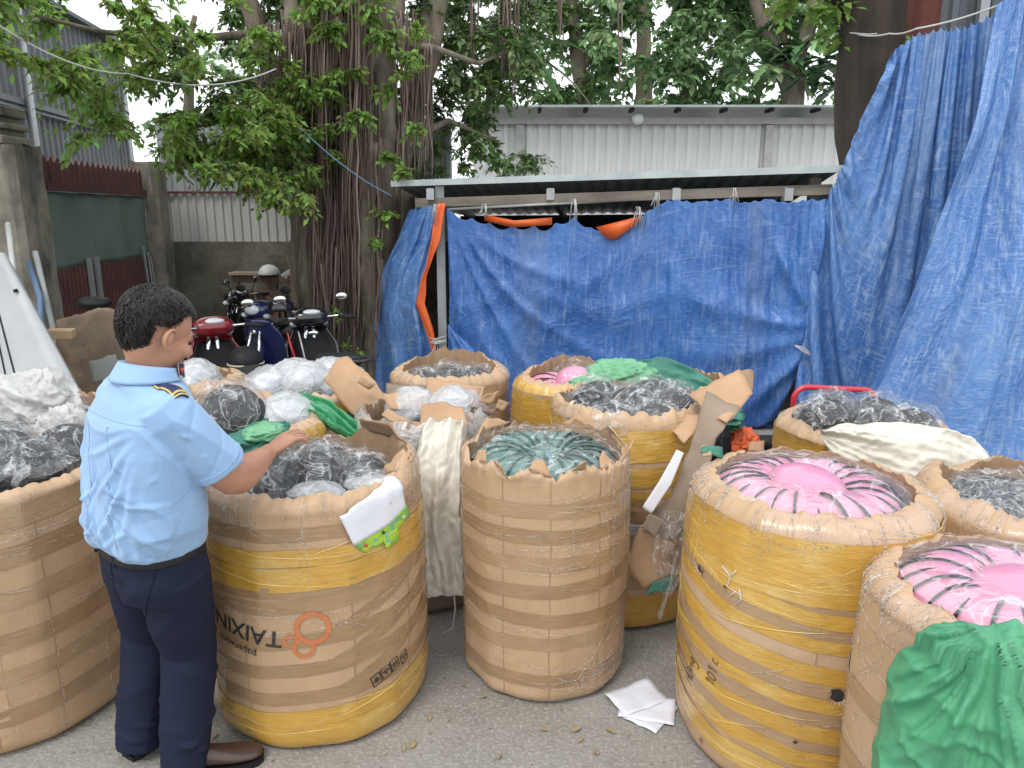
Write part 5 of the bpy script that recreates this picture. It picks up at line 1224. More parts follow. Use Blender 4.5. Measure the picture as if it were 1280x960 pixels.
# folded cloth-like edge of the papers touches the banded bale; dry leaves
K['dryleaf'] = pm('dry_leaf', (.36, .28, .15), .8, (.22, .16, .09), 9, island=.3)
rl = random.Random(4); first = None
for k, (x, y) in enumerate([(557, 887), (537, 897), (561, 900), (505, 935), (516, 931), (726, 925), (764, 914), (720, 912), (605, 871), (580, 857), (680, 912), (625, 945), (745, 940), (268, 920)]):
    q = PZ(x, y, .006)
    if first is None:
        mb = MB(); mb.grid(lambda u, v: ((u-.5)*.062, (v-.5)*.034*sin(pi*min(.98, max(.02, u)))**.8, .012*(v-.5)**2*8*.2+.003*sin(u*5)), 8, 4); o = mb.build('dry_leaf', K['dryleaf'], solid=.0008); first = o
    else: o = first.copy(); COL.objects.link(o)
    o.location = q; o.rotation_euler = (rl.uniform(-.12, .12), rl.uniform(-.12, .12), rl.uniform(0, 6)); s = rl.uniform(.3, .75); o.scale = (s, s*rl.uniform(.5, 1), s)
    tag(o, 'small dry yellow-brown leaf lying on the concrete between the front bales', 'leaf', 'dry leaves on the ground')
mb = MB(); rl = random.Random(9)
for k in range(900):
    x, y = rl.uniform(-2.2, 2.5), rl.uniform(1.3, 6); r = rl.uniform(.002, .006); mb.ell((x, y, r*.3), (r*rl.uniform(.8, 1.8), r, r*.7), 6, 4)
tag(mb.build('grit', pm('grit', (.28, .25, .21), .9, (.13, .10, .07), 9), smooth=False), 'fine grit and crumbs scattered on the yard', 'grit', kind='stuff')

# hand trolley
ht = thing('hand_trolley', 'red tubular hand trolley standing behind the bale under the tall tarpaulin', 'trolley', (1.65, 3.95, 0))
aL, aR = P(991, 512, 4.0), P(1094, 507, 4.0); z1 = P(1040, 484, 4.0).z; mb = MB(); pts = [Vector((aL.x, 4.02, .15)), Vector((aL.x, 4.0, z1-.09))]
for k in range(7): t_ = k/6*pi/2; pts.append(Vector((aL.x+.07*(1-cos(t_)), 4.0, z1-.07+.07*sin(t_))))
for k in range(7): t_ = pi/2-k/6*pi/2; pts.append(Vector((aR.x-.07*(1-cos(t_)), 4.0, z1-.085+.07*sin(t_))))
pts.append(Vector((aR.x, 4.02, .15))); mb.tube(pts, .016, 10, upv=(0, 1, .01)); mb.build('frame', K['redp'], ht)
for z in (.35, .6): MB().tube([(aL.x, 4.01, z), (aR.x, 4.01, z)], .011, 8).build('crossbar', K['redp'], ht)
MB().box(((aL.x+aR.x)/2, 4.12, .12), (.42, .22, .012)).build('toe_plate', K['redp'], ht, smooth=False)
def wheel(c_, R_, w, ax, parent, tyre='rubber', rim='steel', names=('wheel', 'tyre', 'rim')):
    ax = Vector(ax).normalized(); u = ax.cross(Vector((0, 0, 1))).normalized(); v = Vector((0, 0, 1))
    c_ = Vector(c_); hub = MB().tube([c_-ax*w*.7, c_+ax*w*.7], R_*.16, 12).build(names[0], K[rim], parent)
    mb = MB(); rings = []; n = 32; base = 0
    for i in range(n+1):
        a = 2*pi*i/n; d = u*cos(a)+v*sin(a); 
        for k in range(9): b_ = 2*pi*k/8; mb.v.append(tuple(c_+d*(R_-w*.5+w*.5*cos(b_))+ax*(w*.5*sin(b_))))
    for i in range(n):
        for k in range(8): o = i*9+k; mb.f.append((o, o+1, o+10, o+9))
    mb.build(names[1], K[tyre], hub)
    mb = MB(); mb.tube([c_+(u*cos(2*pi*i/n)+v*sin(2*pi*i/n))*(R_-w) for i in range(n+1)], w*.22, 6, caps=False, upv=ax)
    for i in range(7):
        a = 2*pi*i/7; d = u*cos(a)+v*sin(a); e_ = u*cos(a+.2)+v*sin(a+.2); mb.beam(c_+d*R_*.14, c_+e_*(R_-w), w*.25, w*.2, up=ax)
    mb.build(names[2], K[rim], hub); return hub
wheel((aL.x-.12, 4.05, .13), .13, .05, (1, 0, 0), ht); wheel((aR.x+.05, 4.05, .13), .13, .05, (1, 0, 0), ht)
q = P(958, 549, 4.3); MB().tube([q+Vector((-.10, 0, -.03)), q+Vector((.12, 0, -.03))], .055, 14).tube([q+Vector((0, 0, -.08)), Vector((q.x, q.y, .0))], .02, 8).build('x1', K['blackm'])
o = bpy.data.objects['x1']; o.name = 'seat_roll'; tag(o, 'black padded roll on a post beside the trolley, under the tarpaulin gap', 'stool')
slab('scrap', [[P(937, 552, 3.7), P(954, 551, 3.7)], [P(935, 564, 3.6), P(957, 566, 3.6)]], 'card_flap', None, seed=44, sub=4); o = bpy.data.objects['scrap']; o.name = 'carton_scrap'; tag(o, 'small brown carton scrap standing behind the banded bale', 'scrap')

# ---- left side clutter: door panel, plywood, strips, crates
dp = thing('door_panel', 'grey painted door panel leaning at the left edge behind the white sacks', 'door', (-2.8, 4.6, 0))
TL, TR, BR, BL_ = P(-40, 318, 4.9), P(4, 316, 4.75), P(96, 482, 4.3), P(-30, 560, 4.2)
def dpt(u, v): return TL.lerp(TR, u).lerp(BL_.lerp(BR, u), v)
MB().grid(lambda u, v: dpt(u, v), 6, 10).build('panel', K['door'], dp, solid=.035)
nrm = (TR-TL).cross(BL_-TL).normalized(); nrm = nrm if nrm.y < 0 else -nrm
for u0 in (.42, .52):
    mb = MB(); mb.beam(dpt(u0, .25)+nrm*.02, dpt(u0, .98)+nrm*.02, .008, .01); mb.build('groove_strip', K['blackm'], dp, smooth=False)
MB().beam(dpt(.9, .30)+nrm*.03, dpt(.96, .30)+nrm*.03, .01, .02).build('bolt', K['blackm'], dp, smooth=False)
MB().beam(dpt(.05, .5)+nrm*.03, dpt(.2, 1)+nrm*.03, .03, .02).build('edge_strip', K['steel'], dp, smooth=False)
for k, (x0, y0, x1, y1, m, lab) in enumerate(((10, 280, 16, 330, 'sack_ww', 'white strip standing against the thick gate post'), (36, 328, 50, 372, 'rope_b', 'blue strip leaning on the thick gate post'), (44, 315, 66, 408, 'steel', 'long grey pipe leaning on the thick gate post'))):
    tag(MB().tube([P(x0, y0, 6.1), P(x1, y1, 5.8), P(x1+3, y1+70, 5.5)], .022, 8).build('leaning_strip', K[m]), lab, 'strip')
slab('plywood', [[P(72, 400, 5.2), P(120, 384, 5.3), P(165, 392, 5.4)], [P(70, 440, 5.1), P(120, 440, 5.2), P(168, 440, 5.3)], [P(78, 540, 5.0), P(130, 540, 5.0), P(175, 540, 5.1)]], 'ply', None, seed=51, wob=.02, thick=.02, sub=10)
o = bpy.data.objects['plywood']; o.name = 'plywood_sheet'; tag(o, 'warped rotten brown plywood sheet leaning below the gate', 'board')
tag(MB().box(P(76, 417, 5.0), (.16, .12, .06), (0, .05, .3)).build('wood_offcut', K['wood_l'] if 'wood_l' in K else K['card_flap'], smooth=False, bev=.006), 'pale wood offcut on the plywood at the left', 'offcut')
slab('grey', [[P(112, 452, 4.9), P(145, 442, 4.95)], [P(116, 480, 4.8), P(150, 470, 4.85)]], 'sack_gy' if 'sack_gy' in K else 'card_grey', None, seed=52); o = bpy.data.objects['grey']; o.name = 'slate_piece'; tag(o, 'dull grey board piece leaning low on the plywood', 'board')
tag(MB().ell(P(118, 379, 5.6), (.13, .1, .05), f=lambda q: 1+.25*N3(q.x*2, q.y*2, q.z*2, 3)).build('black_rag', K['blackm']), 'black rag lying on top of the plywood sheet', 'rag')

# old wooden cabinet frame at the back
wf = thing('wooden_frame', 'old brown wooden panelled frame standing before the mossy wall behind the motorbikes', 'frame', P(340, 400, 8.7))
fa, fb = P(292, 348, 8.8), P(386, 344, 8.7); 
def wp(u, z): q = fa.lerp(fb, u); return Vector((q.x, q.y, z))
zt = fa.z
for z, h in ((zt, .09), (zt-.16, .06), (zt-.50, .08), (.1, .1)): MB().beam(wp(0, z), wp(1, z), .06, h).build('rail', K['wood'], wf, smooth=False, bev=.005)
for u in (.03, .46, .54, .97): MB().box(wp(u, zt/2-.02), (.07, .055, zt+.02)).build('stile', K['wood'], wf, smooth=False, bev=.005)
for u in (.13, .22, .31, .38, .62, .7, .78, .87): MB().box(wp(u, zt-.35)+Vector((0, .01, 0)), (.045, .02, .34)).build('slat', K['wood'], wf, smooth=False)
MB().box(wp(.5, zt/2)+Vector((0, .05, -.1)), (.85, .01, zt-.3), (0, 0, atan2(fb.y-fa.y, fb.x-fa.x))).build('back_panel', K['dark'], wf, smooth=False)
for k, (x0, y0, x1, y1) in enumerate(((352, 345, 392, 320), (356, 347, 396, 326), (382, 344, 396, 332))):
    tag(MB().beam(P(x0, y0, 8.7), P(x1, y1, 8.9), .035, .03).build('white_bar', K['sack_ww'], smooth=False), ('lowest white metal bar lying across the wooden frame', 'upper white metal bar lying across the wooden frame', 'shortest white bar by the banyan on the wooden frame')[k], 'bar', 'white bars on the wooden frame')
def half_helmet(p, m, label, r=.13, rot=(0, 0, 0), rim='black'):
    h = thing('open_helmet', label, 'helmet', p); h.rotation_euler = rot
    mb = MB(); mb.grid(lambda u, v: Vector(p)+Vector((r*cos(lerp(-.05, pi/2, v))*cos(2*pi*u), r*1.12*cos(lerp(-.05, pi/2, v))*sin(2*pi*u), r*.95*sin(lerp(-.05, pi/2, v)))), 28, 10, close=True); mb.build('shell', K[m], h, solid=.005)
    mb = MB(); mb.tube([Vector(p)+Vector((r*1.01*cos(2*pi*i/28), r*1.13*sin(2*pi*i/28), -.005)) for i in range(29)], .008, 6, caps=False); mb.build('rim', K[rim], h); return h
half_helmet(wp(.48, zt+.05), 'sack_ww', 'white open helmet resting on top of the old wooden frame', .12)
tag(MB().box(wp(.25, zt+.06)+Vector((0, .03, 0)), (.5, .2, .03), (0, 0, -.05)).build('slate_board', K['card_grey'], smooth=False), 'grey-brown board lying on top of the old wooden frame', 'board')
tag(MB().box(P(388, 392, 8.6), (.1, .1, .26)).build('brick_block', K['redb'], smooth=False, bev=.01), 'reddish brown block beside the wooden frame at the foot of the banyan', 'block')
# ---------------------------------------------------------------- the man
K['skin'] = pm('skin', (.46, .25, .165), .5, (.40, .19, .12), 6, bump=.0008, bs=60, spec=.4)
K['shirt'] = pm('light_blue_shirt', (.29, .46, .70), .75, (.26, .42, .66), 3, bump=.005, bs=7, bump2=.0006, bs2=260, sheen=.2)
K['trouser'] = pm('navy_trousers', (.016, .021, .046), .75, (.013, .017, .036), 4, bump=.004, bs=5, bump2=.0004, bs2=260, spec=.15)
K['navy'] = pm('navy_board', (.02, .025, .09), .5)
K['gold'] = pm('yellow_braid', (.55, .42, .12), .5)
K['hair'] = pm('black_hair', (.010, .009, .008), .33, (.035, .031, .028), 60, (.4, .62), st=(.5, 1, .5), bump=.004, bs=60, bst=(1, .25, 1))  # paler second tone paints highlights into the hair
K['shoe'] = pm('brown_leather', (.07, .035, .025), .35, (.05, .025, .02), 5, coat=.3)
K['eye'] = pm('eye', (.03, .02, .015), .2)
def evalmesh(o, mods):
    for typ, kw in mods:
        d = o.modifiers.new(typ, typ)
        for k, v in kw.items(): setattr(d, k, v)
    dg = bpy.context.evaluated_depsgraph_get(); me = bpy.data.meshes.new_from_object(o.evaluated_get(dg)); old = o.data; o.modifiers.clear(); o.data = me; bpy.data.meshes.remove(old)
def fuse(name, mb, m, parent, vox=.008, sm_=4, disp=None):
    o = mb.build(name, m, parent, smooth=True); evalmesh(o, [('REMESH', dict(mode='VOXEL', voxel_size=vox, use_smooth_shade=True)), ('SMOOTH', dict(factor=.5, iterations=sm_))])
    if disp:
        me = o.data; n = len(me.vertices); co = np.zeros(n*3); me.vertices.foreach_get('co', co); co = co.reshape(-1, 3); off = rootloc(parent); nn = [v.normal.copy() for v in me.vertices]
        for i in range(n): q = Vector(co[i])+off; co[i] = tuple(Vector(co[i])+nn[i]*disp(q, nn[i]))
        me.vertices.foreach_set('co', co.ravel()); me.update()
    o.data.polygons.foreach_set('use_smooth', [True]*len(o.data.polygons)); return o
def limb(mb, pts, rs, n=20):
    """smooth tapered limb with rounded ends"""
    pts = [Vector(p) for p in pts]; Q, R_ = [], []
    for i in range(len(pts)-1):
        p0, p1, p2, p3 = pts[max(0, i-1)], pts[i], pts[i+1], pts[min(len(pts)-1, i+2)]
        for k in range(6):
            t = k/6; Q.append(.5*((2*p1)+(p2-p0)*t+(2*p0-5*p1+4*p2-p3)*t*t+(-p0+3*p1-3*p2+p3)*t**3)); R_.append(lerp(rs[i], rs[i+1], sm(t)))
    Q.append(pts[-1]); R_.append(rs[-1]); d0 = (Q[0]-Q[1]).normalized(); d1 = (Q[-1]-Q[-2]).normalized()
    Q = [Q[0]+d0*R_[0]*k for k in (.95, .8, .5)]+Q+[Q[-1]+d1*R_[-1]*k for k in (.5, .8, .95)]; R_ = [R_[0]*k for k in (.3, .6, .87)]+R_+[R_[-1]*k for k in (.87, .6, .3)]
    mb.tube(Q, R_, n); return mb
HD = rad(38); Fd = Vector((sin(HD), cos(HD), 0)); Rd = Vector((cos(HD), -sin(HD), 0)); Z_ = Vector((0, 0, 1))
man = thing('person', 'man in a light blue uniform shirt and navy trousers leaning over the ring-printed bale', 'person', (-1.18, 2.22, 0))
def tring(c_, hw, hd, n=40, pw=2.4):
    c_ = Vector(c_); R_ = []
    for k in range(n):
        a = 2*pi*k/n; x = abs(cos(a))**(2/pw)*(1 if cos(a) > 0 else -1); y = abs(sin(a))**(2/pw)*(1 if sin(a) > 0 else -1); R_.append(c_+Rd*x*hw+Fd*y*hd)
    return R_
HC = P(198, 414, 2.17)                       # head centre
neck0, neck1 = Vector((-1.085, 2.14, 1.36)), HC+Vector((-.02, -.0, -.07))
ShR, ElR, WrR = Vector((-.965, 2.04, 1.325)), P(289, 600, 2.16), P(336, 565, 2.41)
ShL, ElL, WrL = Vector((-1.235, 2.27, 1.32)), Vector((-1.20, 2.47, 1.06)), Vector((-1.04, 2.60, 1.0))
HipR, HipL = Vector((-1.08, 2.16, .84)), Vector((-1.22, 2.25, .84)); KnR, KnL = Vector((-1.085, 2.24, .46)), Vector((-1.27, 2.34, .46)); AnR, AnL = Vector((-1.115, 2.20, .075)), Vector((-1.325, 2.31, .075))
hf = Vector((sin(rad(37)), cos(rad(37)), 0)); hf = (hf*cos(rad(28))-Z_*sin(rad(28))).normalized(); hr = hf.cross(Z_).normalized(); hu = hr.cross(hf).normalized()
def H_(x, y, z): return HC+(hr*x+hf*y+hu*z)*1.02
HM = Matrix((hr, hf, hu)).transposed()
# body: one continuous skin surface
mb = MB()
mb.ell(H_(0, -.012, .028), (.077, .097, .092), 28, 18, HM); mb.ell(H_(0, .030, -.035), (.062, .068, .085), 24, 16, HM); mb.ell(H_(0, .062, -.088), (.030, .030, .024), 16, 10, HM)
mb.ell(H_(0, .074, .012), (.045, .024, .03), 16, 10, HM); mb.ell(H_(0, .104, -.026), (.013, .020, .018), 14, 10, HM); limb(mb, [H_(0, .088, .015), H_(0, .106, -.018)], [.009, .012], 10)
for s_ in (-1, 1):
    mb.ell(H_(s_*.045, .070, -.03), (.022, .022, .022), 12, 8, HM); mb.ell(H_(s_*.012, .105, -.034), (.009, .010, .008), 10, 8, HM)
    mb.ell(H_(0, .094, -.060), (.022, .009, .006), 12, 8, HM); mb.ell(H_(0, .090, -.072), (.019, .010, .007), 12, 8, HM)
limb(mb, [neck0-Z_*.04, neck0.lerp(neck1, .5), H_(0, -.03, -.04)], [.068, .058, .058]); limb(mb, [neck0+Fd*.02, H_(0, .02, -.07)], [.05, .045])
mb.loft([tring((-1.15, 2.21, .80), .15, .10), tring((-1.14, 2.19, 1.0), .15, .10), tring((-1.11, 2.16, 1.2), .16, .10), tring((-1.095, 2.15, 1.33), .15, .085), tring((-1.09, 2.145, 1.38), .09, .06)])
limb(mb, [ShR, ElR, WrR], [.056, .046, .029]); limb(mb, [ElR, ElR.lerp(WrR, .35), WrR], [.044, .046, .028]); limb(mb, [ShL, ElL, WrL], [.054, .044, .029])
for A, B_, C2 in ((HipR, KnR, AnR), (HipL, KnL, AnL)): limb(mb, [A, B_, C2], [.085, .055, .038]); limb(mb, [C2, C2+Vector((.02, .0, -.035))], [.038, .03])
def hand(mb, wr, dirv, palmn, side, curls, spread=.1, s=1.0, thumb_in=.5):
    """palm + four unequal fingers of three bones + thumb; dirv along hand, palmn out of the palm, side towards the thumb"""
    d = dirv.normalized(); pn = (palmn-d*palmn.dot(d)).normalized(); sd = side.normalized(); sd = (sd-d*sd.dot(d)-pn*sd.dot(pn)).normalized()
    pc = wr+d*.048*s
    rings = []
    for t, w_, h_ in ((-.03, .026, .018), (.0, .028, .0175), (.03, .038, .0165), (.06, .042, .015), (.085, .040, .0125), (.093, .034, .008)):
        rings.append([wr+d*(t*s)+sd*(cos(2*pi*k/20)*w_*s)+pn*(sin(2*pi*k/20)*h_*s) for k in range(20)])
    mb.loft(rings); mb.ell(wr+d*.035*s+sd*.024*s+pn*.008*s, (.02, .02, .017), 12, 8)
    for k, (o, L_) in enumerate(((.034, .072), (.012, .080), (-.012, .074), (-.034, .058))):
        base = wr+d*.080*s+sd*o*s; ang = curls[k]; p = base; pts = [base-d*.02*s, p]; dd = (d+sd*(o*spread*20*.1)).normalized(); acc = 0
        for m_, fr in enumerate((.45, .31, .24)):
            acc += ang*(.8 if m_ == 0 else 1.0); v_ = (dd*cos(acc)+pn*sin(acc)).normalized(); p = p+v_*L_*fr*s; pts.append(p)
        mb2 = limb(mb, pts, [.0092*s, .0090*s, .0080*s, .0072*s, .0062*s], 12)
    tb = wr+d*.022*s+sd*.026*s+pn*.006*s; v1 = (d*.62+sd*.62+pn*.40).normalized(); v2 = (d*.80+sd*.25+pn*.52).normalized(); p1 = tb+v1*.038*s; p2 = p1+v2*.030*s; p3 = p2+(d*.9+pn*.4).normalized()*.024*s
    limb(mb, [tb, p1, p2, p3], [.015*s, .0115*s, .0105*s, .0078*s], 12)
hd_ = (P(370, 540, 2.50)-WrR).normalized()
hand(mb, WrR, hd_, Vector((.35, .45, -.8)), Vector((-.5, .7, .35)), (.22, .30, .40, .50), .45, 1.05)
hand(mb, WrL, Vector((.6, .7, -.3)), Vector((.2, 0, -1)), Vector((.8, -.5, 0)), (.4, .4, .5, .5))
body = fuse('body', mb, K['skin'], man, .0040, 3)
# ears
for s_ in (-1, 1):
    mb = MB(); ec = H_(s_*.078, -.008, -.018)
    pts = [ec+hu*(.028*cos(t_))*1.0+hf*(-.018*sin(t_)+.003)+hr*s_*(.010+.006*sin(t_)) for t_ in np.linspace(-.5, 3.5, 16)]
    mb.tube(pts, [.0045]*16, 8); mb.ell(ec+hr*s_*.006-hf*.003, (.008, .016, .026), 14, 10, HM); mb.ell(ec-hu*.028+hf*.006+hr*s_*.007, (.006, .008, .010), 10, 8, HM)
    mb.build('ear', K['skin'], body)
    mb = MB(); mb.ell(H_(s_*.031, .083, -.002), (.012, .008, .007), 12, 8, HM); mb.build('eye', K['eye'], body)
    mb = MB(); mb.tube([H_(s_*.014, .094, .018), H_(s_*.032, .092, .024), H_(s_*.052, .078, .018)], [.0035, .004, .002], 6); mb.build('eyebrow', K['hair'], body)
# hair cap
mb = MB(); hr_c = (0, -.016, .034)
def hair(u, v):
    a = 2*pi*u; t_ = lerp(-1.2, pi/2, v); x, y, z = cos(t_)*sin(a), cos(t_)*cos(a), sin(t_)
    # hairline: lower at the back, high over the brow, cut round the ear
    fr = y; lim = lerp(-.97, .42, sm((fr+.62)/1.25)); side = abs(x)
    if side > .7 and abs(y) < .5: lim = max(lim, -.26)
    if z < lim: z = lim; k = .88
    else: k = 1.0+.02*min(1, (z-lim)*4)
    rr = 1/sqrt(max(1e-6, x*x+y*y)) if z <= lim and x*x+y*y > 1e-6 else 1
    if z <= lim: q = sqrt(max(0, 1-z*z)); x *= rr*q; y *= rr*q
    st = .022*N3(a*9, t_*1.2, 3)+.014*N3(a*24, t_*2.4, 7)
    th_ = 1-.08*sm((z-.80)/.2)*0
    return H_(hr_c[0]+x*.083*(k+st), hr_c[1]+y*.107*(k+st)*th_, hr_c[2]+z*(.091 if z > 0 else lerp(.091, .128, sm(-y*1.5+.2)))*(k+st)+.010*max(0, z)*max(0, y))
mb.grid(hair, 220, 60, close=True); hairo = mb.build('hair', K['hair'], man)
# strands lying on the cap
rh = random.Random(5); mb = MB()
for k in range(4200):
    a = rh.uniform(0, 2*pi); t_ = rh.uniform(-.9, 1.35); fr = cos(t_)*cos(a); lim = lerp(-.90, .48, sm((fr+.62)/1.25))
    if sin(t_) < lim+.1: continue
    if abs(cos(t_)*sin(a)) > .75 and abs(fr) < .45 and sin(t_) < -.05: continue
    L_ = rh.uniform(.15, .4); pts = []
    for i in range(5):
        tt = i/4; t2 = t_-L_*tt*(.9); a2 = a+.25*tt*sin(a*2+rh.random()); off = 1.02+.05*sin(pi*tt)*rh.random()
        pts.append(H_(hr_c[0]+cos(t2)*sin(a2)*.083*off, hr_c[1]+cos(t2)*cos(a2)*.107*off, hr_c[2]+sin(t2)*(.091 if t2 > 0 else lerp(.091, .128, sm(-cos(t2)*cos(a2)*1.5+.2)))*off))
    mb.tube(pts, [.0011, .0015, .0014, .0010, .0003], 3, caps=False)
mb.build('hair_strands', K['hair'], hairo)
# shirt
mb = MB(); SC = [((-1.152, 2.198, .866), .188, .134), ((-1.148, 2.188, .895), .196, .144), ((-1.138, 2.175, .95), .203, .152), ((-1.125, 2.165, 1.08), .205, .145), ((-1.108, 2.155, 1.20), .208, .140), ((-1.10, 2.15, 1.29), .205, .128), ((-1.092, 2.145, 1.345), .180, .108), ((-1.088, 2.142, 1.388), .125, .086), ((-1.086, 2.142, 1.415), .078, .068)]
mb.loft([tring(*q) for q in SC])
SlR = ShR.lerp(ElR, .80); SlL = ShL.lerp(ElL, .78)
def sleeve(mb, A, B_, r0, r1):
    d = (B_-A).normalized(); mb.tube([A-d*.05, A, A.lerp(B_, .35), A.lerp(B_, .7), B_], [r0*.8, r0, (r0+r1)/2*1.03, r1*1.02, r1], 28)
sleeve(mb, ShR+Vector((-.02, .01, -.005)), SlR, .082, .076); sleeve(mb, ShL+Vector((.02, -.01, -.005)), SlL, .080, .072)
mb.ell(ShR+Vector((-.03, .02, .0)), (.085, .08, .068), 20, 12); mb.ell(ShL+Vector((.03, -.02, .0)), (.085, .08, .068), 20, 12)
def fold(q, p0, dirv, w, L_, amp):      # one long soft crease
    d = q-p0; t_ = d.dot(dirv)
    if t_ < -.03 or t_ > L_+.03: return 0
    e = (d-dirv*t_).length; return amp*math.exp(-(e/w)**2)*sin(pi*min(1, max(0, (t_+.03)/(L_+.06))))
ax = ShR+Vector((-.05, -.02, -.08))     # armpit
FO = []
rf = random.Random(12)
for k in range(13):
    a = rf.uniform(-1.4, -.2); dv = (Rd*-cos(a)*.8+Z_*sin(a)+Fd*-.1).normalized(); FO.append((ax+Vector((0, -.03, rf.uniform(-.12, .05))), dv, rf.uniform(.006, .012), rf.uniform(.14, .32), rf.choice((-1, 1, 1))*rf.uniform(.009, .017)))
for k in range(20):
    u = rf.uniform(-1, 1); p0 = Vector((-1.15, 2.175, .86))+Rd*.19*u-Fd*.14*sqrt(max(.05, 1-u*u)); dv = (Z_+Rd*rf.uniform(-.5, .5)).normalized(); FO.append((p0, dv, rf.uniform(.007, .014), rf.uniform(.10, .28), rf.choice((-1, 1, 1))*rf.uniform(.010, .018)))
for k in range(6):
    t_ = rf.uniform(.2, .8); p0 = ShR.lerp(SlR, t_)+Vector((0, -.07, .02)); dv = ((ElR-ShR).normalized()*rf.uniform(-.6, .6)+Vector((.6, .1, -.5))).normalized(); FO.append((p0, dv, .007, rf.uniform(.06, .1), .005))
F2 = []        # creases across the back: x to his right, z up
rf = random.Random(77)
for (x0, z0, x1, z1, w_, a_) in ((.17, 1.24, -.02, 1.06, .012, .011), (.17, 1.21, .03, .98, .010, .010), (.16, 1.26, -.06, 1.19, .010, .007), (.17, 1.17, .08, .94, .012, .010), (.15, 1.12, -.04, .93, .010, .008), (-.17, 1.24, -.05, 1.03, .012, .009), (-.18, 1.18, -.10, .96, .010, .009),
    (-.12, .90, -.06, 1.10, .010, .009), (-.05, .89, -.02, 1.07, .009, .008), (.03, .89, .01, 1.03, .010, .009), (.10, .89, .05, 1.06, .010, .009), (.15, .90, .14, 1.05, .009, .008), (-.02, 1.22, -.04, 1.02, .013, -.007), (.06, 1.27, .13, 1.16, .008, .006), (-.15, .90, -.16, 1.05, .009, .008), (-.09, 1.27, -.14, 1.14, .009, .007),
    (.01, 1.15, -.11, 1.00, .009, .008), (.12, .97, -.01, .91, .008, .007), (-.03, .97, -.13, .92, .008, .007), (.19, 1.05, .06, 1.10, .009, .007)):
    F2.append((x0, z0, x1, z1, w_, a_))
def back_folds(q, n):
    fc = -n.dot(Fd)
    if fc < .05: return 0
    x = (q-Vector((-1.12, 2.165, 0))).dot(Rd); z = q.z; h = 0
    for x0, z0, x1, z1, w_, a_ in F2:
        dx, dz = x1-x0, z1-z0; L_ = sqrt(dx*dx+dz*dz); t_ = ((x-x0)*dx+(z-z0)*dz)/L_/L_
        if -.05 < t_ < 1.05:
            e = ((x-x0)*dz-(z-z0)*dx)/L_+.010*sin(t_*4+x0*30); k = sin(pi*min(1, max(0, (t_+.05)/1.1)))**.8
            h += a_*k*(math.exp(-(e/w_)**2)-.5*math.exp(-((e-w_*1.6)/w_)**2))
    return h*sm(fc*3)
def shd(q, n):
    h = .008*N3(q.x*7, q.y*7, q.z*4, 3)+.008*max(0, ridge(q.x*6+q.z*3, q.y*6, q.z*5, 6))**3-.003*max(0, ridge(q.x*9, q.y*9-q.z*4, q.z*5, 9))**4
    for f_ in FO: h += .5*fold(q, *f_)
    return h+back_folds(q, n)
shirt = fuse('shirt', mb, K['shirt'], man, .0048, 6, shd)
# yoke seam, sleeve hem, collar, epaulette
def surf_out(p, d, o=shirt):
    off = rootloc(o); ok, loc, n, i = o.ray_cast(Vector(p)-off, d); return (loc+off, n) if ok else (None, None)
def seam(pts, r, m, name, lift=.0008):
    Q = []
    for p, d in pts:
        l, n = surf_out(p, d)
        if l: Q.append(l+n*lift)
    if len(Q) > 2: MB().tube(Q, r, 5).build(name, K[m], shirt)
seam([(Vector((-1.10, 2.15, 1.30))-Fd*.6+Rd*lerp(-.19, .17, i/40)+Z_*(.012*sin(pi*i/40)), Fd) for i in range(41)], .0014, 'shirt', 'yoke_seam')
for sx in (-.07, .06):
    seam([(Vector((-1.11, 2.15, lerp(1.29, .92, i/30)))-Fd*.6+Rd*(sx*(1-.12*i/30)), Fd) for i in range(31)], .0012, 'shirt', 'back_dart')
dS = (ElR-ShR).normalized()
def ringseam(A, ax_, r, name, w=.0014):
    u = ax_.cross(Z_).normalized(); v = ax_.cross(u); seam([(A+(u*cos(2*pi*i/40)+v*sin(2*pi*i/40))*.3, -(u*cos(2*pi*i/40)+v*sin(2*pi*i/40))) for i in range(41)], w, 'shirt', name)
ringseam(SlR-dS*.026, dS, .07, 'sleeve_hem'); 
# collar: a folded band round the neck
mb = MB(); cax = (neck1-neck0).normalized()
def collar(u, v):
    a = 2*pi*u-pi; d = Rd*sin(a)-Fd*cos(a); base = Vector((-1.078, 2.142, 1.412))+Fd*.0
    r = .080+.006*abs(sin(a)); up_ = .052*(.75+.25*cos(a)); dn = -.004
    if v < .5: t_ = v*2; return base+d*(r-.004)+cax*(up_*t_)+Z_*(-.025*(1-cos(a))*.3)
    t_ = (v-.5)*2; return base+d*(r+.001+.016*t_)+cax*(up_*(1-t_)+dn*t_)+Z_*(-.02*(1-cos(a))*.3)+d*.003*N3(a*2, t_, 3)
mb.grid(collar, 64, 12); mb.build('collar', K['shirt'], shirt, solid=.003)
def board(a, b_, w, m, name, lift, par, t_=.004, nrm=None):
    d = (b_-a).normalized(); n_ = nrm; s_ = d.cross(n_).normalized(); mb = MB()
    mb.grid(lambda u, v: a.lerp(b_, u)+s_*(w*(v-.5))+n_*(lift+.010*sin(pi*u)), 12, 4); return mb.build(name, K[m], par, solid=t_)
e0, e1 = Vector((-1.025, 2.09, 1.4)), Vector((-.93, 2.03, 1.36))
n_e = Vector((.15, -.35, .92)).normalized()
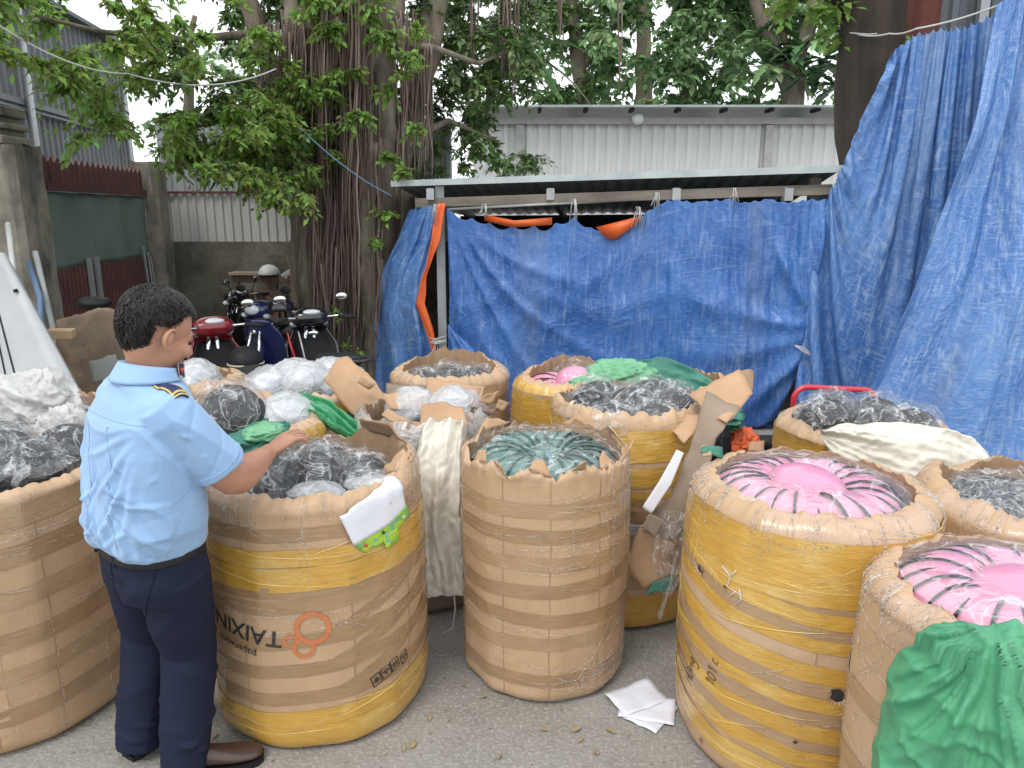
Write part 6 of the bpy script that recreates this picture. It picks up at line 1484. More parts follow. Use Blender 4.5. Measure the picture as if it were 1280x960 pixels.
def conform(a, b_, w, lift, name, m, par, u0=0, u1=1, v0=0, v1=1, t_=.003, nu_=18, nv_=8):
    """a stiff board lying over the shoulder seam, following the cloth below it"""
    d = (b_-a).normalized(); s_ = d.cross(Z_).normalized(); H0 = {}
    def top(u, v):
        q = a.lerp(b_, u)+s_*(w*(v-.5)); l, n = surf_out(q+Z_*.25, -Z_); return l.z if l else None
    zs = [max([top(i/8, v) or -9 for v in (.15, .5, .85)]) for i in range(9)]
    zs = [z if z > 0 else zs[max(0, i-1)] for i, z in enumerate(zs)]
    def z_at(u):
        k = min(7, int(u*8)); return lerp(zs[k], zs[k+1], u*8-k)
    def f_(u, v):
        u = lerp(u0, u1, u); v = lerp(v0, v1, v); q = a.lerp(b_, u)+s_*(w*(v-.5)); return Vector((q.x, q.y, z_at(u)+lift-.010*(2*v-1)**2))
    return MB().grid(f_, nu_, nv_).build(name, K[m], par, solid=t_)
ep = conform(e0, e1, .046, .004, 'epaulette', 'navy', shirt, t_=.005)
for v0, v1 in ((.0, .09), (.91, 1.0)): conform(e0, e1, .046, .0075, 'epaulette_braid', 'gold', ep, 0, 1, v0, v1, .002)
for u0, u1 in ((.0, .03), (.90, .94), (.97, 1.0)): conform(e0, e1, .046, .0078, 'epaulette_braid', 'gold', ep, u0, u1, 0, 1, .002, 4, 8)
# navy collar tab
c0 = Vector((-1.078, 2.142, 1.412)); dd = (Rd*.72+Fd*.66).normalized(); q0 = c0+dd*.098+Z_*.014
tabn = dd; td = Z_.cross(dd).normalized()
mb = MB(); mb.add([q0+td*-.02+Z_*-.018, q0+td*.028+Z_*-.028, q0+td*.030+Z_*.014, q0+td*-.018+Z_*.024], [(0, 1, 2, 3)]); tb = mb.build('collar_tab', K['navy'], shirt, solid=.003, smooth=False)
mb = MB(); mb.tube([q0+dd*.003+td*-.02+Z_*-.018, q0+dd*.003+td*.028+Z_*-.028, q0+dd*.003+td*.030+Z_*.014, q0+dd*.003+td*-.018+Z_*.024, q0+dd*.003+td*-.02+Z_*-.018], .0014, 5); mb.build('tab_edging', K['gold'], tb)
MB().ell(q0+dd*.004, (.008, .008, .008), 10, 6).build('tab_badge', K['redp'], tb)
# trousers and belt
mb = MB()
mb.loft([tring((-1.152, 2.20, .878), .180, .127), tring((-1.152, 2.205, .82), .186, .132), tring((-1.15, 2.205, .75), .186, .135), tring((-1.15, 2.21, .69), .176, .120)])
def leg(mb, A, B_, C2, rs):
    Q, R_ = [], []; pts = [A, A.lerp(B_, .5), B_, B_.lerp(C2, .5), C2]
    for i in range(4):
        for k in range(5): Q.append(pts[i].lerp(pts[i+1], k/5)); R_.append(lerp(rs[i], rs[i+1], sm(k/5)))
    Q.append(pts[-1]); R_.append(rs[-1]); mb.tube(Q, R_, 26)
leg(mb, HipR+Vector((0, .0, -.06)), KnR, AnR+Vector((-.005, -.01, -.03)), [.112, .104, .088, .083, .080]); leg(mb, HipL+Vector((0, 0, -.06)), KnL, AnL+Vector((0, -.01, -.035)), [.110, .102, .086, .080, .078])
mb.ell((-1.10, 2.13, .77), (.095, .09, .10), 18, 12); mb.ell((-1.21, 2.19, .77), (.095, .09, .10), 18, 12)
FP = []; rf = random.Random(31)
for A, B_, C2 in ((HipR, KnR, AnR), (HipL, KnL, AnL)):
    for k in range(7):
        t_ = rf.uniform(0, 1); c_ = B_.lerp(C2, t_) if k > 2 else A.lerp(B_, .5+.5*t_); a = rf.uniform(0, 6.28); o_ = Vector((cos(a), sin(a), 0))*.085; dv = (Vector((-sin(a), cos(a), 0))*rf.choice((-1, 1))+Z_*rf.uniform(-1.4, .6)).normalized(); FP.append((c_+o_, dv, rf.uniform(.008, .014), rf.uniform(.08, .2), rf.choice((-1, 1, 1))*rf.uniform(.005, .010)))
    for k in range(5): a = rf.uniform(3.2, 6.2); FP.append((C2+Vector((cos(a)*.08, sin(a)*.08, rf.uniform(.02, .12))), Vector((-sin(a), cos(a), rf.uniform(-.4, .4))).normalized(), .010, .10, .010))
def trd(q, n):
    h = .006*N3(q.x*6, q.y*6, q.z*3.5, 13)+.005*max(0, ridge(q.x*5, q.y*5, q.z*3.5, 16))**3
    for f_ in FP: h += fold(q, *f_)
    return h
tr = fuse('trousers', mb, K['trouser'], man, .0065, 3, trd)
mb = MB(); mb.loft([tring((-1.152, 2.202, .842), .190, .138), tring((-1.152, 2.202, .874), .188, .136), tring((-1.152, 2.202, .874), .17, .12), tring((-1.152, 2.202, .842), .17, .12)], False); mb.build('belt', K['blackm'], man)
def ts(p, d, o=tr):
    off = rootloc(o); ok, loc, n, i = o.ray_cast(Vector(p)-off, d); return (loc+off, n) if ok else (None, None)
def tseam(pts, r, m, name):
    Q = []
    for p, d in pts:
        l, n = ts(p, d)
        if l: Q.append(l+n*.0012)
    if len(Q) > 2: MB().tube(Q, r, 5).build(name, K[m], tr)
cb = Vector((-1.152, 2.2, .79))
tseam([(cb-Fd*.6+Rd*lerp(-.06, .06, i/16)+Z_*(-.006*sin(pi*i/16)), Fd) for i in range(17)], .0028, 'trouser', 'back_pocket')
tseam([(cb-Fd*.6+Rd*lerp(-.06, .06, i/16)+Z_*(-.014-.006*sin(pi*i/16)), Fd) for i in range(17)], .0018, 'blackm', 'pocket_slit')
tseam([(cb-Fd*.6+Rd*.0+Z_*lerp(.06, -.10, i/20)+Rd*-.0, Fd) for i in range(21)], .0016, 'trouser', 'centre_seam')
tseam([(cb-Fd*.45+Rd*(.45)+Z_*lerp(.05, -.16, i/20)+Fd*lerp(.10, -.02, i/20), (Fd-Rd).normalized()) for i in range(21)], .0020, 'trouser', 'side_pocket')
for k in (-.12, .03): 
    l, n = ts(cb-Fd*.6+Rd*k+Z_*.05, Fd)
    if l: MB().box(l+n*.006+Z_*.012, (.010, .006, .045), (0, 0, -HD)).build('belt_loop', K['trouser'], tr, smooth=False)
# shoes
def shoe(an, heading, parent=man):
    fd = Vector((sin(heading), cos(heading), 0)); rd = Vector((cos(heading), -sin(heading), 0)); r = []
    base = Vector((an.x, an.y, 0))-fd*.06; prof = [(0, .028, .055), (.02, .036, .075), (.06, .038, .085), (.11, .038, .080), (.15, .044, .062), (.20, .050, .050), (.24, .048, .042), (.27, .038, .034), (.288, .018, .026)]
    for t_, w_, h_ in prof: r.append([base+fd*t_+rd*(cos(2*pi*k/20)*w_)+Z_*(.016+h_*.5+sin(2*pi*k/20)*h_*.5*(1 if sin(2*pi*k/20) > 0 else .9)) for k in range(20)])
    s_ = MB().loft(r).build('shoe', K['shoe'], parent, sub=1)
    r = []
    for t_, w_, h_ in prof: r.append([base+fd*(t_)+rd*(x*(w_+.004))+Z_*z for x, z in ((-1, .0015), (1, .0015), (1, .020), (-1, .020))])
    MB().loft(r).build('sole', K['blackm'], s_, smooth=False)
shoe(AnR+Vector((.02, 0, 0)), rad(72)); shoe(AnL, rad(30))
# ---------------------------------------------------------------- motorbikes
K['bk_red'] = pm('dark_red_paint', (.20, .008, .016), .22, coat=.8)
K['bk_blue'] = pm('dark_blue_paint', (.012, .022, .10), .22, coat=.8)
K['bk_blk'] = pm('glossy_black_paint', (.008, .009, .012), .15, coat=.8)
K['engine'] = pm('engine_metal', (.10, .10, .10), .5, (.04, .04, .04), 12, metal=.6)
K['chrome'] = pm('chrome', (.75, .76, .78), .12, metal=1)
K['lens'] = pm('clear_lens', (.6, .63, .66), .08, coat=1)
K['brred'] = pm('bright_red_panel', (.55, .012, .02), .25, coat=.7)
K['seatv'] = pm('black_vinyl', (.014, .014, .015), .5, bump=.001, bs=40)
def motorbike(label, paint, head, rz, accent=None, helmet_=None):
    r = thing('motorbike', label, 'motorbike', (head.x, head.y, 0), 0, 'motorbikes parked by the banyan')
    m = K[paint]; h0 = .36
    def at(x, y, z): c_, s_ = cos(rz), sin(rz); y = y-h0; return Vector((head.x+x*c_-y*s_, head.y+x*s_+y*c_, z))
    ax = at(1, 0, 0)-at(0, 0, 0)
    for y in (.64, -.60):
        hub = wheel(at(0, y, .28), .28, .085, ax, r, 'rubber', 'engine')
    # front mudguard
    mb = MB(); 
    def fend(y0, rr, a0, a1, w):
        def g(u, v): a = lerp(a0, a1, v); x = lerp(-w, w, u); R_ = rr-.9*x*x/w*.6; return at(x, y0+R_*sin(a), .28+R_*cos(a))
        return MB().grid(g, 8, 16)
    fend(.64, .32, -1.0, .9, .065).build('front_mudguard', m, r, solid=.004); fend(-.60, .33, -.9, .7, .07).build('rear_mudguard', K['blackm'], r, solid=.004)
    for s_ in (-1, 1): MB().tube([at(s_*.07, .64, .28), at(s_*.07, .50, .60), at(s_*.03, .40, .88)], .018, 8).build('fork', K['chrome'], r)
    def shield(u, v):
        x = lerp(-1, 1, u); w = lerp(.15, .23, sm(v*1.6))*(1-.35*sm((v-.7)/.3)); return at(x*w, lerp(.30, .40, v)+.10*(1-x*x)*(.4+.6*v)-.04*sin(v*pi), lerp(.30, .90, v))
    MB().grid(shield, 20, 16).build('leg_shield', m, r, solid=.012)
    MB().grid(lambda u, v: shield(u*.86+.07, v*.9+.05)+(at(0, -.035, 0)-at(0, 0, 0)), 14, 12).build('inner_shield', K['blackm'], r, solid=.006)
    # headset cowl
    hb = MB(); M3 = Matrix.Rotation(rz, 3, 'Z'); hb.ell(at(0, .38, .985), (.155, .115, .085), 26, 16, M3, f=lambda q: 1+.18*max(0, -q.z)*max(0, q.y)+.12*abs(q.x)*(q.y < 0)); cow = hb.build('headset_cowl', m, r)
    hl = MB().ell(at(0, .455, .985), (.095, .05, .055), 20, 12, M3).build('headlight', K['lens'], cow)
    MB().ell(at(0, .325, 1.035), (.085, .055, .028), 18, 10, M3).build('speedometer', K['lens'], cow)
    MB().ell(at(0, .40, 1.055), (.09, .05, .012), 18, 10, M3).build('screen', K['blackm'], cow)
    for s_ in (-1, 1):
        MB().ell(at(s_*.13, .42, .93), (.04, .035, .025), 12, 8, M3).build('indicator', K['lens'], cow)
    mb = MB(); mb.tube([at(-.33, .22, .985), at(-.22, .27, 1.0), at(-.1, .35, .985), at(.1, .35, .985), at(.22, .27, 1.0), at(.33, .22, .985)], .012, 8); bar = mb.build('handlebar', K['chrome'], r)
    for s_ in (-1, 1):
        MB().tube([at(s_*.35, .21, .984), at(s_*.22, .27, .998)], [.019, .017], 10).build('grip', K['rubber'], bar)
        MB().tube([at(s_*.2, .31, .99), at(s_*.28, .31, .975), at(s_*.35, .27, .965)], .006, 6).build('brake_lever', K['chrome'], bar)
        st = MB().tube([at(s_*.17, .30, 1.0), at(s_*.20, .30, 1.08), at(s_*.25, .30, 1.14)], .006, 6).build('mirror_stalk', K['blackm'], bar)
        mc = at(s_*.265, .30, 1.165); MB().ell(mc, (.060, .014, .036), 20, 10, M3).build('mirror', K['blackm'], bar)
        d = at(0, -1, 0)-at(0, 0, 0); MB().ell(mc+d*.010, (.053, .007, .030), 20, 10, M3).build('mirror_glass', K['chrome'], bar)
    # body, seat, tail
    rings = []
    for y, w, z0, z1 in ((.30, .06, .34, .50), (.12, .08, .33, .52), (-.05, .10, .34, .62), (-.25, .125, .42, .72), (-.5, .12, .50, .75), (-.75, .09, .60, .77), (-.92, .05, .68, .76)):
        rings.append([at(w*cos(a)*(abs(cos(a))**-.3 if abs(cos(a)) > .1 else 1), y, (z0+z1)/2+(z1-z0)/2*sin(a)) for a in [2*pi*k/24 for k in range(24)]])
    MB().loft(rings).build('body_cover', m, r)
    rings = []
    for y, w, z0, z1 in ((.02, .06, .66, .70), (-.05, .10, .66, .745), (-.2, .135, .68, .765), (-.38, .14, .70, .78), (-.5, .135, .71, .82), (-.66, .115, .73, .83), (-.76, .07, .745, .80)):
        rings.append([at(w*cos(a), y, (z0+z1)/2+(z1-z0)/2*sin(a)*(1.0)) for a in [2*pi*k/24 for k in range(24)]])
    MB().loft(rings).build('seat', K['seatv'], r)
    MB().tube([at(-.11, -.50, .77), at(-.13, -.70, .80), at(-.10, -.90, .815), at(0, -.95, .82), at(.10, -.90, .815), at(.13, -.70, .80), at(.11, -.50, .77)], .013, 8).build('grab_rail', K['engine'], r)
    MB().tube([at(-.10, -.78, .815), at(.10, -.78, .815)], .009, 6).build('rail_crossbar', K['engine'], r)
    MB().ell(at(0, -.93, .70), (.065, .03, .035), 16, 10, M3).build('tail_light', K['brred'], r)
    MB().box(at(0, -.98, .56), (.17, .008, .13), (.3, 0, rz)).build('number_plate', K['sack_ww'], r, smooth=False)
    MB().box(at(0, .02, .28), (.17, .34, .20), (0, 0, rz)).ell(at(0, .17, .28), (.08, .10, .08), 16, 10).build('engine', K['engine'], r, bev=.02)
    MB().tube([at(.1, .12, .20), at(.13, -.1, .18), at(.14, -.35, .22), at(.15, -.72, .32)], [.018, .02, .042, .045], 12).build('exhaust', K['engine'], r)
    for s_ in (-1, 1): MB().tube([at(s_*.09, .0, .22), at(s_*.26, .0, .22)], .016, 8).build('foot_peg', K['rubber'], r)
    MB().tube([at(-.1, -.12, .25), at(-.2, -.16, .01)], .012, 6).build('side_stand', K['engine'], r)
    if accent:
        for s_, mm in ((-1, accent), (-.55, 'sack_ww')):
            def acc(u, v): return at(s_*lerp(.15, .21, v)-.0, lerp(.30, .20, u)+.05*v, lerp(.62, .88, v)-.12*u)
            MB().grid(acc, 6, 8).build('side_panel', K[mm], r, solid=.012)
        MB().ell(at(.0, .29, .86), (.05, .012, .02), 12, 8, M3).build('emblem', K['chrome'], r)
    else: MB().ell(at(.0, .47, .78), (.03, .012, .022), 12, 8, M3).build('emblem', K['chrome'], r)
    return r, at
r1, at1 = motorbike('dark red motorbike beside the man\'s head, black helmet on its seat', 'bk_red', P(266, 402, 5.9), rad(38))
r2, at2 = motorbike('dark blue motorbike facing the camera between the red and the black one', 'bk_blue', P(325, 388, 7.05), rad(158))
r3, at3 = motorbike('glossy black motorbike with a red and a white side panel nearest the banyan', 'bk_blk', P(388, 398, 6.45), rad(30), 'brred')
r4, at4 = motorbike('black motorbike parked crosswise behind the blue one by the wooden frame', 'bk_blk', P(298, 378, 8.1), rad(75))
hq = half_helmet(at1(.02, -.30, .80), 'blackm', 'matt black open helmet with a cream trim resting on the red motorbike\'s seat', .125, (0, 0, .3), 'cream')
hq2 = half_helmet(P(351, 386, 6.9), 'bk_blk', 'glossy black helmet with a small emblem, hung between the blue and black motorbikes', .12, (0, 0, 0))
q = P(351, 386, 6.9); MB().ell(q+Vector((-.0, -.105, .06)), (.035, .012, .02), 12, 8).build('emblem', K['sack_ww'], hq2)
MB().tube([q+Vector((.02, 0, .10)), q+Vector((.16, -.1, .06))], .006, 6).build('strap', K['blackm'], hq2)
tag(MB().grid(lambda u, v: P(lerp(215, 240, u), lerp(386, 402, v), 6.9)+Vector((0, .02*sin(u*5), 0)), 8, 8).build('grey_cloth', K['door'], solid=.01), 'pale grey cloth on the far side of the red motorbike', 'cloth')
# ---------------------------------------------------------------- trees
RS = np.random.RandomState(21)
def unit(v): return v/(np.linalg.norm(v, axis=-1, keepdims=True)+1e-9)
def leaves_mesh(name, m, parent, pos, dirs, nrm, L_, w, fold_=.18, droop=.25):
    n = len(pos); d = unit(dirs); s_ = unit(np.cross(d, nrm)); up = np.cross(s_, d); L_ = L_[:, None]; w = w[:, None]
    off = np.array(rootloc(parent)); p = pos-off
    base = p; l = p+d*L_*.42+s_*w; r = p+d*L_*.42-s_*w; mid = p+d*L_*.45-up*w*fold_*2; tip = p+d*L_-up*L_*droop
    V = np.stack([base, l, mid, r, tip], 1).reshape(-1, 3); i = np.arange(n)[:, None]*5
    Fc = np.concatenate([i+np.array([0, 2, 1]), i+np.array([0, 3, 2]), i+np.array([1, 2, 4]), i+np.array([2, 3, 4])], 1).reshape(-1, 3)
    me = bpy.data.meshes.new(name); me.vertices.add(len(V)); me.vertices.foreach_set('co', V.ravel()); me.loops.add(len(Fc)*3); me.loops.foreach_set('vertex_index', Fc.ravel().astype(np.int32))
    me.polygons.add(len(Fc)); me.polygons.foreach_set('loop_start', np.arange(0, len(Fc)*3, 3, dtype=np.int32)); me.polygons.foreach_set('loop_total', np.full(len(Fc), 3, np.int32)); me.update(calc_edges=True); me.validate()
    me.materials.append(K[m]); o = bpy.data.objects.new(name, me); COL.objects.link(o); o.parent = parent; return o
def clump_leaves(C, rad_, per, leafL, seed, droop=.5, twigs=6):
    """leaf positions on drooping twigs round each clump centre; also returns twig polylines"""
    R = np.random.RandomState(seed); Pn, D, Nn, Ls, TW = [], [], [], [], []
    for c_, r in zip(C, rad_):
        c_ = np.array(c_); k = max(2, int(twigs*R.uniform(.7, 1.3)))
        for t_ in range(k):
            a = R.uniform(0, 2*pi); e_ = R.uniform(-.5, .7); d = np.array([cos(a)*cos(e_), sin(a)*cos(e_), sin(e_)]); L_ = r*R.uniform(.6, 1.15); st = c_-d*r*.25
            npt = max(3, int(per/k)); pts = []
            for i in range(npt):
                u = (i+.5)/npt; q = st+d*L_*u+np.array([0, 0, -droop*r*u*u])+R.normal(0, .012*(1+r), 3); pts.append(q)
                sd = np.array([-sin(a), cos(a), 0])*(1 if i % 2 else -1); dd = d*.7+sd*R.uniform(.3, .9)+np.array([0, 0, R.uniform(-.9, .05)])+R.normal(0, .25, 3)
                Pn.append(q); D.append(dd); Nn.append(np.array([R.normal(0, .45), R.normal(-.15, .45), 1])); Ls.append(leafL*R.uniform(.6, 1.2))
            TW.append([Vector(st)]+[Vector(p) for p in pts[::2]])
    return np.array(Pn), np.array(D), np.array(Nn), np.array(Ls), TW
def tree_thing(label, base, kind='tree'): return thing('tree' if kind == 'tree' else kind, label, 'tree', base)
def wob(pts, amp, fr, n, seed):
    Q = []
    for i in range(n+1):
        t = i/n*(len(pts)-1); k = min(int(t), len(pts)-2); q = Vector(pts[k]).lerp(Vector(pts[k+1]), t-k); Q.append(q+Vector((N3(q.z*fr, seed, 0), N3(q.z*fr, seed, 5), 0))*amp)
    return Q
# banyan
by = tree_thing('old banyan with a bundle of stems and long brown hanging roots left of the shed', (-1.62, 8.1, 0), 'banyan_tree')
def bpt(x, y, d): return P(x, y, d)
stems = [((398, 455), (402, 300), (392, 160), (372, 0), (350, -160), 7.85, .17), ((425, 460), (425, 300), (430, 150), (428, 0), (420, -200), 8.0, .24), ((455, 465), (452, 300), (458, 160), (470, 20), (480, -180), 7.9, .21),
         ((482, 465), (478, 330), (475, 200), (490, 60), (520, -120), 7.8, .15), ((505, 465), (500, 330), (505, 200), (530, 60), (575, -120), 8.1, .16), ((412, 465), (410, 350), (415, 250), (400, 100), (370, -100), 8.25, .20),
         ((468, 460), (466, 340), (462, 230), (466, 130), (455, -100), 7.6, .085), ((388, 450), (380, 330), (372, 220), (340, 90), (290, -60), 8.2, .12), ((440, 460), (444, 300), (440, 150), (450, 10), (455, -180), 8.35, .26)]
mb = MB()
for k, s_ in enumerate(stems):
    pts = [P(x, y, s_[5]+(.15 if i > 2 else 0)) for i, (x, y) in enumerate(s_[:5])]; pts[0].z = -.05
    Q = wob(pts, .10, 1.1, 40, k*3.1); R_ = []
    for i, q in enumerate(Q): t = i/40; R_.append(s_[6]*(1.25-.55*t+.5*max(0, 1-t*7)**2)*(1+.18*N3(q.z*2.4, k, 1)))
    mb.tube(Q, R_, 16)
tk = mb.build('trunk', K['bark'], by, sub=1)
dm = tk.modifiers.new('d', 'DISPLACE'); tx = bpy.data.textures.new('barkn', 'CLOUDS'); tx.noise_scale = .18; dm.texture = tx; dm.strength = .09; dm.texture_coords = 'GLOBAL'
# buttress roots
mb = MB()
for k in range(16):
    a = RS.uniform(0, 2*pi); b0 = P(RS.uniform(392, 500), 440, 7.9); b0.z = RS.uniform(.3, .8); e_ = b0+Vector((cos(a)*RS.uniform(.3, .6), sin(a)*.35-.12, 0)); e_.z = -.02
    mb.tube(wob([b0, b0.lerp(e_, .4)+Vector((0, 0, -.15)), e_], .06, 4, 14, k), [.07-.003*i for i in range(15)], 8)
mb.build('buttress_root', K['bark'], by)
# limbs reaching left and right
LIMB = [[(395, 60, 8), (330, 40, 7.4), (230, 50, 6.8), (120, 40, 6.2), (40, 20, 5.6)], [(390, 110, 8), (340, 120, 7.6), (270, 150, 7.2), (215, 170, 7.0)], [(400, 0, 8), (320, -40, 7.2), (200, -40, 6.6), (80, -60, 6)],
        [(480, 60, 8), (540, 60, 8), (600, 80, 8.2), (650, 60, 8.5)], [(490, 0, 8), (570, -30, 8.2), (680, -40, 8.6)], [(500, 180, 8.1), (560, 150, 8.3), (620, 175, 8.6)], [(380, 180, 8), (330, 190, 7.6), (290, 205, 7.4)]]
for k, l in enumerate(LIMB):
    Q = wob([P(*q) for q in l], .10, 3, 26, 40+k); MB().tube(Q, [lerp(.05, .010, i/26) for i in range(27)], 8).build('limb', K['bark'], by)
# hanging roots in bundles
BUN = [(402, -30, 232, 30, 7.35, 11), (411, -30, 150, 24, 7.4, 8), (436, -30, 300, 26, 7.45, 9), (446, -30, 440, 26, 7.5, 12), (428, 120, 450, 26, 7.6, 14), (460, -30, 250, 14, 7.5, 8), (420, 60, 440, 30, 7.65, 22), (455, 150, 455, 26, 7.7, 20),
       (335, 60, 190, 14, 7.5, 22), (352, 50, 225, 22, 7.5, 22), (372, 40, 260, 24, 7.6, 22), (385, 60, 330, 26, 7.65, 18), (322, 120, 240, 10, 7.5, 8), (330, 150, 255, 10, 7.5, 8), (505, 40, 215, 28, 7.9, 18), (520, 80, 225, 22, 8.0, 14), (535, 60, 228, 16, 8.1, 10),
       (470, 200, 460, 18, 7.55, 10), (398, 250, 450, 22, 7.6, 14), (490, 180, 440, 14, 7.8, 12), (592, -20, 90, 6, 8.3, 8), (640, -20, 140, 6, 8.5, 8), (628, 20, 110, 5, 8.5, 8), (700, -30, 60, 4, 9, 6), (775, -30, 120, 3, 9.5, 3), (410, 330, 455, 26, 7.6, 24), (445, 340, 460, 26, 7.62, 24)]
for k, (x, y0, y1, n, d, sp) in enumerate(BUN):
    mb = MB()
    for i in range(n):
        xx = x+RS.normal(0, sp*.55); dd = d+RS.normal(0, .10); yy = lerp(y0, y1, RS.uniform(.70, 1)); a = P(xx+RS.normal(0, 2), y0-RS.uniform(0, 30), dd); b_ = P(x+(xx-x)*RS.uniform(.3, .9), yy, dd)
        b_.x = a.x+(b_.x-a.x); Q = wob([a, a.lerp(b_, .5), b_], RS.uniform(.02, .07), RS.uniform(1, 2.5), 14, RS.uniform(0, 90)); r0 = RS.uniform(.004, .012)
        mb.tube(Q, [r0*(1.2-.7*j/14) for j in range(15)], 5)
    mb.build('root_curtain', K['root'], by)
# leaves: where the crown hangs
def lower(x):
    E = [(-60, 20), (20, 40), (60, 85), (100, 165), (150, 170), (185, 170), (215, 215), (250, 205), (290, 215), (330, 245), (380, 250), (420, 120)]
    for (a, b_), (c_, d) in zip(E, E[1:]):
        if a <= x <= c_: return lerp(b_, d, (x-a)/(c_-a))
    return 0
C1, R1, C2, R2 = [], [], [], []
for k in range(430):
    x = RS.uniform(-60, 400); lim = lower(x)+RS.normal(0, 12); y = lim-abs(RS.normal(0, 1))*95-5
    if y < -130: continue
    if x < 130 and RS.rand() < .35: continue
    # keep ragged windows of sky
    if noise.noise(Vector((x*.016, y*.020, 3.3))) > .0 and x < 320: continue
    d = lerp(5.4, 7.6, min(1, max(0, x/400)))+RS.normal(0, .45); q = P(x, y, d); (C1 if RS.rand() < .88 or x < 220 else C2).append(tuple(q)); (R1 if len(C1)+len(C2) and C1 and C1[-1] == tuple(q) else R2).append(RS.uniform(.14, .30))  # left clumps take only bright leaves, painting backlight into their colour
for x, y, d, r in ((465, 20, 7.2, .28), (480, 45, 7.25, .25), (500, 90, 7.3, .25), (488, 110, 7.3, .2), (505, 70, 7.4, .2), (470, 5, 7.2, .25), (410, 30, 7.2, .2), (418, 95, 7.2, .18), (352, 100, 7.2, .25), (345, 200, 7.2, .2), (380, 120, 7.3, .2), (330, 225, 7.2, .2),
                   (478, 265, 7.3, .16), (410, 160, 7.3, .15), (520, 30, 7.6, .25), (450, -10, 7.2, .3), (360, 165, 7.2, .2), (340, 130, 7.2, .22), (470, 300, 7.3, .08)):
    C1.append(tuple(P(x, y, d))); R1.append(r)
for k in range(26): C1.append(tuple(P(RS.uniform(330, 520), RS.uniform(-40, 235), RS.uniform(7.1, 7.35)))); R1.append(RS.uniform(.12, .22))
for k in range(170):
    x = RS.uniform(500, 665); y = RS.uniform(-80, 212); 
    if x > 560+y*.35 and y > 100 and RS.rand() < .5: continue
    if x > 625 and y > 130 and y < 190: continue
    C2.append(tuple(P(x, y, RS.uniform(8.2, 9.8)))); R2.append(RS.uniform(.2, .38))
for k in range(70): C2.append(tuple(P(RS.uniform(280, 420), RS.uniform(-60, 170), RS.uniform(8.3, 9.2)))); R2.append(RS.uniform(.2, .35))
n1 = min(len(C1), len(R1)); pn, D, Nn, Ls, TW = clump_leaves(C1[:n1], R1[:n1], 92, .078, 3)
leaves_mesh('bright_foliage', 'leaf', by, pn, D, Nn, Ls, Ls*.27)
tw = MB()
for q in TW: tw.tube(q, .003, 4, caps=False)
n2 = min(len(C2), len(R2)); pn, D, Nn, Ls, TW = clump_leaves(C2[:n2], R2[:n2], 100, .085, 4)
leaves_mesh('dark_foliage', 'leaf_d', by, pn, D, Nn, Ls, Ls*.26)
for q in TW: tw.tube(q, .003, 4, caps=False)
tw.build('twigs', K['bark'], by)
# fern on the banyan with a brown dead frond
def frond_plant(name, label, c_, n, L_, m, seed, elev=(.0, 1.0), w=.10, lobes=0, cat='plant', parent=None, sub=()):
    R = np.random.RandomState(seed); r = parent or thing(name, label, cat, c_); mb = MB(); 
    for k in range(n):
        a = R.uniform(0, 2*pi) if not sub else R.uniform(*sub); e_ = R.uniform(*elev); l = L_*R.uniform(.7, 1.1); d = Vector((cos(a)*cos(e_), sin(a)*cos(e_), sin(e_))); s_ = d.cross(Z_).normalized(); nn = 22; base = len(mb.v)
        for i in range(nn+1):
            t = i/nn; q = Vector(c_)+d*l*t+Vector((0, 0, -l*.55*t*t)); ww = w*sin(pi*min(.99, t*.93+.07))**.7
            if lobes: ww *= .35+.65*abs(sin(t*pi*lobes))
            mb.v += [tuple(q-s_*ww+Vector((0, 0, .25*ww))), tuple(q), tuple(q+s_*ww+Vector((0, 0, .25*ww)))]
        for i in range(nn): o = base+3*i; mb.f += [(o, o+1, o+4, o+3), (o+1, o+2, o+5, o+4)]
    mb.build('fronds', K[m], r, solid=.001); return r
K['deadleaf'] = pm('dead_frond', (.30, .13, .05), .8, (.2, .09, .04), 6)
fr = frond_plant('fern', 'dark green fern with a dead brown frond growing on the banyan limb', P(305, 200, 7.1), 18, .42, 'leaf_d', 5, (-.3, .9), .035)
mb = MB(); q = P(312, 212, 7.0)
for k in range(7): a = rnd(-.5, .5); mb.tube([q, q+Vector((a*.12, -.03, -.08)), q+Vector((a*.25, -.03, -.2))], [.025, .03, .006], 6, sy=.2)
mb.build('dead_frond', K['deadleaf'], fr)
# big palmate leaves beside the banyan
frond_plant('broad_leaf_plant', 'plant with big light green lobed leaves right of the banyan, above the shed', P(655, 70, 9.4), 9, .85, 'leaf_p', 9, (-.2, .7), .13, 6)
# background trees over the warehouse
def bg_tree(label, base, crown, n, rr, per, leafL, m, seed, trunk, wf=.3, hole_=.25, twg=7):
    t = tree_thing(label, base); R = np.random.RandomState(seed); C, Rr = [], []
    for k in range(n):
        x = R.uniform(crown[0], crown[1]); y = R.uniform(crown[2], crown[3]); d = R.uniform(crown[4], crown[5])
        if noise.noise(Vector((x*.014, y*.014, seed))) > hole_: continue
        C.append(tuple(P(x, y, d))); Rr.append(rr*R.uniform(.7, 1.3))
    pn, D, Nn, Ls, TW = clump_leaves(C, Rr, per, leafL, seed, .35, twg); leaves_mesh('crown', m, t, pn, D, Nn, Ls, Ls*wf)
    for k, (pts, r0, r1) in enumerate(trunk):
        Q = wob([P(*q) for q in pts], .12, 1.3, 20, seed+k); MB().tube(Q, [lerp(r0, r1, i/20) for i in range(21)], 10).build('trunk' if k == 0 else 'limb', K['bark'], t)
    return t
gz = lambda x, d: (x, 480+900*(1.88/d), d)
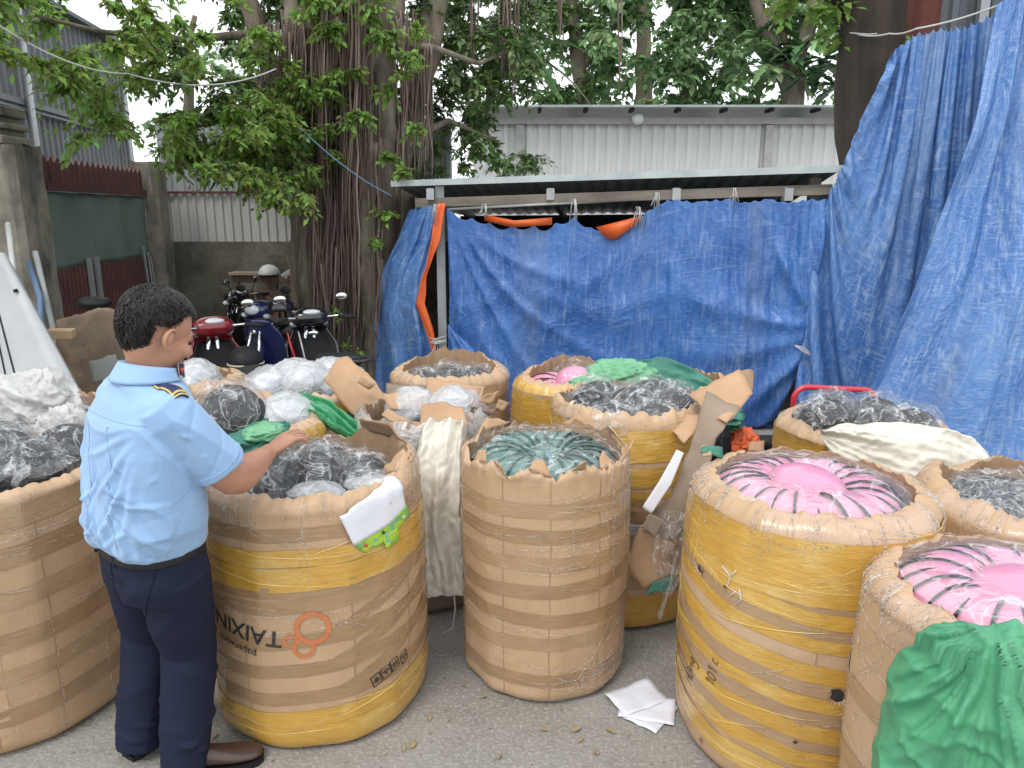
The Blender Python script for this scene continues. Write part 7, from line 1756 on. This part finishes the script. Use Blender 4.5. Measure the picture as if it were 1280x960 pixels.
bg_tree('dark leafy tree behind the warehouse, nearest the banyan', (.3, 17, 0), (560, 770, -90, 142, 15.5, 18), 150, .55, 60, .17, 'leaf_d', 31, [([(720, 215, 16.5), (728, 120, 16.5), (715, 0, 16.5), (700, -120, 16.5)], .22, .08), ([(722, 90, 16.5), (760, 40, 16.4), (800, 10, 16)], .09, .03)])
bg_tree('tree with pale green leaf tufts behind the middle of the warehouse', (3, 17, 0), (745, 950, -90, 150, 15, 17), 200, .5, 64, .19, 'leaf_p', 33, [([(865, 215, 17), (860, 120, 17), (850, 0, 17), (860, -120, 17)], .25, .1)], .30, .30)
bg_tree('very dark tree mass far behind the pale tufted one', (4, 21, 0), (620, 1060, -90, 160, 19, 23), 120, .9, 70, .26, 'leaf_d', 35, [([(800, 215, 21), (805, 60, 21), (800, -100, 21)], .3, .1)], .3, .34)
bf = bg_tree('forked grey tree with big lobed leaves at the right end of the warehouse', (6, 16, 0), (935, 1050, -60, 20, 15.5, 16.5), 30, .4, 40, .2, 'leaf_p', 37,
    [([(990, 220, 15), (990, 120, 15), (996, 60, 15), (1020, 10, 15), (1040, -60, 15)], .26, .10), ([(988, 110, 15), (968, 60, 15), (940, 0, 15), (925, -60, 15)], .16, .07), ([(975, 85, 15), (960, 40, 15), (965, -40, 15)], .1, .05), ([(996, 90, 15), (985, 50, 14.9), (965, 20, 14.8)], .09, .04)])
for k, (x, y) in enumerate(((1000, 60), (1030, 50), (985, 75), (1040, 85), (1015, 95), (960, 80), (1048, 40), (1020, 20), (975, 30), (945, 55), (1045, 110), (1000, 20), (1030, 75), (955, 95))):
    frond_plant('x', '', P(x, y, 14.6+.1*(k % 4)), 9, .62, ('leaf_b', 'leaf_p')[k % 2], 50+k, (-.2, .8), .13, 4, parent=bf)
# dark trunk behind the tall tarpaulin
dt = tree_thing('thick dark tree trunk rising behind the top of the tall tarpaulin', (3.4, 7.4, 0))
Q = wob([Vector((3.55, 7.3, 0)), P(1085, 210, 7.2), P(1086, 90, 7.2), P(1090, 20, 7.2), P(1092, -120, 7.3)], .06, 1.2, 40, 70)
MB().tube(Q, [(.27+.10*max(0, (i-32)/8))*(1+.05*N3(i*.4, 3, 1)) for i in range(41)], 22).build('trunk', K['bark_d'], dt)
MB().tube(wob([P(1080, 10, 7.2), P(1052, -10, 7.1), P(1010, -18, 7.0), P(930, -16, 6.8)], .03, 2, 16, 71), [.14-.006*i for i in range(17)], 10).build('limb', K['bark_d'], dt)
MB().tube([P(1062, 41, 6.98), P(1085, 43, 6.9), P(1110, 41, 6.98)], .006, 6).build('wire_loop', K['rope_w'], dt)
C = [tuple(P(RS.uniform(955, 1060), RS.uniform(-70, 12), RS.uniform(6.8, 7.8))) for k in range(22)]+[tuple(P(x, y, 7.2)) for x, y in ((1045, 25), (1050, 45), (1040, 5), (985, 10), (1120, 30), (1124, 60))]
pn, D, Nn, Ls, TW = clump_leaves(C, [.22]*len(C), 30, .11, 77); leaves_mesh('crown', 'leaf', dt, pn, D, Nn, Ls, Ls*.3)
# greenery beyond the fence at the left
bg_tree('light green tree showing in the gap above the gate corner', (-7.5, 16, 0), (165, 330, 40, 200, 14.5, 17), 60, .5, 50, .16, 'leaf_p', 39, [([(235, 270, 16), (235, 120, 16), (240, 20, 16)], .15, .05)], .3, .15)
# weeds at the banyan's foot
C = [tuple(P(x, y, 7.0)) for x, y in ((420, 385), (424, 398), (450, 440), (432, 430), (470, 300))]
pn, D, Nn, Ls, TW = clump_leaves(C, [.09]*5, 16, .05, 88); wd = thing('weed', 'small bright weeds sprouting at the foot of the banyan', 'weeds', P(430, 430, 7.0)); leaves_mesh('weed_leaves', 'leaf', wd, pn, D, Nn, Ls, Ls*.35)
